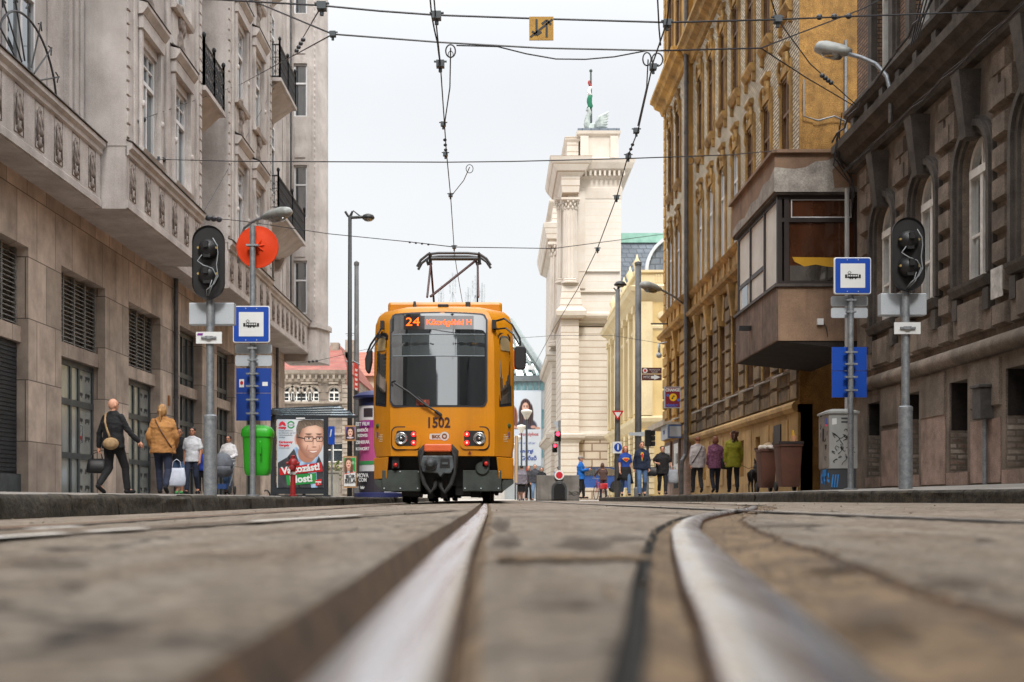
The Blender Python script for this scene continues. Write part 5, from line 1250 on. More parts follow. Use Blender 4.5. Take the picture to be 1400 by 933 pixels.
# cab side windows on the slanting faces
def side_pt(s, t, z, out=0):
    "t 0..1 across the slanting face"
    hw = lerp(z, [(.79,1.17),(1,1.2),(1.6,1.2),(2.6,1.19),(3.05,1.17)]); fw = lerp(z, [(.79,.86),(1.6,.87),(2.6,.86),(3.05,.83)]); yf = lerp(z, [(.79,0),(1.6,0),(2.6,.07),(3.05,.12)]); ys = lerp(z, [(1.6,.5),(2.6,.53),(3.05,.56)])
    a = Vector((s*(fw+.06), yf+.1, z)); b = Vector((s*(hw-.03), ys-.1, z)); p = a.lerp(b, t); n = Vector((s*.8, -.6, 0)); p += n*out
    return Vector((CXT+p.x, YF+p.y, z))
def cabwin(m, s, t0, t1, zb0, zb1, zt, out):
    c0 = [side_pt(s, t0+(t1-t0)*i/6, zb0+(zb1-zb0)*i/6, out) for i in range(7)]; c1 = [side_pt(s, t0+(t1-t0)*i/6, zt-.0-.06*((i/3-1)**4), out) for i in range(7)]
    for i in range(6): m.quad(c0[i], c0[i+1], c1[i+1], c1[i])
for s in (-1, 1):
    m = MB(); cabwin(m, s, .06, .94, tz(556), tz(552) if s < 0 else tz(553), tz(452), .004); o = m.build('cab_side_seal', SEAL, tm)
    m = MB(); cabwin(m, s, .14, .86, tz(552), tz(549), tz(456), .009); g = m.build('cab_side_window', SGL, tm)
    m = MB(); cabwin(m, s, .17, .83, tz(477), tz(477), tz(459), .014); m.build('blind', paint('cab_blind', lin(160,140,104)), g)
    # decorations and indicator
    m = MB(); p = side_pt(s, .75, tz(581), .0); m.ell(p, .035,.035,.045,8,6); m.build('indicator', paint('indicator_green', lin(24,70,40)), tm)
    m = MB(); p = side_pt(s, .78, tz(592), .0); m.box(p.x-.012,p.x+.012,p.y-.03,p.y+.03,p.z-.06,p.z+.03); m.build('stripe_sticker', paint('blue_sticker', lin(40,60,130)), tm)
    m = MB()
    for k in range(5): a = side_pt(s, .36, tz(594+2.2*k), .004); b = side_pt(s, .36+.4*(.5+.5*math.sin(k*2.2)**2), tz(594+2.2*k), .004); m.tube([a, b], .006, 4)
    m.build('crest_transfer', paint('silver_transfer', lin(206,196,170)), tm)
# lights
for s, cx in ((-1, (556.5)), (1, (649))):
    X0, X1 = tx(cx-19.5), tx(cx+19.5); Z0, Z1 = tz(614.5), tz(585)
    def plate(x0, x1, z0, z1, r, out, th, mt, nm, par):
        P = rrect(x0, x1, z0, z1, r); m = MB()
        a = [front_pt(x, z, out) for x, z in P]; b = [front_pt(x, z, out-th) for x, z in P]; m.loft([a, b]); return m.build(nm, mt, par)
    hs = plate(X0-.02, X1+.02, Z0-.02, Z1+.02, .1, .004, .02, SEAL, 'light_gasket', tm); plate(X0, X1, Z0, Z1, .09, .03, .05, TRM, 'light_bezel', hs)
    plate(X0+.07, X1-.07, Z0+.055, Z1-.055, .04, .034, .02, BLACK, 'light_well', hs)
    hx = cx-(7 if s < 0 else -7); c = front_pt(tx(hx), tz(600), .035)
    m = MB(); m.lathe([(.001,-.0),(.06,-.02),(.09,-.05),(.1,-.045),(.108,-.03),(.108,.02)], (c.x,c.y+.02,c.z), 20, 'y'); m.lathe([(.001,-.07),(.022,-.055),(.03,-.02)], (c.x,c.y+.02,c.z), 12, 'y')
    h = m.build('headlight', mat('reflector', (.75,.78,.8), (.45,.48,.5), .15, ns=25, metal=.9), tm, smooth=True)
    for zz in (594.5, 606):
        c = front_pt(tx(cx+(10 if s < 0 else -10)), tz(zz), .035); m = MB(); m.lathe([(.001,-.025),(.03,-.022),(.042,-.008),(.042,.02)], (c.x,c.y,c.z), 14, 'y'); t = m.build('tail_light', mat('tail_red', lin(255,30,30), lin(230,14,18), .3, emit=.9, fine=0), tm, smooth=True)
        m = MB(); m.lathe([(.001,-.03),(.016,-.028),(.016,-.02)], (c.x,c.y,c.z), 10, 'y'); m.build('glow_core', mat('tail_core', lin(255,150,140), emit=1.2, fine=0), t)
text('fleet_number', '1502', .235, paint('number_brown', lin(66,34,26)), tm, front_pt(tx(600), tz(579), .012), ext=.001, bold=.006, sx=.86)
# operator badge: pale capsule with letters and ring
c = front_pt(0, tz(597.5), .008)
sheet('badge', [(c.x+x, z) for x, z in rrect(tx(588), tx(605), tz(601.5), tz(593.5), .02)], paint('badge_grey', lin(200,200,196)), tm, c.y-.004)
sheet('badge', [(CXT+x, z) for x, z in disc((tx(608.5), tz(597)), .075, .075)], paint('badge_grey', lin(200,200,196)), tm, c.y-.007)
text('badge_lettering', 'BKK', .075, paint('badge_brown', lin(120,70,30)), tm, (CXT+tx(597), c.y-.008, tz(597.7)), bold=.003)
m = MB(); m.arch(lambda u, v, d: (CXT+u, c.y-.008-d, v), tx(608.5), tz(597), .024, .045, 0, .004, 16, 0, 2*PI); m.build('badge_ring', paint('badge_brown', lin(120,70,30)), tm)
sheet('warning_triangle', [(CXT+tx(640.5),tz(621)),(CXT+tx(645.5),tz(621)),(CXT+tx(643),tz(616.5))], paint('dark_red', lin(110,20,14)), tm, front_pt(0,.9,.01).y)
# coupler with orange bumper, hoses, lamp buffers
m = MB(); P = rrect(tx(582), tx(619), tz(619), tz(608.5), .03); m.py_([(CXT+x, z) for x, z in P], YF-.34, YF+.0); m.build('bumper', mat('orange_bumper', lin(224,104,54), lin(200,86,44), .45, ns=2), tm, bevel=.02)
CPM = mat('coupler_grey', lin(92,98,102), lin(58,63,66), .55, ns=6, metal=.3)
m = MB(); m.py_([(CXT+tx(x), tz(y)) for x, y in ((580,624),(620,624),(622,640),(618,648),(608,648),(604,653),(600,648),(580,646),(577,636))], YF-.3, YF+.1)
m.build('coupler', CPM, tm, bevel=.015)
m = MB(); m.lathe([(.001,-.16),(.05,-.15),(.1,-.05),(.11,0)], (CXT+tx(591),YF-.3,tz(635)), 16, 'y'); m.box(CXT+tx(583),CXT+tx(598),YF-.36,YF-.28,tz(641),tz(629)); m.build('coupler_cone', CPM, tm, bevel=.008)
m = MB(); m.py_([(CXT+tx(x), tz(y)) for x, y in ((604,628),(616,628),(617,641),(603,641))], YF-.303, YF-.29); m.build('coupler_socket', BLACK, tm)
MB().box(CXT+tx(606),CXT+tx(614),YF-.32,YF-.3,tz(636),tz(633)).build('coupler_latch', CPM, tm)
for s in (-1, 1):
    m = MB(); a = tx(600)
    m.tube([(CXT+a+s*.2,YF-.1,tz(612)),(CXT+a+s*.275,YF-.16,tz(625)),(CXT+a+s*.27,YF-.2,tz(648)),(CXT+a+s*.22,YF-.24,tz(662)),(CXT+a+s*.12,YF-.26,tz(674)),(CXT+a+s*.05,YF-.2,tz(667)),(CXT+a+s*.03,YF-.1,tz(655))], .036, 8)
    m.build('brake_hose', RUBBER, tm, smooth=True)
m = MB(); m.tube([(CXT+tx(600)-.28,YF-.12,tz(640)),(CXT+tx(600)-.29,YF-.1,tz(618)),(CXT+tx(600)-.2,YF-.1,tz(611))], .05, 8); m.build('coupler_collar', RUBBER, tm, smooth=True); m = MB(); m.tube([(CXT+tx(600)+.28,YF-.12,tz(640)),(CXT+tx(600)+.29,YF-.1,tz(618)),(CXT+tx(600)+.2,YF-.1,tz(611))], .05, 8); m.build('coupler_collar', RUBBER, tm, smooth=True)
for cx, cy in ((541,636),(665,634)):
    m = MB(); m.lathe([(.001,-.03),(.035,-.025),(.04,.02)], (CXT+tx(cx),YF+.05,tz(cy)), 12, 'y'); m.build('marker_lamp', mat('lamp_red', lin(196,40,34), lin(160,30,26), .3), tm, smooth=True)
    MB().box(CXT+tx(cx)-.06,CXT+tx(cx)+.06,YF+.08,YF+.2,tz(cy)-.05,tz(cy)+.14).build('lamp_bracket', BLACK, tm)
m = MB(); m.lathe([(.1,-.02),(.12,.0),(.12,.1)], (CXT+tx(660),YF+.1,tz(640)), 16, 'y'); m.build('horn_cover', TRD, tm)
# dark underframe boxes, wheels
m = MB(); m.box(CXT-1.1, CXT+1.1, YF+.45, YF+26.8, .3, .8); m.build('underframe', BLACK, tm)
for a, b in ((522, 575), (633, 686)):
    m = MB(); m.box(CXT+tx(a), CXT+tx(b), YF+.12, YF+.9, tz(672), tz(643)); o = m.build('equipment_box', TRD, tm, bevel=.012)
    m = MB()
    for bx_, by in ((a+3,668),(a+25,668),(b-4,668),(a+25,645),(b-3,645)): m.ell((CXT+tx(bx_), YF+.115, tz(by)), .014,.014,.014,6,4)
    m.build('bolt', ALU, o)
m = MB(); m.py_([(CXT+tx(x), tz(y)) for x, y in ((686,656),(703,656),(703,661),(688,672))], YF+.25, YF+1.2); m.build('step_panel', TRD, tm); m = MB(); m.py_([(CXT+tx(x), tz(y)) for x, y in ((522,656),(511,656),(511,661),(522,671))], YF+.25, YF+1.2); m.build('step_panel', TRD, tm)
def wheel(x, y, r=.33):
    m = MB(); m.lathe([(.05,-.07),(r*.75,-.06),(r*.8,-.07),(r,-.06),(r+.02,.05),(r+.025,.07),(.1,.07)], (CXT+x, y, r+.01), 24, 'x'); return m.build('wheel', mat('wheel_steel', lin(40,38,36), lin(24,22,20), .6, ns=6, metal=.3), tm, smooth=False)
for bo in (1.9, 9.8, 17.5, 25.0):
    for dy in (0, 1.8):
        for s in (-.7175, .7175): wheel(s, YF+bo+dy-.3)
    m = MB(); m.box(CXT-.95, CXT-.83, YF+bo-.9, YF+bo+2.1, .2, .45); m.box(CXT+.83, CXT+.95, YF+bo-.9, YF+bo+2.1, .2, .45); m.box(CXT-.5, CXT+.5, YF+bo-.5, YF+bo+1.6, .16, .34); m.box(CXT-.62,CXT-.45,YF+bo-.9,YF+bo,.1,.3); m.box(CXT+.45,CXT+.62,YF+bo-.9,YF+bo,.1,.3); m.build('bogie', BLACK, tm)
m = MB(); m.box(CXT-.72,CXT-.4,YF+.5,YF+1.2,.12,.32); m.box(CXT+.2,CXT+.45,YF+.5,YF+1.2,.14,.3); m.box(CXT-.05,CXT+.05,YF+.4,YF+.9,.08,.5); m.box(CXT-.28,CXT-.18,YF+.5,YF+.9,.08,.4); m.build('track_brake', BLACK, tm)
# passenger side windows and doors (seen only from other angles)
for s in (-1, 1):
    for k in range(13):
        y = YF+1.6+1.95*k; X = CXT+s*1.185
        if k % 4 == 1:
            m = MB(); m.box(min(X, X+s*.03), max(X, X+s*.03), y, y+1.4, .5, 2.85); d = m.build('door', TRM, tm)
            m = MB()
            for u in (.08, .76): m.box(min(X+s*.03, X+s*.036), max(X+s*.03, X+s*.036), y+u, y+u+.56, .9, 2.7)
            m.build('pane', SGL, d)
        else:
            m = MB(); m.box(min(X, X+s*.03), max(X, X+s*.03), y, y+1.7, 1.6, 2.75); m.build('side_window', SGL, tm)
# roof equipment and pantograph
m = MB(); zt_ = tz(415); m.box(CXT-1.06, CXT+1.0, YF+1.6, YF+4.4, 3.34, 3.63); m.build('roof_box', TRM, tm, bevel=.05)
m = MB(); m.box(CXT-.09, CXT+.09, YF+.25, YF+.4, tz(420)-.02, tz(415)+.03); m.build('roof_lamp', BLACK, tm, bevel=.01)
m = MB(); m.cyl((CXT-.52,YF+.8,3.3),(CXT-.52,YF+.8,3.5), .05, .02, 8); m.cyl((CXT+.4,YF+1.0,3.3),(CXT+.4,YF+1.0,3.52), .045, n=8); m.build('roof_stub', DKGREY, tm)
m = MB(); m.tube([(CXT-1,YF+3,3.5),(CXT-.6,YF+3,3.62),(CXT-.1,YF+3,3.6)], .02, 5); 
for k in range(5): m.tube([(CXT-.95+.2*k,YF+3,3.4),(CXT-.95+.2*k,YF+3,3.6)], .015, 4)
m.build('roof_conduit', DKGREY, tm)
YP = YF+4.7; k = F/YP; pp = lambda x, y: Vector(((x-VX)/k, YP, CZ+(HY-y)/k))
pg = MB(); a, b = pp(589,356), pp(655,356)
PGM = paint('pantograph_grey', lin(62,66,70))
m = MB()
for dy in (-.16, .16):
    m.tube([pp(571,367)+Vector((0,dy,0)), pp(576,358)+Vector((0,dy,0)), pp(586,350)+Vector((0,dy,0)), pp(600,348.5)+Vector((0,dy,0)), pp(640,348.5)+Vector((0,dy,0)), pp(656,350)+Vector((0,dy,0)), pp(665,356)+Vector((0,dy,0)), pp(671,365)+Vector((0,dy,0))], .028, 6)
m.tube([pp(588,354), pp(655,354)], .04, 6)
for x in (588, 655): m.tube([pp(x,349)+Vector((0,-.2,0)), pp(x,349)+Vector((0,.2,0))], .025, 5); m.tube([pp(x-5,355), pp(x-3,362), pp(x+3,360)], .03, 5); m.tube([pp(x,349), pp(x,362)], .04, 5)
po = m.build('pantograph', PGM, tm)
m = MB(); m.tube([pp(589,360), pp(588,418)+Vector((0,-1.0,0))], .022, 6); m.tube([pp(589,360), pp(592,418)+Vector((0,.6,0))], .022, 6); m.tube([pp(653,360), pp(655,418)+Vector((0,-1.0,0))], .022, 6); m.tube([pp(651,356), pp(592,416)+Vector((0,-.9,0))], .026, 6); m.tube([pp(653,360), pp(652,418)+Vector((0,.6,0))], .018, 6)
m.build('pantograph_rod', paint('rod_dark_red', lin(70,38,36)), po)
m = MB(); m.box(pp(580,0).x, pp(662,0).x, YP-1.3, YP+.9, 3.38, 3.5); m.build('pantograph_base', DKGREY, po)
# mirrors on bent arms
m = MB(); MP = lambda x, y, d: Vector((CXT+tx(x), YF+d, tz(y)))
m.tube([MP(676,438,.16), MP(690,436,-.0), MP(700,444,-.05), MP(711,463,-.05), MP(712,474,-.05)], .017, 6); m.tube([MP(676,449,.16), MP(692,449,.0), MP(702,458,-.05), MP(710,472,-.05)], .015, 6); m.box(CXT+tx(673),CXT+tx(679),YF+.05,YF+.2,tz(449),tz(437))
o = m.build('mirror_arm', BLACK, tm); m = MB(); P = rrect(tx(703.5), tx(719.5), tz(506.5), tz(474), .07); m.py_([(CXT+x, z) for x, z in P], YF-.1, YF+.02); m.build('mirror', BLACK, o, bevel=.02)
m = MB(); m.tube([MP(522,444,.16), MP(518,456,.0), MP(508,472,-.05), MP(503,484,-.05)], .018, 6); m.tube([MP(522,452,.16), MP(512,472,.0), MP(504,486,-.05)], .013, 6); m.box(CXT+tx(520),CXT+tx(525),YF+.05,YF+.2,tz(449),tz(438))
o = m.build('mirror_arm', BLACK, tm); m = MB(); m.py_([(CXT+tx(x), tz(y)) for x, y in ((510,479),(504,481),(500.5,492),(501,506),(504,512),(507,510),(510,495))], YF-.12, YF+.05); m.build('mirror', BLACK, o, bevel=.02)
m = MB(); m.box(CXT+1.19,CXT+1.26,YF+.55,YF+.6,tz(500),tz(473)); m.build('side_reflector', mat('orange_reflector', lin(236,110,30)), tm)
m = MB(); m.tube([(CXT+1.235,YF+.42,.35),(CXT+1.24,YF+.42,1.15)], .03, 6); m.build('grab_rail', paint('cream_rail', lin(206,180,150)), tm)
# ------------------------------------------------------------------ street furniture
def at(x, X): return (x-VX), X
SIGNW = paint('sign_white', lin(226,228,228), .4)
def plate_(P, Y, th, mt, nm, par, bevel=0): return MB().py_(P, Y-th, Y).build(nm, mt, par, bevel=bevel)
def pictogram(par, cx, cz, Y):
    "side view of a tram: body, windows, pantograph"
    m = MB(); b = lambda x0, x1, z0, z1: m.py_([(cx+x0,cz+z0),(cx+x1,cz+z0),(cx+x1,cz+z1),(cx+x0,cz+z1)], Y-.004, Y)
    b(-.075,.075,-.035,-.012); b(-.075,.075,.012,.022); 
    for k in range(5): x = -.07+.034*k; b(x-.004,x+.004,-.012,.012)
    b(-.115,-.085,-.035,.016); b(.085,.115,-.035,.016); b(-.085,.085,-.028,-.02); b(-.05,-.03,-.05,-.03); b(.03,.05,-.05,-.03); b(-.02,-.0,-.05,-.03)
    for (x0,z0),(x1,z1) in (((-.05,.022),(-.075,.045)),((-.075,.045),(-.05,.068)),((-.05,.068),(-.025,.045)),((-.025,.045),(-.05,.022))): m.tube([(cx+x0,Y-.002,cz+z0),(cx+x1,Y-.002,cz+z1)], .003, 4)
    m.build('tram_pictogram', BLACK, par)
def clamp(m, x, y, z, r, w=.07): m.box(x-w, x+w, y-.05, y+.02, z-.012, z+.012); m.lathe([(r+.008,-.02),(r+.008,.02)], (x,y,z), 10)
def stop_pole(x, Y, foot, top, sign, panel, label, signnear):
    s = F/Y; X = (x-VX)/s; zf = foot; Z = lambda y: CZ+(HY-y)/s
    t = thing('tram_stop_pole', label, 'sign pole', (X, Y, zf), 'tram stop poles')
    MB().cyl((X,Y,zf),(X,Y,Z(top)), .043, n=14).lathe([(.1,0),(.1,.02),(.05,.025)], (X,Y,zf), 14).build('pole', STEEL, t, auto=40)
    w = .27; zc = (Z(sign[0])+Z(sign[1]))/2; h = (Z(sign[0])-Z(sign[1]))/2; yf = Y-.05
    m = MB(); m.py_(rrect(X-w, X+w, zc-h, zc+h, .03), yf-.05, yf); o = m.build('stop_sign', SIGNW, t, bevel=.006)
    plate_(rrect(X-w+.015, X+w-.015, zc-h+.015, zc+h-.015, .025), yf-.05, .004, BLUE, 'blue_border', o)
    plate_(rrect(X-.18, X+.18, zc-h*.66, zc+h*.66, .004), yf-.054, .003, SIGNW, 'white_field', o)
    pictogram(o, X, zc, yf-.0575)
    m = MB()
    for zz in (zc+h*.86, zc-h*.86):
        for xx in (-.08,.08): m.ell((X+xx, yf-.056, zz), .009,.006,.009,6,4)
    m.build('rivet', ALU, o)
    for a, b in signnear:
        o = plate_(rrect(X-w, X+w, Z(b), Z(a), .03), Y+.08, .02, ALU, 'name_plate', t)
        m = MB(); clamp(m, X, Y, (Z(a)+Z(b))/2, .043); m.build('clamp', STEEL, o)
    a, b = panel; mid = (Z(a)+Z(b))/2+.02
    for z1, z0 in ((Z(a), mid+.004), (mid-.004, Z(b))):
        o = plate_([(X-.255,z0),(X+.255,z0),(X+.255,z1),(X-.255,z1)], Y+.085, .025, BLUE if x > 700 else paint('timetable_blue', lin(0,60,150)), 'timetable_panel', t)
        m = MB()
        for k in (.25,.75): m = MB(); clamp(m, X, Y, z0+(z1-z0)*k, .043, .09); m.build('clamp', STEEL, o)
        if x < 700 and z1 == Z(a):
            plate_(rrect(X-.21,X-.14,z0+.08,z0+.2,.005), Y+.058, .002, SIGNW, 'sticker', o); plate_(rrect(X+.13,X+.21,z0+.1,z0+.16,.005), Y+.058, .002, SIGNW, 'sticker', o)
            plate_(disc((X-.175,z0+.145),.022,.03), Y+.0555, .002, RED, 'sticker', o)
    return t, X, Y, Z
Yl = 17.2
t, X, Y, Z = stop_pole(345.5, Yl, lp(-3.6, Yl), 309, (420,470), (503,575), 'tram stop pole with an orange disc on top and a green bin', [(470,483),(485,500)])
zc = Z(336); R0 = .31
m = MB(); m.lathe([(R0,0),(R0+.002,.012),(R0-.02,.02),(R0-.04,.0),(.2,-.005),(.17,-.015),(.001,-.018)], (X+.05, Y-.0, zc), 40, 'y')
m.xf(Matrix.Translation((0,.09,0))); o = m.build('round_sign_back', mat('orange_plastic', lin(218,66,24), lin(200,56,18), .6, ns=2, fine=.03, spec=.2), t, auto=20)
m = MB()
for k in range(8):
    a = k*PI/4+.2; m.tube([(X+.05, Y+.06, zc),(X+.05+.11*math.cos(a), Y+.065, zc+.11*math.sin(a))], [.03,.008], 4)
m.build('hub_star', MATS['orange_plastic'], o); m = MB(); clamp(m, X, Y, zc, .043, .09); m.build('clamp', STEEL, o)
Yr_ = 17.2
stop_pole(1163, Yr_, rp(5.2, Yr_), 402, (354,404), (474,543), 'tram stop pole without a bin, in front of the dark house', [(404,418),(420,434)])
# green litter bin clamped to the left pole
bt = thing('litter_bin', 'bright green plastic litter bin hung on the tram stop pole', 'litter bin', (X, Y+.3, Z(650)))
GRN = mat('bin_green', lin(48,176,34), lin(40,154,30), .4, ns=1.5, fine=.04)
zb, zt2 = Z(650), Z(592); cx0 = X+.02; Yb0 = Y+.27
m = MB(); m.loft([[(cx0+a*w, Yb0+b*w*.8, z) for a, b in rrect(-1,1,-1,1,.35)] for w, z in ((.15,zb),(.175,zb+.03),(.185,zb+.1),(.205,zt2-.02),(.205,zt2))]); m.build('body', GRN, bt, auto=40)
m = MB(); m.loft([[(cx0+a*w, Yb0+b*w*.8, z) for a, b in rrect(-1,1,-1,1,.35)] for w, z in ((.222,zt2-.05),(.228,zt2-.01),(.222,zt2+.05),(.19,zt2+.1),(.12,zt2+.13))]); m.build('lid', GRN, bt, auto=40)
MB().tube([(cx0+.09,Y+.03,zb+.5),(cx0+.09,Y-.0,zb+.48),(cx0+.09,Y-.0,zb+.32),(cx0+.09,Y+.04,zb+.3)], .014, 6).build('handle', GRN, bt)
# tram signals seen from behind
def signal(x, Y, foot, body, sleeve, plates, label):
    s = F/Y; X = (x-VX)/s; Z = lambda y: CZ+(HY-y)/s
    t = thing('tram_signal', label, 'signal', (X, Y, foot), 'tram signals seen from behind')
    m = MB().cyl((X,Y,foot),(X,Y,Z(body[1])+.1), .052, n=14); m.build('pole', STEEL, t, auto=40)
    m = MB().lathe([(.088,0),(.088,Z(sleeve)-foot),(.075,Z(sleeve)-foot+.015),(.05,Z(sleeve)-foot+.02)], (X,Y,foot), 18); m.lathe([(.092,Z(sleeve)-foot-.05),(.092,Z(sleeve)-foot)], (X,Y,foot), 18); m.build('sleeve', STEEL, t, auto=40)
    z0, z1 = Z(body[1]), Z(body[0]); r = .212; zc = (z0+z1)/2
    P = [(X+r*math.cos(a), z1-r+r*math.sin(a)) for a in [PI*i/16 for i in range(17)]]+[(X+r*math.cos(a), z0+r+r*math.sin(a)) for a in [PI+PI*i/16 for i in range(17)]]
    m = MB(); m.py_(P, Y-.09, Y-.07); sh = m.build('signal_shield', mat('signal_black', (.013,.013,.014), (.009,.009,.01), .45, ns=3), t)
    m = MB(); n = len(P)
    for i in range(n):
        a, b = P[i], P[(i+1)%n]; q = lambda p, k: (X+(p[0]-X)*k, zc+(p[1]-zc)*k)
        m.quad((a[0],Y-.115,a[1]),(b[0],Y-.115,b[1]),(b[0],Y-.07,b[1]),(a[0],Y-.07,a[1])); a2, b2 = q(a,.965), q(b,.965); m.quad((a[0],Y-.115,a[1]),(b[0],Y-.115,b[1]),(b2[0],Y-.1,b2[1]),(a2[0],Y-.1,a2[1]))
    m.build('rim', MATS['signal_black'], sh)
    for zl in (zc+.17, zc-.17):
        m = MB(); m.lathe([(.135,0),(.13,-.04),(.1,-.1),(.05,-.13),(.001,-.135)], (X,Y-.09,zl), 20, 'y'); m.box(X-.03,X+.03,Y-.26,Y-.2,zl+.0,zl+.08); m.box(X-.045,X+.045,Y-.2,Y-.12,zl-.12,zl-.06)
        m.build('lamp_housing', MATS['signal_black'], t, auto=40)
        for sx in (-1, 1): 
            m = MB(); m.cyl((X+sx*.12,Y-.13,zl+.01),(X+sx*.12,Y-.17,zl+.01), .016, n=8); m.build('wing_nut', mat('brass', lin(196,170,110), metal=.6, rough=.4), t)
    m = MB(); w = Y-.2
    m.tube([(X+.08,w,zc+.3),(X+.14,w,zc+.2),(X+.15,w,zc+.1),(X+.13,w,zc-.05),(X+.15,w,zc-.2),(X+.1,w,zc-.3),(X+.0,w,zc-.38),(X-.02,Y-.1,zc-.44)], .007, 5)
    m.tube([(X-.06,w,zc+.08),(X-.12,w,zc+.0),(X-.04,w-.02,zc-.06),(X+.08,w,zc-.1),(X+.13,w,zc-.2),(X+.06,w,zc-.36),(X,Y-.1,zc-.44)], .007, 5)
    m.tube([(X+.07,w,zc-.25),(X+.04,w,zc-.35),(X,Y-.1,zc-.42)], .006, 5)
    m.build('cable', mat('grey_cable', lin(150,156,160), rough=.5), t, smooth=True)
    (a, b, w0), (c, d, w1) = plates
    m = MB(); m.box(X-w0, X+w0, Y+.06, Y+.2, Z(b), Z(a)); m.build('backing_box', ALU, t, bevel=.01)
    o = MB().box(X-w1, X+w1, Y-.075, Y-.06, Z(d), Z(c)).build('number_plate', SIGNW, t)
    m = MB(); clamp(m, X, Y-.05, (Z(c)+Z(d))/2, .055, .1); m.build('clamp', STEEL, o)
    return X, Y, Z, o
a = signal(287.5, 15.5, lp(-3.8, 15.5), (311,411), 569, [(413,443,.3),(455,471,.17)], 'black back of the two lamp tram signal on the left pavement')
Xs, Ysg, Zs, o = a; plate_([(Xs-.155,Zs(460)),(Xs-.085,Zs(460)),(Xs-.075,Zs(457)),(Xs-.145,Zs(457))], Ysg-.076, .003, paint('purple_mark', lin(120,40,140)), 'printed_mark', o)
signal(1238, 15.2, rp(5.3, 15.2), (300,400), 557, [(400,430,.3),(442,458,.17)], 'black back of the two lamp tram signal on the right pavement')
# wall-bracket street lamps
LAMPM = mat('lamp_cover_grey', lin(176,180,178), lin(140,144,142), .5, ns=4, streak=.3)
def bracket_lamp(base, pts, head, hw, label):
    t = thing('bracket_lamp', label, 'street lamp', base, 'wall bracket street lamps')
    MB().tube(pts, .04, 8).build('arm', STEEL, t, smooth=True)
    a, b = [Vector(h) for h in head]; d = (b-a).normalized(); L = (b-a).length
    m = MB(); m.tube([a, a+d*L*.12, a+d*L*.3, a+d*L*.75, b-d*L*.06, b], [hw*.5,hw*.7,hw*.95,hw*1.1,hw*.85,hw*.35], 12); c = (a+b)/2
    m.v = [(x, y, c.z+(z-c.z)*.75+(0 if 0 else 0)) for x, y, z in m.v]; h = m.build('lamp_head', LAMPM, t, smooth=True)
    m = MB(); e = a+d*L*.5-Vector((0,0,hw*.42)); m.tube([e-d*L*.24, e-d*L*.1, e+d*L*.2, e+d*L*.36], [hw*.5,hw*.72,hw*.8,hw*.4], 10); m.build('lamp_glass', glass('lamp_bowl', lin(120,116,104), .2, .1), h, smooth=True)
Q = lambda x, y, Y: px(x, y, Y)
bracket_lamp(Q(1217,168,21.2), [Q(1217,168,21.2), Q(1218,128,21.2), Q(1212,104,21.3), Q(1198,88,21.5), Q(1178,79,21.7), Q(1160,74,21.9)], (Q(1162,75,21.9), Q(1116,61,22.3)), .16, 'grey street lamp on a curved arm fixed to the dark stucco house')
bracket_lamp(Q(327,350,34.5), [Q(326,360,34.5), Q(327,330,34.5), Q(334,312,34.3), Q(346,303,34), Q(362,296,33.6)], (Q(360,297,33.6), Q(396,289,32.8)), .2, 'grey street lamp on an arm from the left stone building above the orange disc')
bracket_lamp(Q(944,432,46), [Q(945,440,46), Q(937,418,45.6), Q(920,405,45), Q(905,397,44.5), Q(898,394,44)], (Q(902,396,44), Q(878,389,43)), .2, 'grey street lamp on an arm from the end bay of the ochre house')
# tall lamp post, catenary poles
t = thing('street_lamp', 'slender dark lamp post with a single domed head standing left of the tram', 'street lamp', (px(478,0,38).x, 38, lp(-5,38)))
Yq_ = 38; P3 = lambda x, y: px(x, y, Yq_)
MB().cyl((P3(478,0).x,38,.15), P3(478.5,296), .085, .06, 10).build('pole', paint('lamp_post_grey', lin(58,60,62)), t, smooth=True)
m = MB(); m.tube([P3(478,298), P3(496,297)], .05, 6); m.tube([P3(478,299), P3(472.5,290)], .03, 5); m.tube([P3(472,289.5), P3(476,296)], .04, 5); m.tube([P3(480,298), P3(483,288.5), P3(494,297)], .025, 5); m.tube([P3(477,298), P3(482,289)], .03, 5); m.build('bracket', paint('lamp_post_grey', lin(58,60,62)), t)
m = MB(); c = P3(503.5,298); m.lathe([(.18,-.05),(.21,.0),(.17,.08),(.08,.12),(.01,.13)], c, 16); h = m.build('lamp_head', paint('lamp_post_grey', lin(58,60,62)), t, smooth=True)
m = MB(); m.lathe([(.05,-.12),(.12,-.1),(.17,-.05),(.17,0)], c, 16); m.build('lamp_glass', glass('lamp_bowl', lin(120,116,104)), h, smooth=True)
def post(nm, x, Y, r0, r1, y0, zf, label, c):
    t = thing(nm, label, 'pole', (px(x,0,Y).x, Y, zf), None); m = MB().cyl((px(x,0,Y).x, Y, zf), px(x, y0, Y), r0, r1, 14); m.build('shaft', c, t, smooth=True)
    m = MB().lathe([(r1*1.2,-.05),(r1*1.2,.05),(.02,.1)], px(x, y0, Y), 12); m.build('pole_cap', c, t); m = MB().lathe([(r0*1.3,0),(r0*1.3,.3),(r0,.35)], (px(x,0,Y).x,Y,zf), 14); m.build('foot_collar', c, t); return t
PGR = mat('grey_mast_paint', lin(120,122,124), lin(96,98,100), .6, ns=3, streak=.3)
post('catenary_mast', 487.5, 40, .1, .075, 361, .15, 'thick grey mast with a flat top just left of the tram', PGR)
post('catenary_mast', 872.5, 44, .13, .11, 361, rp(5.3,44), 'thick grey mast in front of the yellow station wing', PGR)
t = thing('street_lamp', 'grey lamp post with a small hood carrying the give way sign', 'street lamp', (px(844,0,46.0).x, 46, -.03))
MB().cyl((px(844,0,46).x,46,-.03), px(844.5,396,46), .12, .09, 12).build('pole', PGR, t, smooth=True)
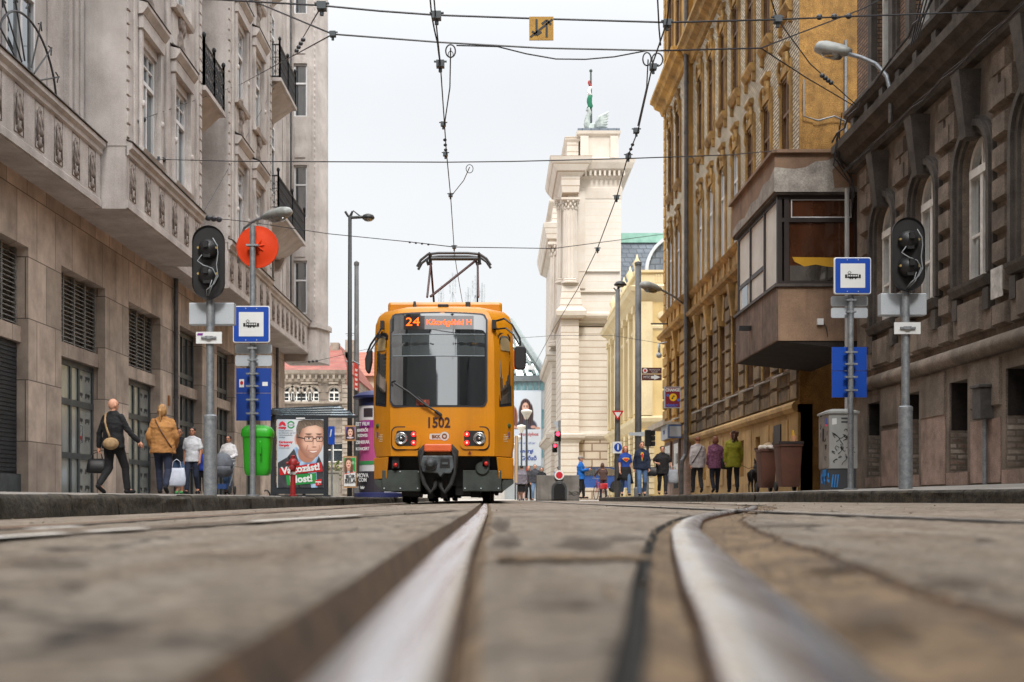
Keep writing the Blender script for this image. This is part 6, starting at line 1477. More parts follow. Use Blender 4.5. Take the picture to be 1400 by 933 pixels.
m = MB(); m.lathe([(.24,-.04),(.25,0),(.16,.1),(.02,.14)], px(848,389,46), 14); m.tube([px(844.5,398,46), px(846,392,46)], .05, 6); m.tube([px(839,394,46), px(844,399,46)], .03, 5); m.build('lamp_head', paint('lamp_post_grey', lin(58,60,62)), t, smooth=True)
m = MB(); m.lathe([(.02,-.1),(.12,-.08),(.18,-.03)], px(848,390,46), 14); m.build('lamp_glass', glass('lamp_bowl', lin(120,116,104)), t, smooth=True)
# street lamp stands between banner and tram, receding
for i, (x, y, Y, r, lab) in enumerate(((720,566,62,.26,'nearest and tallest globe lamp in the receding row in front of the banner'),(713,586,76,.27,'second globe lamp in the receding row in front of the banner'),(708,600,92,.3,'third globe lamp in the receding row in front of the banner'),(704.5,610,110,.3,'farthest globe lamp in the receding row in front of the banner'))):
    p = px(x, y, Y); t = thing('globe_lamp', lab, 'street lamp', (p.x, Y, -.03), 'globe lamps in a row')
    MB().cyl((p.x,Y,-.03),(p.x,Y,p.z), .07, .05, 8).build('pole', paint('lamp_post_grey', lin(58,60,62)), t)
    MB().lathe([(.06,-.3),(r,.05),(r*1.15,.1),(r*1.1,.18),(.05,.25)], (p.x,Y,p.z), 14).build('lamp_bowl', mat('opal_bowl', lin(226,224,214), lin(200,198,190), .4), t, smooth=True)
# signs on the lamp post, brown direction signs, change sign
def board(name, label, cat, x0, x1, y0, y1, Y, mt, r=.0, th=.04):
    a, b = px(x0, y1, Y), px(x1, y0, Y); t = thing(name, label, cat, ((a.x+b.x)/2, Y, a.z))
    MB().py_(rrect(a.x, b.x, a.z, b.z, max(r,.005)), Y-th/2, Y+th/2).build('board', mt, t); return t, a, b
Yy = 45.8
t = thing('give_way_sign', 'red and white triangular give way sign on the lamp post', 'road sign', px(844.5,576,Yy))
tri = lambda k: [(px(844.5+dx*k, 0, Yy).x, px(0, 566.8+dy*k, Yy).z) for dx, dy in ((0,8.5),(8.2,-5),(-8.2,-5))]
MB().py_(tri(1), Yy-.03, Yy).build('red_border', RED, t); MB().py_(tri(.58), Yy-.036, Yy-.03).build('white_field', SIGNW, t)
t, a, b = board('shared_path_sign', 'white board with a blue round path sign on the lamp post', 'road sign', 837.5,850,604,620,Yy,SIGNW); MB().py_(disc(((a.x+b.x)/2+.03,(a.z+b.z)/2),.15,.17), Yy-.03, Yy-.02).build('blue_disc', BLUE, t)
m = MB(); cx, cz = (a.x+b.x)/2+.03, (a.z+b.z)/2; m.py_([(cx-.02,cz-.1),(cx+.02,cz-.1),(cx+.03,cz+.05),(cx-.03,cz+.05)], Yy-.036, Yy-.03); m.py_(disc((cx,cz+.09),.03,.03), Yy-.036, Yy-.03); m.build('white_symbol', WHITE, t)
Yd = 43.9; BRS = paint('brown_sign', lin(86,42,38), .5)
t, a, b = board('direction_sign', 'upper brown direction board with a round emblem on the thick mast', 'direction sign', 877.5,904.5,503,511.2,Yd,BRS); MB().py_(disc((a.x+.12,(a.z+b.z)/2),.09,.09), Yd-.03, Yd-.02).build('emblem', SIGNW, t); MB().py_(disc((a.x+.12,(a.z+b.z)/2),.05,.05), Yd-.035, Yd-.03).build('emblem', RED, t); text('lettering','Nemzeti Sportcsarnok',.07,SIGNW,t,(b.x-.27,Yd-.025,b.z-.08),sx=.62); text('lettering','Papp László',.07,SIGNW,t,(b.x-.27,Yd-.025,b.z-.16),sx=.7)
t, a, b = board('direction_sign', 'lower brown direction board with a white arrow on the thick mast', 'direction sign', 877.5,904.5,512,520.3,Yd,BRS)
m = MB(); zc = (a.z+b.z)/2; m.py_([(b.x-.4,zc-.05),(b.x-.28,zc-.05),(b.x-.28,zc-.1),(b.x-.04,zc),(b.x-.28,zc+.1),(b.x-.28,zc+.05),(b.x-.4,zc+.05)], Yd-.03, Yd-.02); m.build('arrow', SIGNW, t); text('lettering','MTC',.13,SIGNW,t,(a.x+.19,Yd-.025,zc))
t = thing('exchange_sign', 'dark red change sign with a yellow coin symbol on the ochre house corner', 'shop sign', px(918,557,44.4)); Yx = 44.4
a, b = px(908.5,558,Yx), px(930.5,529,Yx); MB().box(a.x,b.x,Yx,Yx+.12,a.z,b.z).build('frame', ALU, t); MB().box(a.x+.03,b.x-.03,Yx-.01,Yx,a.z+.03,b.z-.03).build('panel', paint('sign_maroon', lin(128,20,40)), t)
text('lettering','CHANGE',.155,SIGNW,t,((a.x+b.x)/2,Yx-.015,b.z-.13),bold=.008,sx=.85); text('lettering','PÉNZVÁLTÓ',.11,paint('sign_light_blue', lin(70,110,210)),t,((a.x+b.x)/2,Yx-.015,a.z+.09),bold=.006,sx=.75)
cx, cz = (a.x+b.x)/2+.02, (a.z+b.z)/2-.0
sheet('coin', disc((cx,cz),.145,.145), paint('coin_yellow', lin(250,196,20)), t, Yx-.014); sheet('coin_mark', [(cx-.07,cz-.04),(cx+.02,cz+.08),(cx+.07,cz+.05),(cx-.02,cz-.08)], BLACK, t, Yx-.018); sheet('coin_mark', [(cx-.02,cz-.02),(cx+.015,cz+.03),(cx+.03,cz+.02),(cx,cz-.03)], MATS['coin_yellow'], t, Yx-.022)
for dx, dz in ((-.2,.08),(.2,-.1)): sheet('dot', disc((cx+dx,cz+dz),.055,.055), paint('sign_light_blue', lin(70,110,210)), t, Yx-.014)
t = thing('shop_sign', 'pale blue shop fascia sign above the shop door under the change sign', 'shop sign', px(916,590,45.2)); 
MB().box(6.62,6.72,45.6,47.4,2.42,2.98).build('board', paint('shop_board', lin(190,198,206)), t); MB().box(6.66,7.2,45.55,45.6,2.44,2.96).build('board', paint('shop_board_blue', lin(80,110,160)), t); MB().box(6.7,7.16,45.54,45.55,2.5,2.9).build('panel', MATS['shop_board'], t)
text('lettering','KÁVÉ',.2,BLUE,t,(6.615,46.5,2.7),rz=-PI/2,bold=.01)
# CCTV camera arm and pole at right of sign cluster
t = thing('bracket', 'thin dark bracket arm jutting from the ochre house corner above the brown signs', 'bracket', px(900,443,48)); MB().tube([px(890,443,48), px(912,443,48)], .035, 6).build('arm', BLACK, t); m = MB(); m.cyl(px(901,470,48), px(901,482,48), .05, n=8); m.ell(px(901,486,48), .12,.12,.12); m.tube([px(901,470,48), px(912,468,48)], .03, 5); m.build('camera_dome', ALU, t, smooth=True)
# traffic lights
def tlight(x, Y, rects, facing, label, pole=None):
    a = px(x, 0, Y); t = thing('traffic_light', label, 'traffic light', (a.x, Y, -.03))
    if pole: MB().cyl((px(pole[0],0,Y).x, Y+.1, -.03), px(pole[0], pole[1], Y+.1), .055, n=10).build('pole', STEEL, t)
    for (x0, x1, y0, y1) in rects:
        p, q = px(x0, y1, Y), px(x1, y0, Y); o = MB().box(p.x, q.x, Y-.12, Y+.1, p.z, q.z).build('signal_head', BLACK, t, bevel=.03)
        cx = (p.x+q.x)/2
        if facing:
            r = (q.x-p.x)*.3; zz = q.z-(q.z-p.z)*.27
            m = MB(); m.lathe([(.001,-.01),(r,-.005),(r,.02)], (cx,Y-.12,zz), 14, 'y'); m.build('red_lens', mat('lens_red_lit', lin(255,40,60), lin(255,30,50), emit=4, fine=0), o)
            m = MB(); m.lathe([(.001,-.01),(r,-.005),(r,.02)], (cx,Y-.12,q.z-(q.z-p.z)*.73), 14, 'y'); m.build('green_lens', paint('lens_dark', (.01,.02,.015), .2), o)
            m = MB(); m.arch(lambda u, v, d: (u, Y-.12-d, v), cx, zz, r, r*1.15, 0, .15, 10, 0, PI); m.arch(lambda u, v, d: (u, Y-.12-d, v), cx, q.z-(q.z-p.z)*.73, r, r*1.15, 0, .15, 10, 0, PI); m.build('visor', BLACK, o)
        else:
            for k in range(3): zz = q.z-(q.z-p.z)*(.18+.32*k); m = MB(); m.px_([(Y-.1,zz-.1),(Y+.1,zz-.1),(Y+.1,zz+.1),(Y-.1,zz+.1)], q.x, q.x+.16); m.build('visor', BLACK, o, bevel=.03)
    return t
tlight(761, 52, [(758,767,590,604),(755,762,606.5,619)], True, 'two red pedestrian signals on a slim pole at the crossing', (765,575))
p = px(760, 575, 52); 
tlight(884, 46, [(881.5,890,588,611)], False, 'black three lamp traffic light seen from the side by the thick mast', (885.5,588))
tlight(842, 49, [(840,847,627,639)], True, 'small low red signal by the lamp post behind the walking couple', (843,625))
t = thing('sign_back', 'grey back of a triangular sign above the red pedestrian signals', 'road sign', px(760,583,52.2)); MB().py_([(px(756.5,0,52).x,px(0,576,52).z),(px(767.5,0,52).x,px(0,576,52).z),(px(762,0,52).x,px(0,587,52).z)], 52.2, 52.23).build('plate', ALU, t)
t = thing('finger_sign', 'pale street name plate pointing left beside the thick mast', 'direction sign', px(868,592,44)); MB().py_([(px(859,0,44).x,px(0,596,44).z),(px(880,0,44).x,px(0,597,44).z),(px(880,0,44).x,px(0,591,44).z),(px(859,0,44).x,px(0,592,44).z)], 43.8, 43.83).build('plate', ALU, t)
# concrete buffer block with red disc and dark lens box
Yk_ = 42; bp = thing('concrete_block', 'grey concrete barrier block at the end of the track with graffiti on its corner', 'concrete block', (px(763,0,Yk_).x, Yk_, .0))
a, b = px(733.5,685,Yk_), px(792,650,Yk_)
CON = mat('raw_concrete', lin(138,134,128), lin(106,102,98), .9, ns=2, bump=.4, bs=30, streak=.6, sc=lin(70,66,62))
m = MB(); m.box(a.x,b.x,Yk_,Yk_+.7,-.02,b.z); m.build('block', CON, bp, bevel=.02)
m = MB(); m.tube([(a.x+.02,Yk_-.004,.04),(b.x-.02,Yk_-.004,.04)],.004,4)
for q in range(3): m.tube([(b.x-.38+.09*i, Yk_-.006, .22+.05*q+.03*math.sin(i*2.1+q)) for i in range(5)], .008, 4)
m.build('graffiti', BLACK, bp)
t = thing('buffer_signal', 'dark arched lens box with a red disc, in front of the concrete block', 'signal', (px(764.5,0,Yk_).x, Yk_-.3, .0))
c = px(764.5,650,Yk_); r = .27; zt_ = px(0,658,Yk_).z
P = [(c.x-r,.03),(c.x+r,.03),(c.x+r,zt_-r)]+[(c.x+r*math.cos(PI*i/12), zt_-r+r*math.sin(PI*i/12)) for i in range(13)]
m = MB(); m.py_(P, Yk_-.14, Yk_-.01); m.build('lens_box', DKGREY, t, bevel=.02); m = MB(); k = .74; m.py_([(c.x+(x-c.x)*k, .07+(z-.05)*.86) for x, z in P], Yk_-.16, Yk_-.14); m.build('lens', mat('black_lens', (.012,.012,.014), rough=.3), t, bevel=.03)
m = MB(); m.lathe([(.001,-.05),(.17,-.05),(.175,0)], (c.x,Yk_-.06,c.z), 20, 'y'); m.build('white_rim', SIGNW, t); m = MB(); m.lathe([(.001,-.06),(.12,-.06),(.125,-.04)], (c.x,Yk_-.06,c.z), 20, 'y'); m.build('red_disc', mat('disc_red', lin(206,40,56), lin(180,30,44), .35), t)
# grey cabinet with graffiti
Yc_ = 22.8; a, b = px(1119,0,Yc_), px(1157,562,Yc_); zf = rp(6.5,Yc_)
t = thing('utility_cabinet', 'grey electrical cabinet with black graffiti and a blue painted foot', 'cabinet', (6.55, Yc_, zf))
CABM = mat('cabinet_grey', lin(172,174,172), lin(148,150,148), .6, ns=2, streak=.4, sc=lin(110,104,96)); CABS = mat('cabinet_side', lin(150,142,132), lin(120,112,104), .7, ns=3, streak=.6, sc=lin(88,80,74))
Xa, Xb = 6.47, 7.02; zb = px(0,641,Yc_).z; ztp = b.z
m = MB(); m.pz_([(Xa,Yc_),(Xb,Yc_),(Xb,Yc_+.75),(Xa-.0,Yc_+.75),(Xa-.0,Yc_+.01)], zb, ztp-.05); m.build('body', CABM, t, bevel=.01)
MB().box(Xa-.012, Xa, Yc_+.02, Yc_+.72, zb+.02, ztp-.1).build('door', CABS, t, bevel=.004); m = MB(); m.box(Xa-.03,Xa-.012,Yc_+.36,Yc_+.4,zb+.55,zb+.8); m.build('handle', BLACK, t)
m = MB(); m.loft([[(Xa-.03,Yc_-.03,ztp-.05),(Xb+.03,Yc_-.03,ztp-.05),(Xb+.03,Yc_+.78,ztp-.05),(Xa-.03,Yc_+.78,ztp-.05)],[(Xa-.03,Yc_-.03,ztp-.01),(Xb+.03,Yc_-.03,ztp-.01),(Xb+.03,Yc_+.78,ztp-.01),(Xa-.03,Yc_+.78,ztp-.01)],[(Xa+.1,Yc_+.15,ztp+.05),(Xb-.1,Yc_+.15,ztp+.05),(Xb-.1,Yc_+.6,ztp+.05),(Xa+.1,Yc_+.6,ztp+.05)]]); m.build('lid', CABM, t)
m = MB(); m.box(Xa+.02, Xb-.02, Yc_+.02, Yc_+.73, zf-.05, zb); o = m.build('plinth', paint('dark_plinth', lin(66,68,72)), t)
rd = random.Random(5); m = MB()
for q in range(22):
    x, z = Xa+.08+rd.random()*.36, zb+.15+rd.random()*(ztp-zb-.5); pts = [(x, Yc_-.004, z)]
    for k in range(rd.randint(3,6)): x = min(Xb-.05, max(Xa+.05, x+rd.uniform(-.07,.07))); z += rd.uniform(-.07,.05); pts.append((x, Yc_-.004, z))
    m.tube(pts, .006, 4)
for q in range(10):
    y, z = Yc_+.1+rd.random()*.5, zb+.2+rd.random()*.9; m.tube([(Xa-.014, y+rd.uniform(-.05,.05), z+rd.uniform(-.06,.06)) for k in range(4)], .006, 4)
m.build('graffiti', BLACK, t)
m = MB()
for q in range(16): 
    y = Yc_+.05+rd.random()*.6; z = zf+.05+rd.random()*.28; m.tube([(Xa+.012, y, z),(Xa+.012, y+rd.uniform(-.05,.05), z+rd.uniform(.05,.16))], .018, 4)
for q in range(3): x = Xa+.05+.05*q; m.tube([(x, Yc_+.014, zf+.05),(x+.03, Yc_+.014, zf+.3)], .014, 4)
m.build('blue_paint', paint('spray_blue', lin(60,140,210)), o)
for q in (0, 1): MB().box(Xb-.32, Xb-.08, Yc_-.006, Yc_, ztp-.16-.07*q, ztp-.13-.07*q).build('vent', DKGREY, t)
sheet('sticker', [(Xa+.05,ztp-.27),(Xa+.14,ztp-.26),(Xa+.14,ztp-.14),(Xa+.05,ztp-.15)], SIGNW, t, Yc_-.004); m = MB(); m.box(Xa-.016,Xa-.012,Yc_+.1,Yc_+.25,ztp-.25,ztp-.13); m.build('sticker', BLUE, t); m = MB(); m.box(Xa-.016,Xa-.012,Yc_+.1,Yc_+.25,ztp-.29,ztp-.25); m.build('sticker', paint('sticker_pink', lin(230,60,110)), t)
# brown wheelie bins, overfull
BINM = mat('bin_brown', lin(98,62,48), lin(80,50,40), .55, ns=2, fine=.06)
def wheelie(X, Y, w, d, h, label, rz=0):
    zf = rp(X, Y); t = thing('wheelie_bin', label, 'bin', (X, Y, zf), 'brown bins by the cabinet', rz); a, b = w/2, d/2
    m = MB(); m.loft([[(x*a*k, y*b*k, z) for x, y in rrect(-1,1,-1,1,.12,3)] for k, z in ((.76,.1),(.8,.14),(.97,h-.06),(1.06,h-.05),(1.06,h))]); m.build('body', BINM, t, local=True, auto=35)
    for s in (-1, 1):
        m = MB(); m.lathe([(.04,-.03),(.1,-.03),(.11,0),(.1,.03),(.04,.03)], (s*(a*.8),b*.85,.11), 16, 'x'); m.build('wheel', RUBBER, t, local=True)
    m = MB(); m.box(-a*1.02, a*1.02, -b, -b+.0+d*.16, h, h+.03) if 0 else m.loft([[(x*a*1.08, y*b*.5+b*1.0, z) for x, y in rrect(-1,1,-.5,.5,.1,3)] for z in (h-.0, h+.05)]); m.build('lid_hinge', BINM, t, local=True)
    return t, zf
t1, z1 = wheelie(6.36, 25.6, .5, .62, 1.03, 'wider brown wheelie bin with a dark rim, nearer the cabinet'); 
m = MB(); m.loft([[(x*.275, y*.34, z) for x, y in rrect(-1,1,-1,1,.12,3)] for z in (1.025, 1.08)]); m.build('lid', paint('bin_dark_lid', (.03,.022,.02)), t1, local=True)
t2, z2 = wheelie(6.2, 27.0, .38, .55, .98, 'narrower brown wheelie bin topped with pale rubbish bags, behind the wider bin')
for i, (x, y, z, r, c, lab) in enumerate(((6.1,26.85,z2+1.02,.1,lin(214,206,192),'pale crumpled rubbish bag on the edge of the narrow bin'),(6.26,26.95,z2+1.06,.12,lin(196,168,130),'tan paper rubbish bag on top of the narrow bin'),(6.24,26.72,z2+1.02,.085,lin(220,210,200),'small white rubbish bag hanging over the front of the narrow bin'),)):
    m = MB().ell((x,y,z), r*1.2, r, r*.7, 14, 10); m.v = [tuple(Vector(v)+Vector((1,1,1))*.04*noise.noise(Vector(v)*9)) for v in m.v]; tag(m.build('rubbish_bag', paint('bag_%d' % i, c, .7), smooth=True), lab, 'rubbish bag')
m = MB(); zt = z1+1.08; m.loft([[(6.46+.06*k*math.cos(w), 25.5+.06*k*math.sin(w), zt+z) for w in [2*PI*i/10 for i in range(10)]] for k, z in ((.8,0),(1,.12),(1,.13))]); o = m.build('paper_cup', paint('cup_peach', lin(220,160,120))); tag(o, 'peach takeaway cup standing on the wider brown bin', 'cup')
m = MB(); m.cyl((6.45,25.5,zt+.131),(6.44,25.5,zt+.25),.03,.02,8); tag(m.build('drink_carton', paint('carton_yellow', lin(226,176,40))), 'small yellow bottle stuck in the cup on the brown bin', 'bottle')
# red standpipe in front of the poster
t = thing('hydrant', 'dark red standpipe hydrant with a white band in front of the election poster', 'hydrant', px(400,0,27)+Vector((0,0,0)))
Yz = 27; c = px(400.5,0,Yz).x; zf = lp(c, Yz); t.location = (c, Yz, zf); HR = mat('hydrant_red', lin(150,28,30), lin(116,20,24), .5, ns=5)
m = MB(); m.lathe([(.1,0),(.1,.03),(.062,.04),(.062,.62),(.075,.63),(.08,.7),(.1,.72),(.105,.8),(.07,.86),(.05,.87),(.055,.93),(.02,.95)], (c,Yz,zf), 16); m.build('standpipe', HR, t, auto=40)
m = MB(); m.lathe([(.04,-.05),(.05,-.14),(.06,-.15),(.06,-.19),(.01,-.2)], (c,Yz,zf+.66), 12, 'y'); m.cyl((c-.15,Yz,zf+.76),(c+.15,Yz,zf+.76), .035, n=10); m.build('outlet', HR, t, auto=40)
MB().lathe([(.066,.5),(.066,.56)], (c,Yz,zf), 16).build('white_band', SIGNW, t)
# ------------------------------------------------------------------ tram shelter with the election poster
Ysh = 29; S = F/Ysh; hX = lambda x: (x-VX)/S; hZ = lambda y: CZ+(HY-y)/S
t = thing('tram_shelter', 'dark framed tram shelter with louvred roof edge on the left pavement', 'shelter', (hX(410), Ysh, lp(-4.9,Ysh)))
SHM = paint('shelter_dark', lin(34,40,46), .45)
a, b = hX(371), hX(448)
m = MB(); zt, z0 = hZ(569), lp(-4.9,Ysh)
for x in (a, b-.09): m.box(x, x+.09, Ysh-.1, Ysh+.12, z0, zt)
m.box(a+.09, b-.09, Ysh-.1, Ysh+.12, zt-.09, zt); m.box(a+.09, b-.09, Ysh-.1, Ysh+.12, z0+.06, z0+.22); m.box(a-.02, b+.05, Ysh-.16, Ysh+.18, z0-.03, z0+.03)
m.build('frame', SHM, t); m = MB()
for y in (33.5,): m.box(a+.02, a+.1, y, y+.1, z0, 2.3)
m.build('back_post', SHM, t)
rl = []; m = MB()
for i, (xr, y) in enumerate(((463,556),(470,559.5),(477,563),(483,566.5),(490,570))):
    Yk2 = Ysh+3.6-.9*i; x1 = (xr-VX)*Yk2/F; zz = CZ+(HY-y)*Yk2/F
    p0 = px(372, 560+2.3*i, Yk2); m.py_([(p0.x,p0.z-.03),(x1,zz-.03),(x1,zz+.035),(p0.x,p0.z+.03)], Yk2-.03, Yk2+.03); rl.append((p0, x1, zz, Yk2))
m.box(a, a+.12, Ysh-.3, Ysh+4, zt+.02, zt+.14); roof_ = m.build('roof', SHM, t); m = MB()
for (p, x, z, y), (q, u, w, v) in zip(rl, rl[1:]): m.add([(p.x,y,p.z),(x,y,z),(u,v,w),(q.x,v,q.z),(p.x,y,p.z+.012),(x,y,z+.012),(u,v,w+.012),(q.x,v,q.z+.012)], [(0,1,2,3),(7,6,5,4),(0,4,5,1),(1,5,6,2),(2,6,7,3),(3,7,4,0)])
m.build('roof_glass', glass('roof_glass', lin(150,172,182), .3, .08, lin(120,140,150)), roof_)
m = MB(); m.box(a+.05, a+.06, Ysh+.3, 33.4, z0+.3, 2.1); m.build('glass_wall', glass('shelter_glass', lin(70,80,84), .3), t)
pc = MB(); pc.box(hX(380), hX(443), Ysh-.115, Ysh-.1, hZ(667), hZ(574)); 
p = thing('election_poster', 'large poster of a smiling man in glasses with red and green slogan bars', 'poster', (hX(411), Ysh-.12, hZ(667)))
pc.build('poster_sheet', mat('poster_grey', lin(190,198,206), lin(168,178,190), .4, ns=1.5, fine=.02), p)
kk = [0]
def pp_(pts, c, nm):
    kk[0] += 1
    return sheet(nm, [(hX(x), hZ(y)) for x, y in pts], paint('print_%s' % nm, c, .45, fine=.02) if c else None, p, Ysh-.118-.0025*kk[0], .002)
JK = [(381,668),(381,633),(394,625.5),(403,614),(413,632),(428,634),(436,622),(444,640),(444,668)]
SHT = [(403,613),(406,611),(424,631),(432,622),(434.5,616),(437.5,622),(433,634),(435,668),(427,668),(421,641),(414,647),(410,633)]
FC = [(405.8,598),(407,585),(412,579),(424,576),(438,578),(444,586),(444,604),(440.5,616),(434.5,625),(427.5,628.5),(419,625.5),(412,616.5),(407.2,607)]
HR_ = [(406.6,599),(406,586),(409,576.5),(419,573.6),(436,573.6),(445,576),(445,591),(441.5,585.5),(433,582),(422,583.5),(414,587),(410.5,596),(409,601)]
def man(x, y):
    c = bl((176,188,200), (212,218,224), sm(384, 404, x)*sm(660, 590, y))
    if inpoly(x, y, JK): c = bl((44,45,50), (74,75,80), .5+.5*nse(x, y, .12)); c = bl(c, (26,27,31), el(x, y, 396+(y-625)*.35, y, 1.2, 1, .5)*(y > 622))
    if inpoly(x, y, SHT): c = bl((128,162,204), (176,202,230), .5+.5*math.sin(x*.5+y*.35)); c = bl(c, (84,110,150), el(x, y, 424, 634, 5, 4, .8)*.6)
    c = bl(c, (176,124,102), el(x, y, 421, 620, 12.5, 13, .05)*(y < 633)*(y > 610))
    e = el(x, y, 406.6, 601, 2.8, 7.2, .12); c = bl(c, bl((214,160,138), (158,104,88), el(x, y, 407, 601, 1.2, 4, .6)), e)
    if inpoly(x, y, FC):
        k = bl((228,186,164), (150,102,84), sm(.4, 1.1, math.hypot((x-429)/19.5, (y-600)/28))); k = bl(k, (146,100,82), .55*sm(416, 407, x)*sm(590, 604, y)); k = bl(k, (160,112,94), .45*sm(439, 444, x))
        k = bl(k, (242,206,184), .6*el(x, y, 428, 587, 9, 5, .9)); k = bl(k, (240,190,168), .5*el(x, y, 419, 608, 4, 4, .9)); k = bl(k, (236,188,166), .4*el(x, y, 438, 608, 3.5, 4, .9))
        k = bl(k, (170,126,108), .3*el(x, y, 427, 622, 11, 6, .6)); k = bl(k, (206,158,136), .6*el(x, y, 427.5, 624.5, 4, 2.2, .8))
        for cx, w in ((423.2,3.4),(437.6,3.0)):
            k = bl(k, (168,116,98), .7*el(x, y, cx, 598.6, w*1.3, 2.8, .7)); k = bl(k, (232,224,218), el(x, y, cx, 600.1, w*.85, 1.25, .3)); k = bl(k, (46,38,36), el(x, y, cx+.2, 600, 1.15, 1.25, .3)); k = bl(k, (70,48,42), el(x, y, cx, 598.7, w*.95, .45, .5)); k = bl(k, (176,126,108), .6*el(x, y, cx, 603.4, w, .8, .8))
            k = bl(k, (84,62,52), el(x, y, cx-.3, 594.4-.12*abs(x-cx), w*1.25, .95, .45))
        k = bl(k, (172,118,98), .6*el(x, y, 429.3, 604, 1.0, 5, .8)); k = bl(k, (244,206,186), .6*el(x, y, 431.6, 606, 1.1, 4.5, .8)); k = bl(k, (150,96,82), .8*el(x, y, 430.6, 611.8, 3, .9, .6))
        k = bl(k, (160,108,92), .6*el(x, y, 421.3+(y-611)*-.25, y, .7, 1, .8)*(609 < y < 617)); k = bl(k, (160,108,92), .5*el(x, y, 437.6+(y-611)*.12, y, .6, 1, .8)*(609 < y < 616))
        my = 618-.042*(x-429)**2
        k = bl(k, (170,96,90), el(x, y, 429.4, my+.4, 7, 1.7, .2)); k = bl(k, (244,236,228), el(x, y, 429.6, my+.3, 5.6, .95, .25))
        c = k
    if inpoly(x, y, HR_): t = .5+.7*nse(x*.5-y*.35, y*.12+x*.15, 1.3); c = bl((66,56,48), (150,134,118), max(0, min(1, t))*.8*sm(573, 582, y)+.15)
    return c
picture('printed_portrait', man, 380.5, 443, 574.5, 667, hX, hZ, Ysh-.1215, 150, 220, p)
kk[0] = 2
for cx, w in ((423.3,6.2),(437.9,4.9)):
    m = MB(); P_ = rrect(-w/S, w/S, -4.1/S, 3.6/S, 2.6/S, 5); Q_ = [(a*.87, b*.84) for a, b in P_]; n_ = len(P_)
    for i_ in range(n_): 
        k_ = (i_+1) % n_; m.quad(*[(hX(cx)+u, Ysh-.1245, hZ(600.4)+v) for u, v in (P_[i_], P_[k_], Q_[k_], Q_[i_])])
    m.build('printed_glasses', paint('print_frame', lin(40,32,32)), p)
pp_([(428.9,599.6),(433.6,599.6),(433.6,600.7),(428.9,600.7)], lin(40,32,32), 'glasses_bar'); pp_([(408,597.4),(417.4,599.6),(417.4,600.7),(408,598.6)], lin(40,32,32), 'glasses_arm')
pp_([(383,641),(441,632.5),(442,645),(384,650)], lin(192,24,32), 'red_bar'); pp_([(392,650.5),(433,647),(434,661),(394,664)], lin(30,140,62), 'green_bar'); pp_([(431.5,657),(440.5,655),(441,663),(433,664.5)], lin(206,30,40), 'red_tag')
ylay = Ysh-.118-.0025*kk[0]-.004
def tilt(o, a): o.rotation_euler = (PI/2, -a, 0); return o
tilt(text('slogan_lettering','Változást!',.235,SIGNW,p,(hX(412.5),ylay,hZ(641.5)),bold=.009,sx=1.02), .12); tilt(text('slogan_lettering','Most!',.24,SIGNW,p,(hX(413),ylay,hZ(655.5)),bold=.009,sx=1.02), .08); text('small_lettering','mszp',.07,SIGNW,p,(hX(436.5),ylay,hZ(659)),bold=.003); text('small_lettering','X',.06,SIGNW,p,(hX(436.5),ylay,hZ(662)))
sheet('party_mark', [(hX(x), hZ(y)) for x, y in ((382,583),(383.5,579),(387,576.5),(390.5,578.5),(392.5,583),(389.5,583),(387.3,581),(385,583))], paint('mark_red', lin(204,28,52)), p, Ysh-.124)
text('small_lettering','mszp',.09,MATS['mark_red'],p,(hX(387.3),Ysh-.124,hZ(585.2)),bold=.006)
m = MB(); m.arch(lambda u, v, d: (hX(399)+u, Ysh-.121-d, hZ(581.5)+v), 0, 0, .06, .095, 0, .003, 20, .3, 2.9); m.arch(lambda u, v, d: (hX(399)+u, Ysh-.121-d, hZ(581.5)+v), 0, 0, .06, .095, 0, .003, 20, .3+PI, 2.9+PI); m.build('party_mark', paint('mark_green', lin(40,150,80)), p); text('small_lettering','párbeszéd',.04,DKGREY,p,(hX(399),Ysh-.124,hZ(581.5)))
for k, s_ in enumerate(('Közös jelöltünk,','az ellenzéki pártok','miniszterelnök-','jelöltje')): text('small_lettering',s_,.055,DKGREY,p,(hX(382.5),Ysh-.122,hZ(589.5+3*k)),align='LEFT')
text('small_lettering','Karácsony',.08,MATS['mark_red'],p,(hX(382.5),Ysh-.122,hZ(605)),align='LEFT',bold=.004); text('small_lettering','Gergely',.08,MATS['mark_red'],p,(hX(382.5),Ysh-.122,hZ(609.3)),align='LEFT',bold=.004); text('small_lettering','valtozast.most',.045,DKGREY,p,(hX(382.5),Ysh-.122,hZ(613)),align='LEFT')
MB().box(hX(406),hX(418),Ysh-.13,Ysh-.1,hZ(573.6),hZ(571.8)).build('maker_plate', SIGNW, p)
tk = thing('cable_stub', 'bent black cable stub rising from the pavement beside the shelter', 'cable', (hX(363),Ysh,lp(-5.4,Ysh))); MB().tube([(hX(361.5),Ysh,hZ(672)),(hX(363),Ysh,hZ(670.5)),(hX(366),Ysh,hZ(671)),(hX(368.5),Ysh,hZ(675)),(hX(369),Ysh,hZ(678))], .02, 6).build('cable', BLACK, tk)
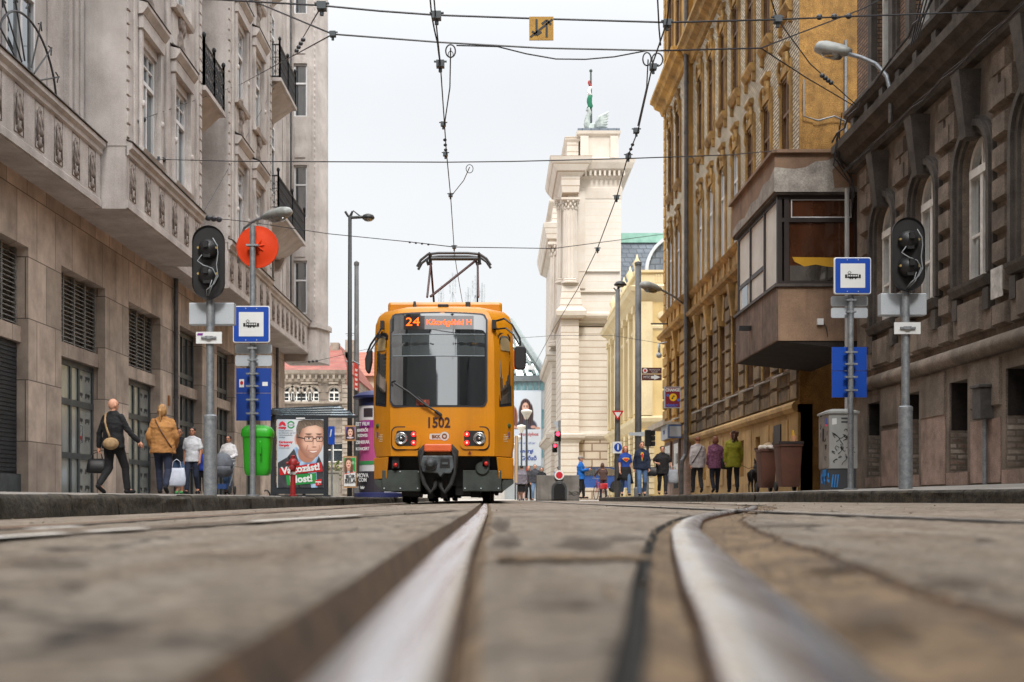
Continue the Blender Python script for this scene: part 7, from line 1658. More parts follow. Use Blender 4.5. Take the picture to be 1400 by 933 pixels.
# poster pole, small signs and advertising column
Yv2 = 36.5; vX = lambda x: (x-VX)*Yv2/F; vZ = lambda y: CZ+(HY-y)*Yv2/F
def small_portrait(x, y, cx, cy, k, hc, cl, bg):
    X, Y_ = (x-cx)/k, (y-cy)/k; c = bg
    c = bl(c, cl, el(X, Y_, 0, 14, 8.5, 7.5, .1)); h = max(el(X, Y_, 0, -1, 5.4, 7, .1), el(X, Y_, -3.6, 6, 2.6, 8, .2), el(X, Y_, 3.6, 6, 2.6, 8, .2)); c = bl(c, bl(hc, (hc[0]+46,hc[1]+34,hc[2]+28), .5+.5*math.sin(X*3)), h)
    c = bl(c, (196,140,118), el(X, Y_, 0, 7, 2.2, 3, .2)); f = el(X, Y_, 0, .6, 3.5, 5.2, .1); sk = bl((236,192,168), (190,136,114), sm(1.6, 3.8, abs(X)))
    for q in (-1.4, 1.4): sk = bl(sk, (50,36,34), el(X, Y_, q, -.5, .8, .5, .5))
    sk = bl(sk, (160,70,70), el(X, Y_, 0, 3, 1.6, .8, .4)); return bl(c, sk, f)
def poster(name, label, x0, x1, y0, y1, bg, bits, letters, Y=Yv2, cat='poster', back=True):
    X = lambda x: (x-VX)*Y/F; Z = lambda y: CZ+(HY-y)*Y/F
    t = thing(name, label, cat, ((X(x0)+X(x1))/2, Y, Z(y1)))
    MB().box(X(x0)-.03, X(x1)+.03, Y, Y+.03, Z(y1)-.05, Z(y0)+.05).build('board', paint('hardboard', lin(176,132,84)), t)
    MB().box(X(x0), X(x1), Y-.008, Y, Z(y1), Z(y0)).build('sheet', bg, t)
    for i, (pts, c, nm) in enumerate(bits): sheet(nm, [(X(x), Z(y)) for x, y in pts], paint('p_%s_%s' % (name, nm), c, .5), t, Y-.011-.004*i, .003)
    for s_, sz, mt, x, y in letters: text('lettering', s_, sz, mt, t, (X(x), Y-.04, Z(y)), bold=.004)
    return t
t = poster('purple_poster', 'small purple portrait poster tied high on the lamp post beyond the shelter', 472.5,485,584,601, paint('purple_sheet', lin(96,78,150)), [], [], 37.8)
X_ = lambda q, Y: (q-VX)*Y/F; Z_ = lambda q, Y: CZ+(HY-q)*Y/F
def purple(x, y):
    c = small_portrait(x, y, 479, 591, 1.0, (30,24,28), (70,44,96), (110,92,166))
    return bl(c, (226,222,236), .9*(597.6 < y < 599.6 and 474.5 < x < 483.5 and nse(x, 0, 2.3) > -.15))
picture('printed_portrait', purple, 472.7, 484.8, 584.2, 600.8, lambda q: X_(q, 37.8), lambda q: Z_(q, 37.8), 37.788, 40, 56, t)
t = poster('green_poster', 'green and white portrait poster tied low on the lamp post near the advertising column', 470.5,486,626,665, SIGNW, [], [('BÚR',.16,BLACK,479,652),('BÉLA',.16,BLACK,479,658)], 37.75)
def green(x, y):
    e = 648-(x-470.5)*.2
    if y > e: return (226,228,228) if y > e+1 else (214,70,50)
    c = small_portrait(x, y, 476.6, 634, 1.05, (84,58,46), (160,206,216), (46,156,72)); return bl(c, (206,232,206), .7*el(x, y, 482.5, 633, 2.2, 2.2, .2)*(nse(x, y, 1.2) > -.1))
picture('printed_portrait', green, 470.7, 485.8, 626.2, 649.5, lambda q: X_(q, 37.75), lambda q: Z_(q, 37.75), 37.738, 46, 64, t)
bs = thing('bike_route_sign', 'narrow blue route sign seen past the edge of the shelter', 'road sign', px(453,608,37)); a, b = px(449,608,37), px(457.5,583,37); MB().py_(rrect(a.x,b.x,a.z,b.z,.03), 37, 37.03).build('panel', BLUE, bs); MB().tube([(b.x-.1,36.99,b.z-.1),(b.x-.13,36.99,b.z-.3),(a.x+.05,36.99,b.z-.33)], .02, 5).build('white_symbol', SIGNW, bs); MB().cyl((a.x+.1,37.06,.1),(a.x+.1,37.06,b.z), .03, n=8).build('pole', STEEL, bs)
for x0, x1, y0, y1, lab in ((474,480,494,531,'narrow faded red banner on the lamp post, left of the brighter one'),(484,490,494,535,'narrow bright red banner on the thick mast left of the tram')):
    Yb1 = 38.2 if x0 < 480 else 39.7; a, b = px(x0,y1,Yb1), px(x1,y0,Yb1)
    t = thing('pole_banner', lab, 'banner', ((a.x+b.x)/2, Yb1, a.z)); m = MB(); m.add([(a.x,Yb1,a.z+.1),(b.x,Yb1,a.z),(b.x,Yb1,b.z-.15),(a.x,Yb1,b.z),(a.x,Yb1+.01,a.z+.1),(b.x,Yb1+.01,a.z),(b.x,Yb1+.01,b.z-.15),(a.x,Yb1+.01,b.z)],[(0,1,2,3),(7,6,5,4),(0,4,5,1),(1,5,6,2),(2,6,7,3),(3,7,4,0)])
    m.build('cloth', paint('banner_red' if x0 > 480 else 'banner_faded_red', lin(206,66,54) if x0 > 480 else lin(196,120,104), .8), t); MB().tube([(a.x-.05,Yb1,b.z+.02),(b.x+.05,Yb1,b.z-.12)], .02, 5).build('arm', STEEL, t)
    for k in range(5): sheet('print', [(a.x+.03,b.z-.25-.16*k),(b.x-.03,b.z-.28-.16*k),(b.x-.04,b.z-.36-.16*k),(a.x+.04,b.z-.33-.16*k)], paint('banner_print', lin(240,214,206), .8), t, Yb1-.004, .003)
Ya_ = 34.5; cxA = -3.5; rA = .58
t = thing('advertising_column', 'round advertising column with pink posters and a domed cap left of the tram', 'advertising column', (cxA, Ya_, lp(-3.7,Ya_)))
zA = lambda y: CZ+(HY-y)*Ya_/F
NAVY = paint('column_navy', lin(44,50,96), .45)
MB().lathe([(rA*1.25,0),(rA*1.25,.12),(rA*1.02,.15)], (cxA,Ya_,lp(-3.7,Ya_)), 28).build('base', NAVY, t, auto=40); MB().lathe([(rA*.97,.1),(rA*.97,zA(556))], (cxA,Ya_,0), 28).build('drum', paint('column_white', lin(206,206,210)), t, auto=40)
MB().lathe([(rA*1.0,zA(556)),(rA*1.0,zA(547)),(rA*1.27,zA(546)),(rA*1.3,zA(543)),(rA*1.0,zA(538)),(.3,zA(535)),(.02,zA(534))], (cxA,Ya_,0), 28).build('cap', NAVY, t, auto=40)
def colposter(nm, y0, y1, a0, a1, c, k=0):
    m = MB(); n = 10; r = rA*.97+.008+.005*k
    for i in range(n): 
        w, v = a0+(a1-a0)*i/n, a0+(a1-a0)*(i+1)/n; m.quad(*[(cxA+r*math.sin(q), Ya_-r*math.cos(q), z) for q, z in ((w,zA(y1)),(v,zA(y1)),(v,zA(y0)),(w,zA(y0)))])
    return m.build(nm, paint('colposter_%d_%d' % (int(y0*10), k), c, .5), t, smooth=True)
colposter('pink_poster', 576, 631, -1.3, .1, lin(184,78,134)); colposter('white_poster', 557, 576, -1.3, .2, lin(214,210,214)); colposter('round_print', 560, 572, -.75, -.2, lin(60,50,56), 1); colposter('dark_poster', 645, 676, -1.4, .4, lin(52,48,56)); colposter('green_strip', 631, 636, -1.3, .1, lin(60,140,80)); colposter('purple_strip', 577, 586, -1.3, .1, lin(150,40,140), 1)
for y, s_, sz, mt in ((581.5,'EST FILM',.15,SIGNW),(590,'ISMERŐS',.12,SIGNW),(597,'KEDVES',.12,SIGNW),(606,'ZENEKAR',.13,SIGNW),(615,'KONCERT',.12,SIGNW),(651,'MOVA',.17,SIGNW),(657,'COM',.15,SIGNW),(667,'bár',.13,SIGNW)):
    o = text('lettering', s_, sz, mt, t, (cxA-.42, Ya_-rA*.78-.03, zA(y)), rz=-.58, bold=.004, sx=.9)
# ------------------------------------------------------------------ blue car, half hidden
Yc2 = 66; cs = F/Yc2; z0c = CZ+(HY-673.5)/cs; cXl = (765-VX)/cs; LEN = 3.95
t = thing('parked_car', 'blue hatchback standing side on behind the cyclist', 'car', (cXl+LEN/2, Yc2, z0c))
CARB = mat('car_blue', lin(44,84,152), lin(38,74,138), .3, ns=1, fine=.02, coat=.6)
prof = [(0,.3),(0,.62),(.12,.8),(.9,.92),(1.45,1.36),(1.7,1.42),(2.9,1.44),(3.4,1.36),(3.8,.95),(3.93,.85),(3.95,.35),(3.8,.26),(.1,.26)]
sec = lambda k, dy: [(cXl+x, Yc2+dy, z0c+z) for x, z in prof]
def carring(y, ins): return [(cXl+x+(LEN/2-x)*ins*.03, Yc2+y+(0 if z < .95 else (.16 if y < .8 else -.16)*(z-.9)/.5), z0c+z) for x, z in prof]
m = MB(); m.loft([carring(.05,1), carring(0,0), carring(1.65,0), carring(1.6,1)]); m.build('body', CARB, t, bevel=.04, auto=30)
m = MB(); w1 = [(1.05,.95),(1.5,1.33),(2.1,1.37),(2.1,.95)]; w2 = [(2.18,.95),(2.18,1.37),(2.85,1.37),(3.2,1.25),(3.3,.95)]
for w in (w1, w2):
    for y0, sg in ((0,-1),(1.65,1)): m.add([(cXl+x, Yc2+y0+sg*.012-sg*.16*(z-.9)/.5, z0c+z) for x, z in w], [tuple(range(len(w)))])
m.build('window', glass('car_glass', lin(70,84,92), .35), t)
for x in (.72, 3.2):
    for y in (-.02, 1.5): 
        m = MB(); m.lathe([(.2,0),(.29,0),(.3,.04),(.3,.16),(.2,.17)], (cXl+x,Yc2+y,z0c+.3), 24, 'y'); w = m.build('tyre', RUBBER, t, auto=40)
        m = MB(); m.lathe([(.02,.0),(.2,.01),(.2,.14)], (cXl+x,Yc2+y,z0c+.3), 20, 'y'); m.build('rim', mat('wheel_rim', lin(170,176,182), metal=.6, rough=.4), w)
        if y < 0: m = MB(); m.lathe([(.33,.012),(.35,.016),(.35,.03)], (cXl+x,Yc2,z0c+.32), 24, 'y'); m.build('wheel_arch', RUBBER, t)
MB().box(cXl+2.3,cXl+2.45,Yc2-.02,Yc2,z0c+.8,z0c+.83).build('handle', BLACK, t); MB().box(cXl+3.86,cXl+3.97,Yc2+.02,Yc2+.25,z0c+.75,z0c+.92).build('tail_light', RED, t)
# ------------------------------------------------------------------ people and animals
def remesh(mb, vox, smooth=3, fold=0, seed=0):
    me = mb.mesh('tmp', [], None, False); o = D.objects.new('tmp', me); COL.objects.link(o)
    r = o.modifiers.new('r', 'REMESH'); r.mode = 'VOXEL'; r.voxel_size = vox
    s = o.modifiers.new('s', 'SMOOTH'); s.iterations = smooth; s.factor = .5
    dg = bpy.context.evaluated_depsgraph_get(); dg.update(); ev = o.evaluated_get(dg); m2 = D.meshes.new_from_object(ev)
    out = MB(); out.v = [tuple(v.co) for v in m2.vertices]; out.f = [tuple(p.vertices) for p in m2.polygons]; out.m = [0]*len(out.f)
    if fold:
        nr = [v.normal.copy() for v in m2.vertices]; q = []
        for v, n_ in zip(out.v, nr):
            w = Vector(v); d = noise.noise(Vector((w.x*7+seed, w.y*7, w.z*11)))*fold+noise.noise(Vector((w.x*16, w.y*16+seed, w.z*24)))*fold*.6
            q.append(tuple(w+n_*d))
        out.v = q
    D.objects.remove(o); D.meshes.remove(me); D.meshes.remove(m2); return out
SKIN = mat('skin', lin(214,160,132), lin(196,140,114), .55, ns=12, fine=.03)
SKIND = mat('skin_tanned', lin(186,132,104), lin(166,114,90), .55, ns=12, fine=.03)
EYEM = paint('eye_dark', (.02,.016,.014), .3); LIPM = paint('lips', lin(170,90,82), .5)
HAIRS = {k: mat('hair_'+k, c, tuple(x*.5 for x in c[:3]), .6, ns=25, fine=.3) for k, c in dict(black=lin(34,28,26), brown=lin(92,60,44), dark=lin(52,38,32), blond=lin(178,134,84), red=lin(176,62,40), auburn=lin(128,74,52), grey=lin(130,126,122)).items()}
def cloth(n, c, c2=None, **k): return mat('cloth_'+n, c, c2 or tuple(x*.75 for x in c[:3]), .88, ns=k.pop('ns', 6), bump=.25, bs=60, fine=.15, **k)
JEANS = cloth('dark_jeans', lin(36,44,66)); BLUEJ = cloth('blue_jeans', lin(84,112,150)); BLK = cloth('black', lin(24,24,28)); BLK2 = cloth('black_trousers', lin(30,29,32))
PSEED = [0]
def person(label, x, foot, Y, H, rz, top, legs, hair=('dark','short'), shoes=None, stride=.28, lead=1, arms=None, fat=1.0, skin=None, hem=.88, sleeve='long', loose=.02, group=None, headturn=0, lean=0, legkind='trousers', vox=.014, zf=None, shoul=1.0, collar=True):
    PSEED[0] += 1; sd = PSEED[0]*3.7; skin = skin or SKIN; k = H/1.75
    X = (x-VX)*Y/F; z = CZ+(HY-foot)*Y/F if zf is None else zf
    t = thing('person', label, 'person', (X, Y, z), group, rz)
    V = lambda a, b, c: Vector((a*k, (b-lean*max(0, c-.9))*k, c*k))
    hip = {1: V(.09,0,.92), -1: V(-.09,0,.92)}; leg = {}
    for s in (1, -1):
        if s == lead: kn, an, to = V(s*.095,-stride*.62-.03,.5), V(s*.09,-stride*.95,.085), (V(s*.1,-stride*.95-.17,.045))
        else: kn, an, to = V(s*.1,stride*.12-.04,.47), V(s*.09,stride*.95,.085+stride*.3), V(s*.1,stride*.95-.15,.035)
        leg[s] = (kn, an, to)
    sh = {s: V(s*.185*shoul,0,1.425) for s in (1,-1)}
    arms = arms or {}
    A = {}
    for s in (1, -1):
        sw_ = -.35*stride*(1 if s == lead else -1); e, w = arms.get(s, ((s*.04, .03-sw_*.5, -.29), (s*.04, -.03-sw_, -.54)))
        A[s] = (sh[s]+Vector(e)*k, sh[s]+Vector(w)*k)
    M = MB(); r = lambda v: v*k
    f = fat
    M.ell(V(0,0,.98), r(.155*f), r(.115*f), r(.14)); M.ell(V(0,0,1.12), r(.135*f), r(.1*f), r(.16)); M.ell(V(0,0,1.3), r(.165*f**.6), r(.11*f**.6), r(.18)); M.cap(sh[1]-Vector((r(.03),0,r(.02))), sh[-1]+Vector((r(.03),0,-r(.02))), r(.04), r(.04)); M.cap(V(.1,0,1.39), V(.03,0,1.44), r(.04), r(.04)); M.cap(V(-.1,0,1.39), V(-.03,0,1.44), r(.04), r(.04))
    M.cap(V(0,.012,1.4), V(0,-.0,1.56), r(.058), r(.05))
    HT = Matrix.Rotation(headturn, 4, 'Z'); hv = lambda a, b, c: V(0,0,1.6)+Vector((HT @ Vector((a,b,c-1.6)))*k) if True else None
    hd = MB(); hd.ell((0,.005,1.645), .076,.096,.106, 16, 12); hd.ell((0,-.03,1.585), .058,.066,.066, 14, 10); hd.ell((0,-.06,1.545), .03,.03,.024, 10, 8); hd.cap((0,-.088,1.645), (0,-.108,1.607), .011, .017); hd.ell((0,-.075,1.67), .055,.025,.018, 10, 6)
    for s in (-1, 1): hd.ell((s*.078,.01,1.625), .012,.022,.032, 8, 6)
    off = V(0,0,1.6)-Vector((0,0,1.6*k)); hd.v = [tuple(hv(*v)) for v in hd.v]; M.add(hd.v, hd.f)
    for s in (1, -1):
        kn, an, to = leg[s]; M.cap(hip[s], kn, r(.086), r(.056)); M.cap(kn, kn.lerp(an,.35), r(.054), r(.057)); M.cap(kn.lerp(an,.35), an, r(.057), r(.036)); M.cap(an-Vector((0,0,r(.02))), to, r(.042), r(.034))
        e, w = A[s]; M.cap(sh[s]-Vector((s*r(.02),0,r(.03))), e, r(.043), r(.036)); M.cap(e, w, r(.037), r(.027))
        d = (w-e).normalized(); M.cap(w, w+d*r(.075), r(.026), r(.033))
    B = remesh(M, vox, 2)
    # fingers, eyes, brows, mouth as further islands of the body mesh
    for s in (1, -1):
        e, w = A[s]; d = (w-e).normalized(); pal = w+d*r(.075)
        side = d.cross(Vector((s*1.0,0,0))); side = side.normalized() if side.length > .1 else Vector((0,1,0))
        inw = d.cross(side).normalized()
        if inw.x*s > 0: inw = -inw
        for q, L in enumerate((.062,.072,.068,.054)):
            b0 = pal+side*r(.028-.018*q); B.tube([b0, b0+d*r(L*.45)+inw*r(.006), b0+d*r(L*.8)+inw*r(.024), b0+d*r(L*.85)+inw*r(.045)], [r(.009),r(.0088),r(.008),r(.006)], 6)
        b0 = w+d*r(.02)+side*r(.024); B.tube([b0, b0+side*r(.026)+d*r(.024)+inw*r(.01), b0+side*r(.03)+d*r(.05)+inw*r(.024)], [r(.011),r(.01),r(.007)], 6)
    B.cm = 1
    for s in (1, -1):
        q = MB(); q.ell((s*.03,-.091,1.643), .0125,.008,.0075, 8, 6); q.tube([(s*.014,-.095,1.664),(s*.046,-.083,1.665)], .005, 4); B.add([tuple(hv(*v)) for v in q.v], q.f)
    B.cm = 2; q = MB(); q.ell((0,-.089,1.572), .022,.008,.006, 8, 6); B.add([tuple(hv(*v)) for v in q.v], q.f)
    B.build('body', [skin, EYEM, LIPM], t, smooth=True, local=True)
    # trousers, skirt or shorts
    M = MB()
    M.ell(V(0,0,.98), r(.172*f), r(.132*f), r(.13))
    if legkind == 'skirt':
        M.loft([[(V(0,0,0)+Vector((r(a*math.cos(w)), r(a*.78*math.sin(w))+r(lean*0), r(zz)))) for w in [2*PI*i/14 for i in range(14)]] for zz, a in ((.46,.2),(.7,.2),(.98,.17))])
    else:
        for s in (1, -1):
            kn, an, to = leg[s]; e = an if legkind == 'trousers' else kn.lerp(hip[s], .02)
            M.cap(hip[s], kn, r(.102*f**.5), r(.074)); 
            if legkind == 'trousers': M.cap(kn, an.lerp(kn,.06), r(.073), r(.062))
    remesh(M, vox*1.1, 3, .006*k, sd).build(legkind if legkind != 'shorts' else 'shorts', legs, t, smooth=True, local=True)
    # upper garment
    M = MB(); lo = loose
    tors = [(hem, .168*f+lo*1.3, .125*f+lo*1.3), (max(hem+.08, 1.0), .16*f+lo, .12*f+lo), (1.12, .148*f+lo, .112*f+lo), (1.3, .178*f**.6+lo, .122*f**.6+lo), (1.4, .158*shoul+lo*.35, .1+lo*.6), (1.45, .125*shoul, .088), (1.5, .075, .075), (1.525, .066, .068)]
    M.loft([[V(a*math.cos(w), b*math.sin(w), zz) for w in [2*PI*i/18 for i in range(18)]] for zz, a, b in tors])
    M.cap(sh[1]-Vector((r(.045),0,r(.012))), sh[-1]+Vector((r(.045),0,-r(.012))), r(.056+lo*.2), r(.056+lo*.2)); M.cap(V(.12,0,1.43), V(.05,0,1.49), r(.055), r(.045)); M.cap(V(-.12,0,1.43), V(-.05,0,1.49), r(.055), r(.045))
    for s in (1, -1):
        e, w = A[s]
        if sleeve == 'long': M.cap(sh[s]-Vector((s*r(.02),0,r(.01))), e, r(.054+lo*.25), r(.045+lo*.35)); M.cap(e, e.lerp(w,.96), r(.045+lo*.35), r(.036+lo*.35))
        elif sleeve == 'short': M.cap(sh[s]-Vector((s*r(.02),0,r(.01))), sh[s].lerp(e,.72), r(.054+lo*.3), r(.056+lo*.5))
    remesh(M, vox, 2, .008*k+lo*.12, sd).build('jacket' if sleeve == 'long' and lo > .025 else 'shirt', top, t, smooth=True, local=True)
    # shoes
    for s in (1, -1):
        M = MB(); kn, an, to = leg[s]; M.cap(an-Vector((0,-r(.03),r(.035))), to, r(.046), r(.04)); remesh(M, vox, 2).build('shoe', shoes or BLK, t, smooth=True, local=True)
    # hair
    c, st = hair; M = MB()
    if st != 'bald':
        M.ell((0,.022,1.668), .086,.098,.096, 16, 12)
        if st in ('long', 'bob', 'ponytail', 'curly'): M.ell((0,.03,1.625), .096,.092,.13, 14, 10)
        if st == 'long': M.cap((0,.06,1.62), (.0,.085,1.33), .085, .06); M.cap((.07,.03,1.6), (.08,.03,1.38), .04, .035); M.cap((-.07,.03,1.6), (-.08,.03,1.38), .04, .035)
        if st == 'curly':
            for i in range(16): M.ell((.1*math.cos(i*2.4)*(.6+.4*(i%3)/2), .05+.05*math.sin(i*1.7), 1.72-.022*i), .045,.045,.045, 8, 6)
        if st == 'bob': M.ell((0,.035,1.6), .1,.09,.09, 14, 10)
        if st == 'ponytail': M.cap((0,.105,1.66), (.0,.125,1.62), .03, .04); M.cap((0,.125,1.62), (.0,.12,1.42), .042, .016)
        if st == 'bun': M.ell((0,.11,1.67), .045,.045,.045, 10, 8)
        M.v = [tuple(hv(*v)) for v in M.v]
        remesh(M, .011, 2, .005, sd).build('hair', HAIRS[c], t, smooth=True, local=True)
    if st == 'cap':
        M = MB(); M.ell((0,.01,1.69), .094,.108,.08, 16, 10); M.ell((0,-.13,1.685), .07,.07,.012, 12, 6); M.v = [tuple(hv(*v)) for v in M.v]; M.build('cap', cloth('cap_grey', lin(150,146,142)), t, smooth=True, local=True)
    t['_dummy'] = 0; del t['_dummy']
    Mw = Matrix.Translation(t.location) @ Matrix.Rotation(rz, 4, 'Z')
    return t, Mw, dict(sh=sh, A=A, V=V, k=k, hip=hip)
def strap(M, pts, w, name, mt, label, cat, th=.008):
    m = MB(); 
    m.tube([M @ Vector(p) for p in pts], w, 6); return m
def handbag(name, label, pos, size, mt, handle=.2, rz=0, slump=.3, cat='bag', group=None):
    t = thing(name, label, cat, pos, group, rz); w, d, h = size; m = MB()
    m.loft([[(x*w/2*a, y*d/2*b, z) for x, y in rrect(-1,1,-1,1,.5,4)] for a, b, z in ((.7,.7,0),(1,1,h*.08),(1.02,1.05,h*.4),(.9,.7,h*.85),(.8,.3,h))]); m.v = [tuple(Vector(v)+Vector((1,1,.6))*.05*w*noise.noise(Vector(v)*14)) for v in m.v]
    m.build('bag_body', mt, t, smooth=True, local=True)
    if handle:
        for s in (-1, 1): m = MB().tube([(-w*.28,s*d*.12,h*.9),(-w*.2,s*d*.06,h+handle*.7),(0,0,h+handle),(w*.2,s*d*.06,h+handle*.7),(w*.28,s*d*.12,h*.9)], .008, 5); m.build('handle', mt, t, smooth=True, local=True)
    return t
# left pavement -------------------------------------------------
LEATH = mat('black_leather', lin(22,22,25), lin(14,14,16), .5, ns=8, bump=.3, bs=40)
def hand(P, s): return P[1] @ (P[2]['A'][s][1]+(P[2]['A'][s][1]-P[2]['A'][s][0]).normalized()*.1*P[2]['k'])
P = person('bald man in black walking away with a black holdall and a beige sling bag', 155, 675.5, 21.9, 1.78, PI-.35, BLK, BLK2, ('grey','bald'), stride=.3, lead=-1, arms={1: ((.1,.03,-.29),(.12,.02,-.55)), -1: ((-.1,-.05,-.26),(-.22,-.2,-.46))}, fat=1.12, loose=.03, hem=.84, skin=SKIN, headturn=-.3, vox=.011)
h = hand(P, 1); handbag('holdall', 'black leather holdall carried by the bald man', h-Vector((0.03,0,.40)), (.36,.2,.27), LEATH, .13, .15)
BEI = mat('beige_canvas', lin(170,140,102), lin(136,110,78), .85, ns=9, bump=.3)
sb = P[1] @ Vector((-.1,.2,.93)); t = thing('sling_bag', 'beige canvas sling bag hanging behind the bald man on a diagonal strap', 'bag', sb)
m = MB().ell((0,0,0),.15,.07,.115,16,10); m.build('bag_body', BEI, t, smooth=True, local=True); m = MB(); m.ell((0,-.05,-.01),.11,.04,.075,12,8); m.build('pocket', BEI, t, smooth=True, local=True)
m = MB(); V = P[2]['V']; pts = [V(.13,-.03,1.49), V(.12,.07,1.46), V(.07,.145,1.32), V(-.0,.165,1.15), V(-.06,.18,1.03)]; m.tube([P[1] @ p for p in pts], .022, 6); m.build('strap', BEI, t, smooth=True)
P = person('woman in a tan jacket with a fair ponytail walking away', 222.5, 675.5, 22.3, 1.7, PI+.12, cloth('tan_jacket', lin(176,126,72), lin(150,104,58), ns=4), JEANS, ('blond','ponytail'), stride=.24, lead=1, arms={1: ((.08,.0,-.29),(.04,-.12,-.5)), -1: ((-.08,.02,-.29),(-.03,-.14,-.48))}, loose=.055, hem=.8, fat=1.08, headturn=-.25, vox=.012)
V = P[2]['V']; t = thing('shoulder_strap', 'thin brown shoulder strap across the back of the tan jacket', 'bag strap', P[1] @ V(0,.18,1.2)); m = MB(); m.tube([P[1] @ V(*p) for p in ((.13,.12,1.45),(.02,.21,1.25),(-.12,.2,1.02),(-.19,.13,.9))], .013, 5)
m.build('strap', mat('brown_leather', lin(92,58,38)), t, smooth=True)
P = person('man in a black T-shirt and denim shorts half hidden behind the tan jacket', 245.5, 676, 30.8, 1.74, .1, cloth('black_tee', lin(26,26,30)), BLUEJ, ('dark','short'), stride=.22, lead=1, sleeve='short', hem=.86, legkind='shorts', skin=SKIND, shoes=cloth('green_shoes', lin(90,190,110)), fat=1.0, arms={1: ((.05,.0,-.28),(.04,-.06,-.52)), -1: ((-.05,0,-.28),(-.02,-.05,-.53))})
h = hand(P, -1); handbag('shopping_bag', 'white plastic shopping bag hanging beside the tan jacketed woman', Vector(((241.5-VX)*28.9/F, 28.9, CZ+(HY-665)*28.9/F)), (.42,.14,.45), mat('white_carrier', lin(206,212,228), lin(180,188,206), .5, ns=5, bump=.4, bs=20), .22, .1)
person('man in a white T-shirt and dark jeans walking towards the camera', 263, 675.5, 30.2, 1.72, -.05, cloth('white_tee', lin(212,214,220)), JEANS, ('black','short'), stride=.2, lead=-1, sleeve='short', hem=.84, loose=.025, skin=SKIND)
person('small boy in a blue T-shirt beside the signal post', 276, 675.5, 31.2, 1.22, .2, cloth('boy_blue', lin(34,60,150)), BLK2, ('black','short'), stride=.12, sleeve='short', arms={-1: ((-.06,0,-.28),(-.1,-.12,-.42))}, skin=SKIND)
person('dark haired woman in a white top pushing a pram', 312.5, 675.5, 33.2, 1.66, -.15, cloth('white_top', lin(216,214,216)), BLUEJ, ('black','bun'), stride=.15, arms={1: ((.07,-.02,-.27),(-.02,-.25,-.36)), -1: ((-.07,-.02,-.27),(.0,-.27,-.36))}, loose=.03, fat=1.1, skin=SKIND)
# pram
Xp = (303.5-VX)*32.3/F; zf = lp(-7.7, 32.3); t = thing('pram', 'grey hooded pram pushed by the woman in white', 'pram', (Xp, 32.3, zf))
PRG = cloth('pram_grey', lin(112,116,124), lin(88,92,100)); 
m = MB(); rings = []
for i in range(9):
    a = -.15+i*.22; rings.append([(Xp+.03+.27*math.cos(w), 32.3+.1-.34*math.sin(a)*abs(math.sin(w))*0+.36*math.cos(a)*(.4+.6*abs(math.sin(w)))-.1, zf+.72+.42*math.sin(a)*abs(math.sin(w))**.7) for w in [PI*j/10 for j in range(11)]])
m2 = MB(); m2.ell((Xp+.02,32.3,zf+.82),.28,.36,.36,16,12); m2.v = [(x, y, max(z, zf+.74)) for x, y, z in m2.v]; m2.build('hood', PRG, t, smooth=True)
m = MB(); m.loft([[(Xp+x*.24*k,32.3+y*.36*k,z) for x, y in rrect(-1,1,-1,1,.6,4)] for k, z in ((.55,zf+.48),(.85,zf+.52),(1.1,zf+.66),(1.12,zf+.78))]); m.build('basket_seat', PRG, t, smooth=True)
m = MB()
for s in (-1, 1):
    m.tube([(Xp+s*.24,32.05,zf+.12),(Xp+s*.25,32.4,zf+.5),(Xp+s*.25,32.85,zf+.98)], .016, 5); m.tube([(Xp+s*.25,32.7,zf+.14),(Xp+s*.25,32.35,zf+.55)], .016, 5)
m.tube([(Xp-.25,32.85,zf+.98),(Xp+.25,32.85,zf+.98)], .02, 6); m.build('frame', mat('pram_metal', lin(150,154,160), metal=.5, rough=.4), t)
for s in (-1, 1):
    for y in (32.05, 32.7): m = MB(); m.lathe([(.06,-.02),(.12,-.02),(.125,0),(.12,.02),(.06,.02)], (Xp+s*.26,y,zf+.125), 14, 'x'); m.build('wheel', RUBBER, t, smooth=False)
MB().loft([[(Xp+x*.18*k,32.4+y*.3*k,z) for x, y in rrect(-1,1,-1,1,.3,3)] for k, z in ((.9,zf+.16),(1,zf+.3))]).build('basket', cloth('pram_blue', lin(60,90,150)), t)
# right pavement: three women and a dog, walking away
G3 = None
P = person('short haired woman in a pale grey jacket with a diagonal bag strap, walking away', 953.5, 674, 32.2, 1.54, PI+.05, cloth('pale_grey_jacket', lin(170,162,160), lin(146,138,138)), BLK2, ('auburn','short'), stride=.22, lead=1, loose=.035, hem=.78, fat=1.08)
V = P[2]['V']; t = thing('shoulder_strap', 'thin dark strap across the back of the pale grey jacket', 'bag strap', P[1] @ V(0,.18,1.2)); m = MB(); m.tube([P[1] @ V(*p) for p in ((-.12,.12,1.45),(-.0,.21,1.25),(.14,.19,1.02),(.2,.12,.92))], .012, 5); m.build('strap', LEATH, t, smooth=True)
P = person('bob haired woman in a purple patterned top walking away', 978, 674, 32, 1.54, PI, cloth('purple_pattern', lin(84,38,70), lin(140,92,116), ns=22), cloth('navy_trousers', lin(32,34,48)), ('auburn','bob'), stride=.2, lead=-1, loose=.03, hem=.76, fat=1.12)
handbag('handbag', 'black shoulder bag hanging between the purple top and the green coat', P[1] @ Vector((-.27,.06,.64)), (.26,.14,.3), LEATH, .35, .3)
P = person('long haired woman in a lime green coat turning her head, walking the dog', 1002.5, 673.5, 31.6, 1.66, PI-.1, cloth('lime_coat', lin(152,150,40), lin(128,126,30)), BLK2, ('brown','curly'), stride=.24, lead=1, loose=.05, hem=.72, fat=1.0, headturn=.9)
h = hand(P, -1)
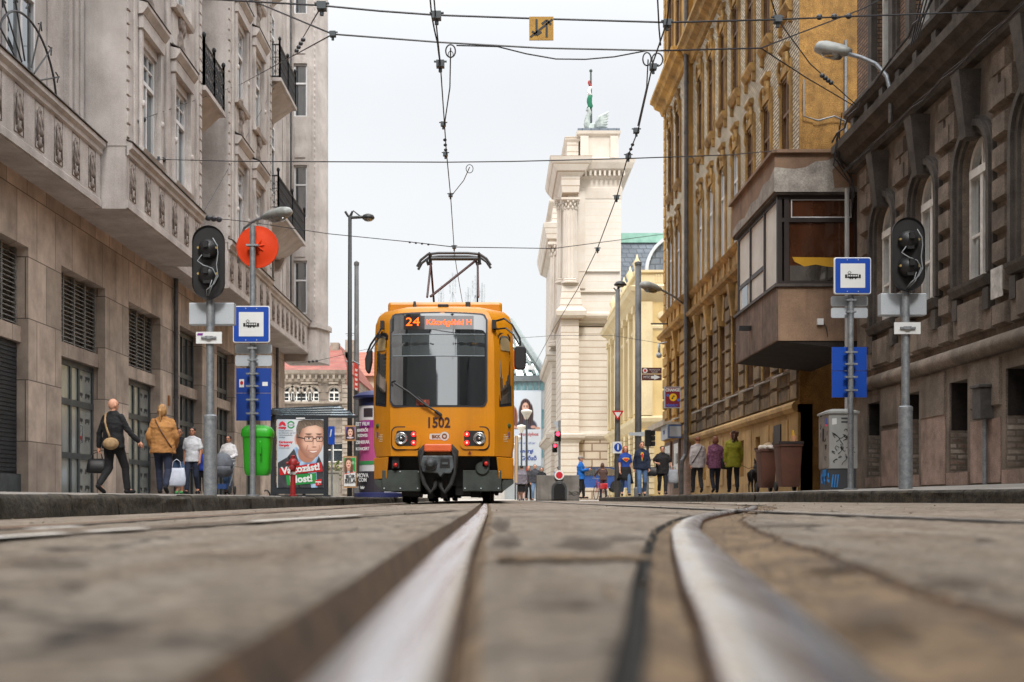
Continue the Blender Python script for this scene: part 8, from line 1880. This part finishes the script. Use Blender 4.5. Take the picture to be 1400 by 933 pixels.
# dog, standing seen from behind
Xd, Yd2 = 6.9, 31.5; zd = rp(Xd, Yd2); t = thing('dog', 'slim black dog with pricked ears on a lead beside the lime green coat', 'dog', (Xd, Yd2, zd), None, PI-.35)
M = MB(); M.ell((0,-.2,.5),.115,.2,.145,14,10); M.ell((0,.1,.5),.1,.2,.12,14,10); M.ell((0,.26,.5),.1,.13,.12,12,8); M.cap((0,-.33,.55),(0,-.45,.74),.075,.055); M.ell((0,-.5,.8),.062,.085,.06,12,8); M.cap((0,-.54,.79),(0,-.66,.76),.04,.024)
for s in (-1, 1):
    M.cap((s*.03,-.46,.85),(s*.045,-.45,.95),.024,.006)
    M.cap((s*.075,-.28,.46),(s*.075,-.26,.26),.05,.028); M.cap((s*.075,-.26,.26),(s*.075,-.28,.05),.026,.02); M.cap((s*.075,-.28,.03),(s*.075,-.33,.022),.025,.02)
    M.cap((s*.075,.26,.48),(s*.08,.2,.3),.075,.042); M.cap((s*.08,.2,.3),(s*.08,.35,.19),.036,.022); M.cap((s*.08,.35,.19),(s*.08,.32,.04),.021,.019); M.cap((s*.08,.32,.03),(s*.08,.26,.022),.025,.02)
M.cap((0,.37,.54),(0,.46,.42),.026,.018); M.cap((0,.46,.42),(0,.52,.26),.018,.008)
remesh(M, .012, 2).build('body', mat('black_fur', lin(24,22,22), lin(12,11,11), .7, ns=20), t, smooth=True, local=True)
Md = Matrix.Translation(t.location) @ Matrix.Rotation(PI-.35, 4, 'Z'); m = MB().lathe([(.075,-.012),(.075,.012)], (0,-.4,.67), 14); m.build('collar', LEATH, t, local=True)
ld = thing('dog_lead', 'thin dark lead from the green coated woman to the black dog', 'lead', h); MB().tube([h, h.lerp(Md @ Vector((0,-.4,.7)), .5)-Vector((0,0,.08)), Md @ Vector((0,-.4,.72))], .007, 4).build('cord', LEATH, ld)
# couple and woman in black walking towards the camera
P = person('red haired young woman in a blue T-shirt, black jacket tied round her waist', 855, 678.5, 38, 1.62, .05, cloth('royal_blue_tee', lin(38,72,160)), BLUEJ, ('red','long'), stride=.24, lead=1, sleeve='short', hem=.9, loose=.015, shoul=.92, fat=.95)
YEL_ = paint('emblem_yellow', lin(240,196,40)); REDE = paint('emblem_red', lin(200,30,40))
def emblem(P, zc, w, h, sh):
    k = P[2]['k']; M = P[1]; out = []
    for (s, mt, d) in ((1, YEL_, 0), (.72, REDE, .012)):
        m = MB(); pts = [(-w*s,zc+h*.35*s),(-w*.6*s,zc+h*s*.8),(w*.6*s,zc+h*s*.8),(w*s,zc+h*.35*s),(0,zc-h*s)]; y = -.165-d
        m.add([tuple(M @ (Vector((x, y+abs(x)*.25, z))*k)) for x, z in pts]+[tuple(M @ (Vector((x, y+.03+abs(x)*.25, z))*k)) for x, z in pts], [(0,1,2,3,4),(9,8,7,6,5),(0,5,6,1),(1,6,7,2),(2,7,8,3),(3,8,9,4),(4,9,5,0)]); out.append((m, mt))
    return out
for m, mt in emblem(P, 1.27, .13, .085, 0): m.build('shirt_emblem', mt, P[0], fix=True) if False else None
def attach(P, m, name, mt):
    inv = P[1].inverted(); m.v = [tuple(inv @ Vector(v)) for v in m.v]; return m.build(name, mt, P[0], local=True)
for m, mt in emblem(P, 1.27, .13, .085, 0): attach(P, m, 'shirt_emblem', mt)
V = P[2]['V']; m = MB(); rings = []
for zz, a in ((1.02,.185),(.9,.21),(.72,.25),(.58,.29)): rings.append([V(a*math.cos(w)*(1+.08*math.sin(5*w)), a*.75*math.sin(w), zz-.1*(math.cos(w) > .3)*(zz < .8)-.04*math.sin(3*w)*(zz < .9)) for w in [2*PI*i/22 for i in range(22)]])
m.loft(rings, caps=False); o = m.build('waist_jacket', BLK, P[0], smooth=True, local=True)
so = o.modifiers.new('thick', 'SOLIDIFY'); so.thickness = .012
P = person('young man in a dark denim jacket and jeans with a red printed shirt', 877.5, 678.5, 38.4, 1.79, -.05, cloth('dark_denim_jacket', lin(30,42,66), lin(22,32,52)), BLUEJ, ('dark','short'), stride=.22, lead=-1, loose=.04, hem=.86, skin=SKIN, headturn=.15)
for m, mt in emblem(P, 1.27, .05, .16, 0): attach(P, m, 'shirt_emblem', mt)
P = person('smiling woman all in black with a bag on her arm walking towards the camera', 905.5, 676.5, 39.3, 1.63, .0, cloth('black_tunic', lin(28,26,28)), BLK2, ('dark','short'), stride=.2, lead=1, sleeve='short', hem=.74, loose=.05, fat=1.25, arms={-1: ((-.12,.0,-.26),(-.03,-.22,-.3)), 1: ((.12,0,-.27),(.14,-.1,-.5))})
handbag('handbag', 'dark handbag on the arm of the woman in black', P[1] @ Vector((-.36,-.12,.62)), (.36,.16,.3), LEATH, .25, -.2)
handbag('shopping_bag', 'pale grey carrier bag held by the woman in black', P[1] @ Vector((.34,-.14,.38)), (.34,.16,.46), mat('grey_carrier', lin(160,164,172), lin(130,134,142), .6, ns=5, bump=.4, bs=20), .1, .2)
# far figures at the crossing
z0 = -.02
P = person('man in a bright blue jacket and cap looking at his phone by the barrier block', 794, 676.5, 48, 1.74, PI/2-.1, cloth('bright_blue_jacket', lin(30,110,200)), BLK2, ('grey','cap'), stride=.12, arms={1: ((.03,-.05,-.27),(-.02,-.3,-.24)), -1: ((-.03,-.05,-.27),(.02,-.32,-.22))}, loose=.045, hem=.8, zf=.08)
h = hand(P, -1); ph_ = thing('phone', 'small phone held by the man in the blue jacket', 'phone', h+Vector((.05,0,.03))); MB().box(h.x+.02,h.x+.03,h.y-.04,h.y+.04,h.z,h.z+.14).build('case', BLACK, ph_)
person('older woman in a grey shawl and black skirt walking away beside the tram', 713, 683.5, 53, 1.62, PI, cloth('grey_shawl', lin(120,116,126)), BLK, ('black','short'), stride=.12, loose=.07, hem=.82, fat=1.25, legkind='skirt', zf=-.03)
person('woman with red hair in dark clothes crossing behind the grey shawl', 722.5, 681, 57, 1.7, .2, cloth('charcoal_coat', lin(60,56,58)), BLK2, ('red','long'), stride=.15, loose=.04, zf=-.03)
person('man in a dark grey sweater and pale jeans standing left of the barrier block', 731.5, 681, 56, 1.76, .1, cloth('slate_sweater', lin(66,68,76)), cloth('pale_jeans', lin(130,160,196)), ('grey','short'), stride=.12, loose=.035, zf=-.03)
person('dark haired person in black partly behind the left end of the barrier block', 740.5, 681, 55, 1.58, .0, BLK, BLK2, ('black','bob'), stride=.1, loose=.04, zf=-.03)
person('person in mid blue jacket mostly hidden behind the barrier block', 764, 681, 54.5, 1.62, PI, cloth('mid_blue_jacket', lin(56,96,160)), BLK2, ('dark','short'), stride=.08, loose=.04, zf=-.03)
# cyclist seen from behind
Yc3 = 54; Xc3 = (825-VX)*Yc3/F; zc3 = .02
t = thing('bicycle', 'bicycle with a red basket bag seen from behind by the blue car', 'bicycle', (Xc3, Yc3, zc3), None, .25)
m = MB()
for y in (.0, 1.05): pass
for y in (0, 1.05):
    m = MB(); m.tube([(0, y+.33*math.cos(w), .34+.33*math.sin(w)) for w in [2*PI*i/20 for i in range(21)]], .02, 6, False); w_ = m.build('wheel', RUBBER, t, local=True)
    m = MB()
    for i in range(8): a = PI*i/8; m.tube([(0, y+.32*math.cos(a), .34+.32*math.sin(a)),(0, y-.32*math.cos(a), .34-.32*math.sin(a))], .003, 3)
    m.build('spokes', STEEL, w_, local=True)
m = MB(); m.tube([(0,0,.34),(0,.42,.32),(0,.28,.82),(0,0,.34)], .018, 6); m.tube([(0,.42,.32),(0,.9,.85)], .02, 6); m.tube([(0,.3,.72),(0,.9,.85)], .018, 6); m.tube([(0,1.05,.34),(0,.88,.95)], .02, 6); m.build('frame', paint('bike_red', lin(190,40,44)), t, local=True)
MB().tube([(-.28,.75,1.02),(-.1,.9,1.0),(.1,.9,1.0),(.28,.75,1.02)], .016, 6).build('handlebar', STEEL, t, local=True); MB().ell((0,.26,.88),.09,.14,.04,12,8).build('saddle', BLACK, t, smooth=True, local=True)
m = MB(); m.box(-.14,.14,-.25,.15,.5,.76); m.build('rack_bag', paint('rack_red', lin(206,50,60)), t, bevel=.04, local=True); MB().box(-.03,.03,-.36,-.33,.62,.68).build('rear_light', RED, t, local=True)
P = person('woman with long brown hair in a brown jacket riding the bicycle away', 825, 0, 54.2, 1.62, PI+.25, cloth('brown_jacket', lin(88,66,60)), cloth('grey_jeans', lin(76,80,96)), ('brown','long'), stride=.16, lead=1, loose=.03, hem=.88, lean=.25, zf=.12, arms={1: ((.1,-.16,-.2),(.1,-.38,-.32)), -1: ((-.1,-.16,-.2),(-.1,-.38,-.32))})
# ------------------------------------------------------------------ overhead wires
def wire(name, pts, r, label, extra=None, sag=0, group=None, cat='wire'):
    pts = [Vector(p) for p in pts]; out = []
    for a, b in zip(pts, pts[1:]):
        n = 8 if sag else 1
        for i in range(n): t = i/n; p = a.lerp(b, t); p.z -= sag*4*t*(1-t); out.append(p)
    out.append(pts[-1])
    t = thing(name, label, cat, pts[0], group)
    MB().tube(out, r*.78, 5).build('cable', WIREM, t)
    return t
def clampbox(t, c, s=.05, nm='clamp'):
    c = Vector(c); m = MB(); m.box(c.x-s,c.x+s,c.y-s,c.y+s,c.z-s*.8,c.z+s*.8); m.cyl(c+Vector((0,0,-s)), c+Vector((0,0,-s*2)), s*.45, n=8); m.box(c.x-s*1.6,c.x+s*1.6,c.y-s*.3,c.y+s*.3,c.z+s*.5,c.z+s*.8); m.build(nm, paint('clamp_grey', lin(70,78,84)), t)
def beads(t, a, b, n=4, r=.02):
    a = Vector(a); b = Vector(b); m = MB()
    for i in range(n): c = a.lerp(b, (i+.5)/n); m.ell(c, r*1.5, r*1.5, r*1.3, 8, 6)
    m.build('insulator', paint('insulator_grey', lin(60,64,70)), t, smooth=True)
ZC = 5.22
Yof = lambda y, z=ZC: F*(z-CZ)/(HY-y)
pt = lambda x, y, z=ZC: px(x, y, Yof(y, z))
c1 = [Vector((-.6,-20,ZC)), pt(590,-40), pt(596,30), pt(602,88), pt(610,205), pt(616,268), pt(621,343), Vector((-.91,26,ZC)), Vector((-.95,60,ZC))]
t = wire('contact_wire', c1, .011, 'tram contact wire over the left track ending above the pantograph')
for p in ((597,22),(602,88),(606,170),(609,211),(616,267)): clampbox(t, pt(*p), .035+.012*(p[1] < 100))
beads(t, pt(608,188), pt(610,215), 4, .018)
t = wire('feeder_loop', [pt(583,-60,5.5), pt(590,20,5.42), pt(598,58,5.36), pt(602,88,5.24)], .012, 'thin feeder wire joining the left contact wire at the upper clamps', sag=.02)
t = wire('feeder_loop', [pt(616,66,5.36), pt(615,120,5.3), pt(608,168,5.24)], .011, 'curved feeder wire hanging from the coil beside the left contact wire')
m = MB(); c = pt(616,70,5.36); m.tube([(c.x+.058*math.cos(w), c.y, c.z+.075*math.sin(w)) for w in [2*PI*i/18 for i in range(19)]], .009, 5); m.tube([(c.x+.03*math.cos(w), c.y+.03, c.z-.03+.04*math.sin(w)) for w in [2*PI*i/14 for i in range(15)]], .005, 5); m.build('coil', WIREM, t)
c2 = [pt(920,-60), pt(912,30), pt(893,85), pt(872,180), pt(858,215), pt(843,270), pt(816,342), pt(790,395), pt(757,450), pt(730,500)]
t = wire('contact_wire', c2, .012, 'tram contact wire over the right track descending towards the barrier block')
for p in ((912,32),(893,92),(870,179),(859,214),(843,270),(817,341)): clampbox(t, pt(*p), .04)
beads(t, pt(866,195), pt(859,213), 3, .018)
t = wire('feeder_loop', [pt(897,-40,5.45), pt(901,40,5.36), pt(903,62,5.3)], .012, 'vertical feeder wire coming down to the right contact wire coils')
t = wire('feeder_loop', [pt(886,82,5.32), pt(884,120,5.28), pt(872,172,5.24)], .011, 'curved feeder wire hanging from the double coil at the right contact wire')
m = MB()
for x in (884.5, 899): c = pt(x,81,5.32); m.tube([(c.x+(.05 if x < 890 else .065)*math.cos(w), c.y+.02*(x > 890), c.z+.078*math.sin(w)) for w in [2*PI*i/18 for i in range(19)]], .009, 5)
m.build('coil', WIREM, t)
# span wires between the house fronts
bayp = lambda x, y, X=BX: px(x, y, (X)*F/(x-VX))
Y1 = Yof(24, 5.36)
A1 = px(440,8,Y1)
t = wire('span_wire', [px(-60,-14,20), px(300,0,15), A1, px(520,15.5,Y1), px(597,21,Y1), px(740,26,Y1), px(912,31,Y1+.2), px(1063,27,Y1+2), px(1180,22,16), px(1420,14,16.9)], .014, 'topmost span wire across the street carrying the yellow arrow sign')
clampbox(t, px(440,9,Y1), .05); clampbox(t, px(1063,27,Y1+2), .05); beads(t, px(1110,24,16), px(1170,22,16.5), 3, .03)
t = wire('stay_wire', [A1, bayp(400,76), bayp(278,291)], .012, 'steep stay wire from the upper left junction down to the corner of the second bay'); m = MB()
beads(t, px(416,52,18), px(404,72,19), 4, .025)
Y2 = Yof(66, 5.3); A2 = px(455,47,Y2)
t = wire('span_wire', [px(270,-30,18), A2, px(600,58,Y2), px(740,66,Y2), px(903,69.5,Y2), px(1040,66,15.5), px(1180,12,19.5), px(1240,-20,20)], .013, 'second span wire from the top, rising to the dark house on the right')
clampbox(t, px(455,47,Y2), .035)
t = wire('stay_wire', [A2, bayp(330,115), bayp(183,167)], .011, 'thin stay wire from the second span wire to the first bay of the stone building'); beads(t, bayp(183,167), bayp(198,163), 3, .05)
t = wire('feeder_loop', [px(624,62.5,Y2), px(680,64,Y2), px(720,74,Y2), px(760,81,Y2), px(800,81.5,Y2), px(840,78,Y2), px(885,69.5,Y2)], .011, 'slack feeder cable sagging below the second span wire')
t = wire('stay_wire', [px(1040,66,15.5), px(1100,105,18), px(1166,144,22.5)], .012, 'lower stay wire running down to the corner of the dark house'); 
t = wire('stay_wire', [px(1045,-30,14.5), px(1063,27,Y1+2), px(1108,88,19), px(1172,145,22.5)], .012, 'upper stay wire with insulators running down to the corner of the dark house'); beads(t, px(1122,102,19.5), px(1138,115,20.4), 4, .03)
Y3 = Yof(221, 5.28)
t = wire('span_wire', [bayp(213,218), px(330,221,20), px(611,222,Y3), px(700,221,Y3), px(858,217,Y3+.2), px(1000,212,22), px(1062,206,24.6)], .012, 'level span wire from the first bay to the enclosed balcony roof'); clampbox(t, bayp(216,218), .06); beads(t, bayp(218,218), bayp(228,218.5), 3, .045)
t = wire('feeder_loop', [px(642,229,Y3), px(634,247,Y3+.5), px(622,262,Y3+1.6), pt(617,268)], .009, 'short feeder tail hanging from a small coil on the level span wire'); m = MB(); c = px(642,231,Y3); m.tube([(c.x+.055*math.cos(w), c.y, c.z+.065*math.sin(w)) for w in [2*PI*i/14 for i in range(15)]], .006, 5); m.build('coil', WIREM, t)
m = MB(); c = px(944,220,21); m.tube([(c.x+.06*math.cos(w), c.y, c.z+.07*math.sin(w)) for w in [2*PI*i/14 for i in range(15)]], .007, 5); m.build('coil', WIREM, t)
Y4 = Yof(338, 5.3)
t = wire('span_wire', [bayp(278,297), px(335,303,30), px(450,320,28), px(560,331,26), px(621,338,Y4), px(757,340,27), px(910,320,43.5)], .012, 'lowest span wire crossing just above the pantograph'); beads(t, bayp(281,298), bayp(303,301), 3, .06); beads(t, px(556,331,26), px(590,335,25.4), 4, .018); clampbox(t, px(621,338,Y4), .04)
t = wire('span_wire', [px(400,497,48), px(432,494,46), px(500,478,44), px(757,459,42), px(838,459,41), px(905,470,44.5)], .01, 'faint low span wire far behind the tram roof'); beads(t, px(420,495,46.5), px(436,493.5,45.5), 3, .04)
# hanging arrow sign
t = thing('arrow_sign', 'small square yellow sign with two black crossing arrows hung on the topmost span wire', 'sign', px(740,55,Y1))
a, b = px(723.5,56.5,Y1), px(756.5,24.5,Y1); MB().box(a.x,b.x,Y1-.03,Y1-.015,a.z,b.z).build('plate', mat('aged_yellow_sign', lin(196,150,52), lin(172,128,44), .6, ns=8, streak=.2), t)
w = b.x-a.x; m = MB(); q = lambda u, v: (a.x+w*u, a.z+w*v)
def stroke(p0, p1, th):
    d = Vector((p1[0]-p0[0], p1[1]-p0[1])).normalized(); n_ = Vector((-d.y, d.x))*th/2
    m.py_([q(p0[0]+n_.x,p0[1]+n_.y), q(p0[0]-n_.x,p0[1]-n_.y), q(p1[0]-n_.x,p1[1]-n_.y), q(p1[0]+n_.x,p1[1]+n_.y)], Y1-.034, Y1-.03)
stroke((.3,.86),(.3,.28),.09); stroke((.72,.12),(.72,.7),.09); stroke((.05,.12),(.96,.86),.08); stroke((.12,.36),(.3,.2),.09); stroke((.5,.34),(.3,.2),.09); stroke((.52,.66),(.72,.82),.09); stroke((.9,.64),(.72,.82),.09)
m.build('arrow_mark', BLACK, t)
# ------------------------------------------------------------------ camera, light
cam = D.cameras.new('camera'); co = D.objects.new('camera', cam); COL.objects.link(co); SC.camera = co
co.location = (0, 0, CZ); co.rotation_euler = (PI/2, 0, 0)
cam.sensor_width = 36; cam.lens = 36*F/1400; cam.shift_x = (700-VX)/1400; cam.shift_y = (HY-466.5)/1400
cam.clip_start = .02; cam.clip_end = 2000
cam.dof.use_dof = True; cam.dof.focus_distance = 19.3; cam.dof.aperture_fstop = 3.4; cam.dof.aperture_blades = 9
w = D.worlds.new('World'); SC.world = w; w.use_nodes = True; nt = w.node_tree; bg = nt.nodes['Background']
EL, AZ = R(46), R(176)     # soft sun from behind the camera on the right
sky = N(nt, 'ShaderNodeTexSky', sky_type='NISHITA', sun_disc=False, sun_elevation=EL, sun_rotation=AZ, dust_density=4, air_density=1.2)
# an even bright overcast veil over the blue sky
tc = N(nt, 'ShaderNodeTexCoord'); nn = N(nt, 'ShaderNodeTexNoise'); nn.inputs['Scale'].default_value = 1.6; nn.inputs['Detail'].default_value = 5; nt.links.new(tc.outputs['Generated'], nn.inputs['Vector'])
veil = mix(nt, ramp(nt, nn.outputs[0], .35, .7), (4.45,4.47,4.49,1), (3.85,3.9,3.96,1))
sx = N(nt, 'ShaderNodeSeparateXYZ'); nt.links.new(tc.outputs['Generated'], sx.inputs[0])
up = N(nt, 'ShaderNodeMapRange', interpolation_type='SMOOTHSTEP'); nt.links.new(sx.outputs[2], up.inputs[0]); up.inputs[1].default_value = .29; up.inputs[2].default_value = .95; up.inputs[3].default_value = 1; up.inputs[4].default_value = 3.6
vs = N(nt, 'ShaderNodeVectorMath', operation='SCALE'); nt.links.new(veil, vs.inputs[0]); nt.links.new(up.outputs[0], vs.inputs['Scale']); veil = vs.outputs[0]
nt.links.new(mix(nt, .92, sky.outputs[0], veil), bg.inputs[0]); bg.inputs[1].default_value = .1
su = D.lights.new('sun', 'SUN'); so = D.objects.new('sun', su); COL.objects.link(so); su.energy = 1.1; su.angle = R(12); su.color = (1,.97,.92)
d = Vector((math.sin(AZ)*math.cos(EL), math.cos(AZ)*math.cos(EL), math.sin(EL))); so.rotation_euler = d.to_track_quat('Z', 'Y').to_euler(); so.location = (0,-20,40)
SC.view_settings.view_transform = 'Standard'; SC.view_settings.look = 'None'; SC.view_settings.exposure = 1.2; SC.view_settings.gamma = 1
SC.cycles.use_denoising = True; SC.cycles.max_bounces = 6; SC.cycles.diffuse_bounces = 3; SC.cycles.glossy_bounces = 3; SC.cycles.caustics_reflective = False; SC.cycles.caustics_refractive = False
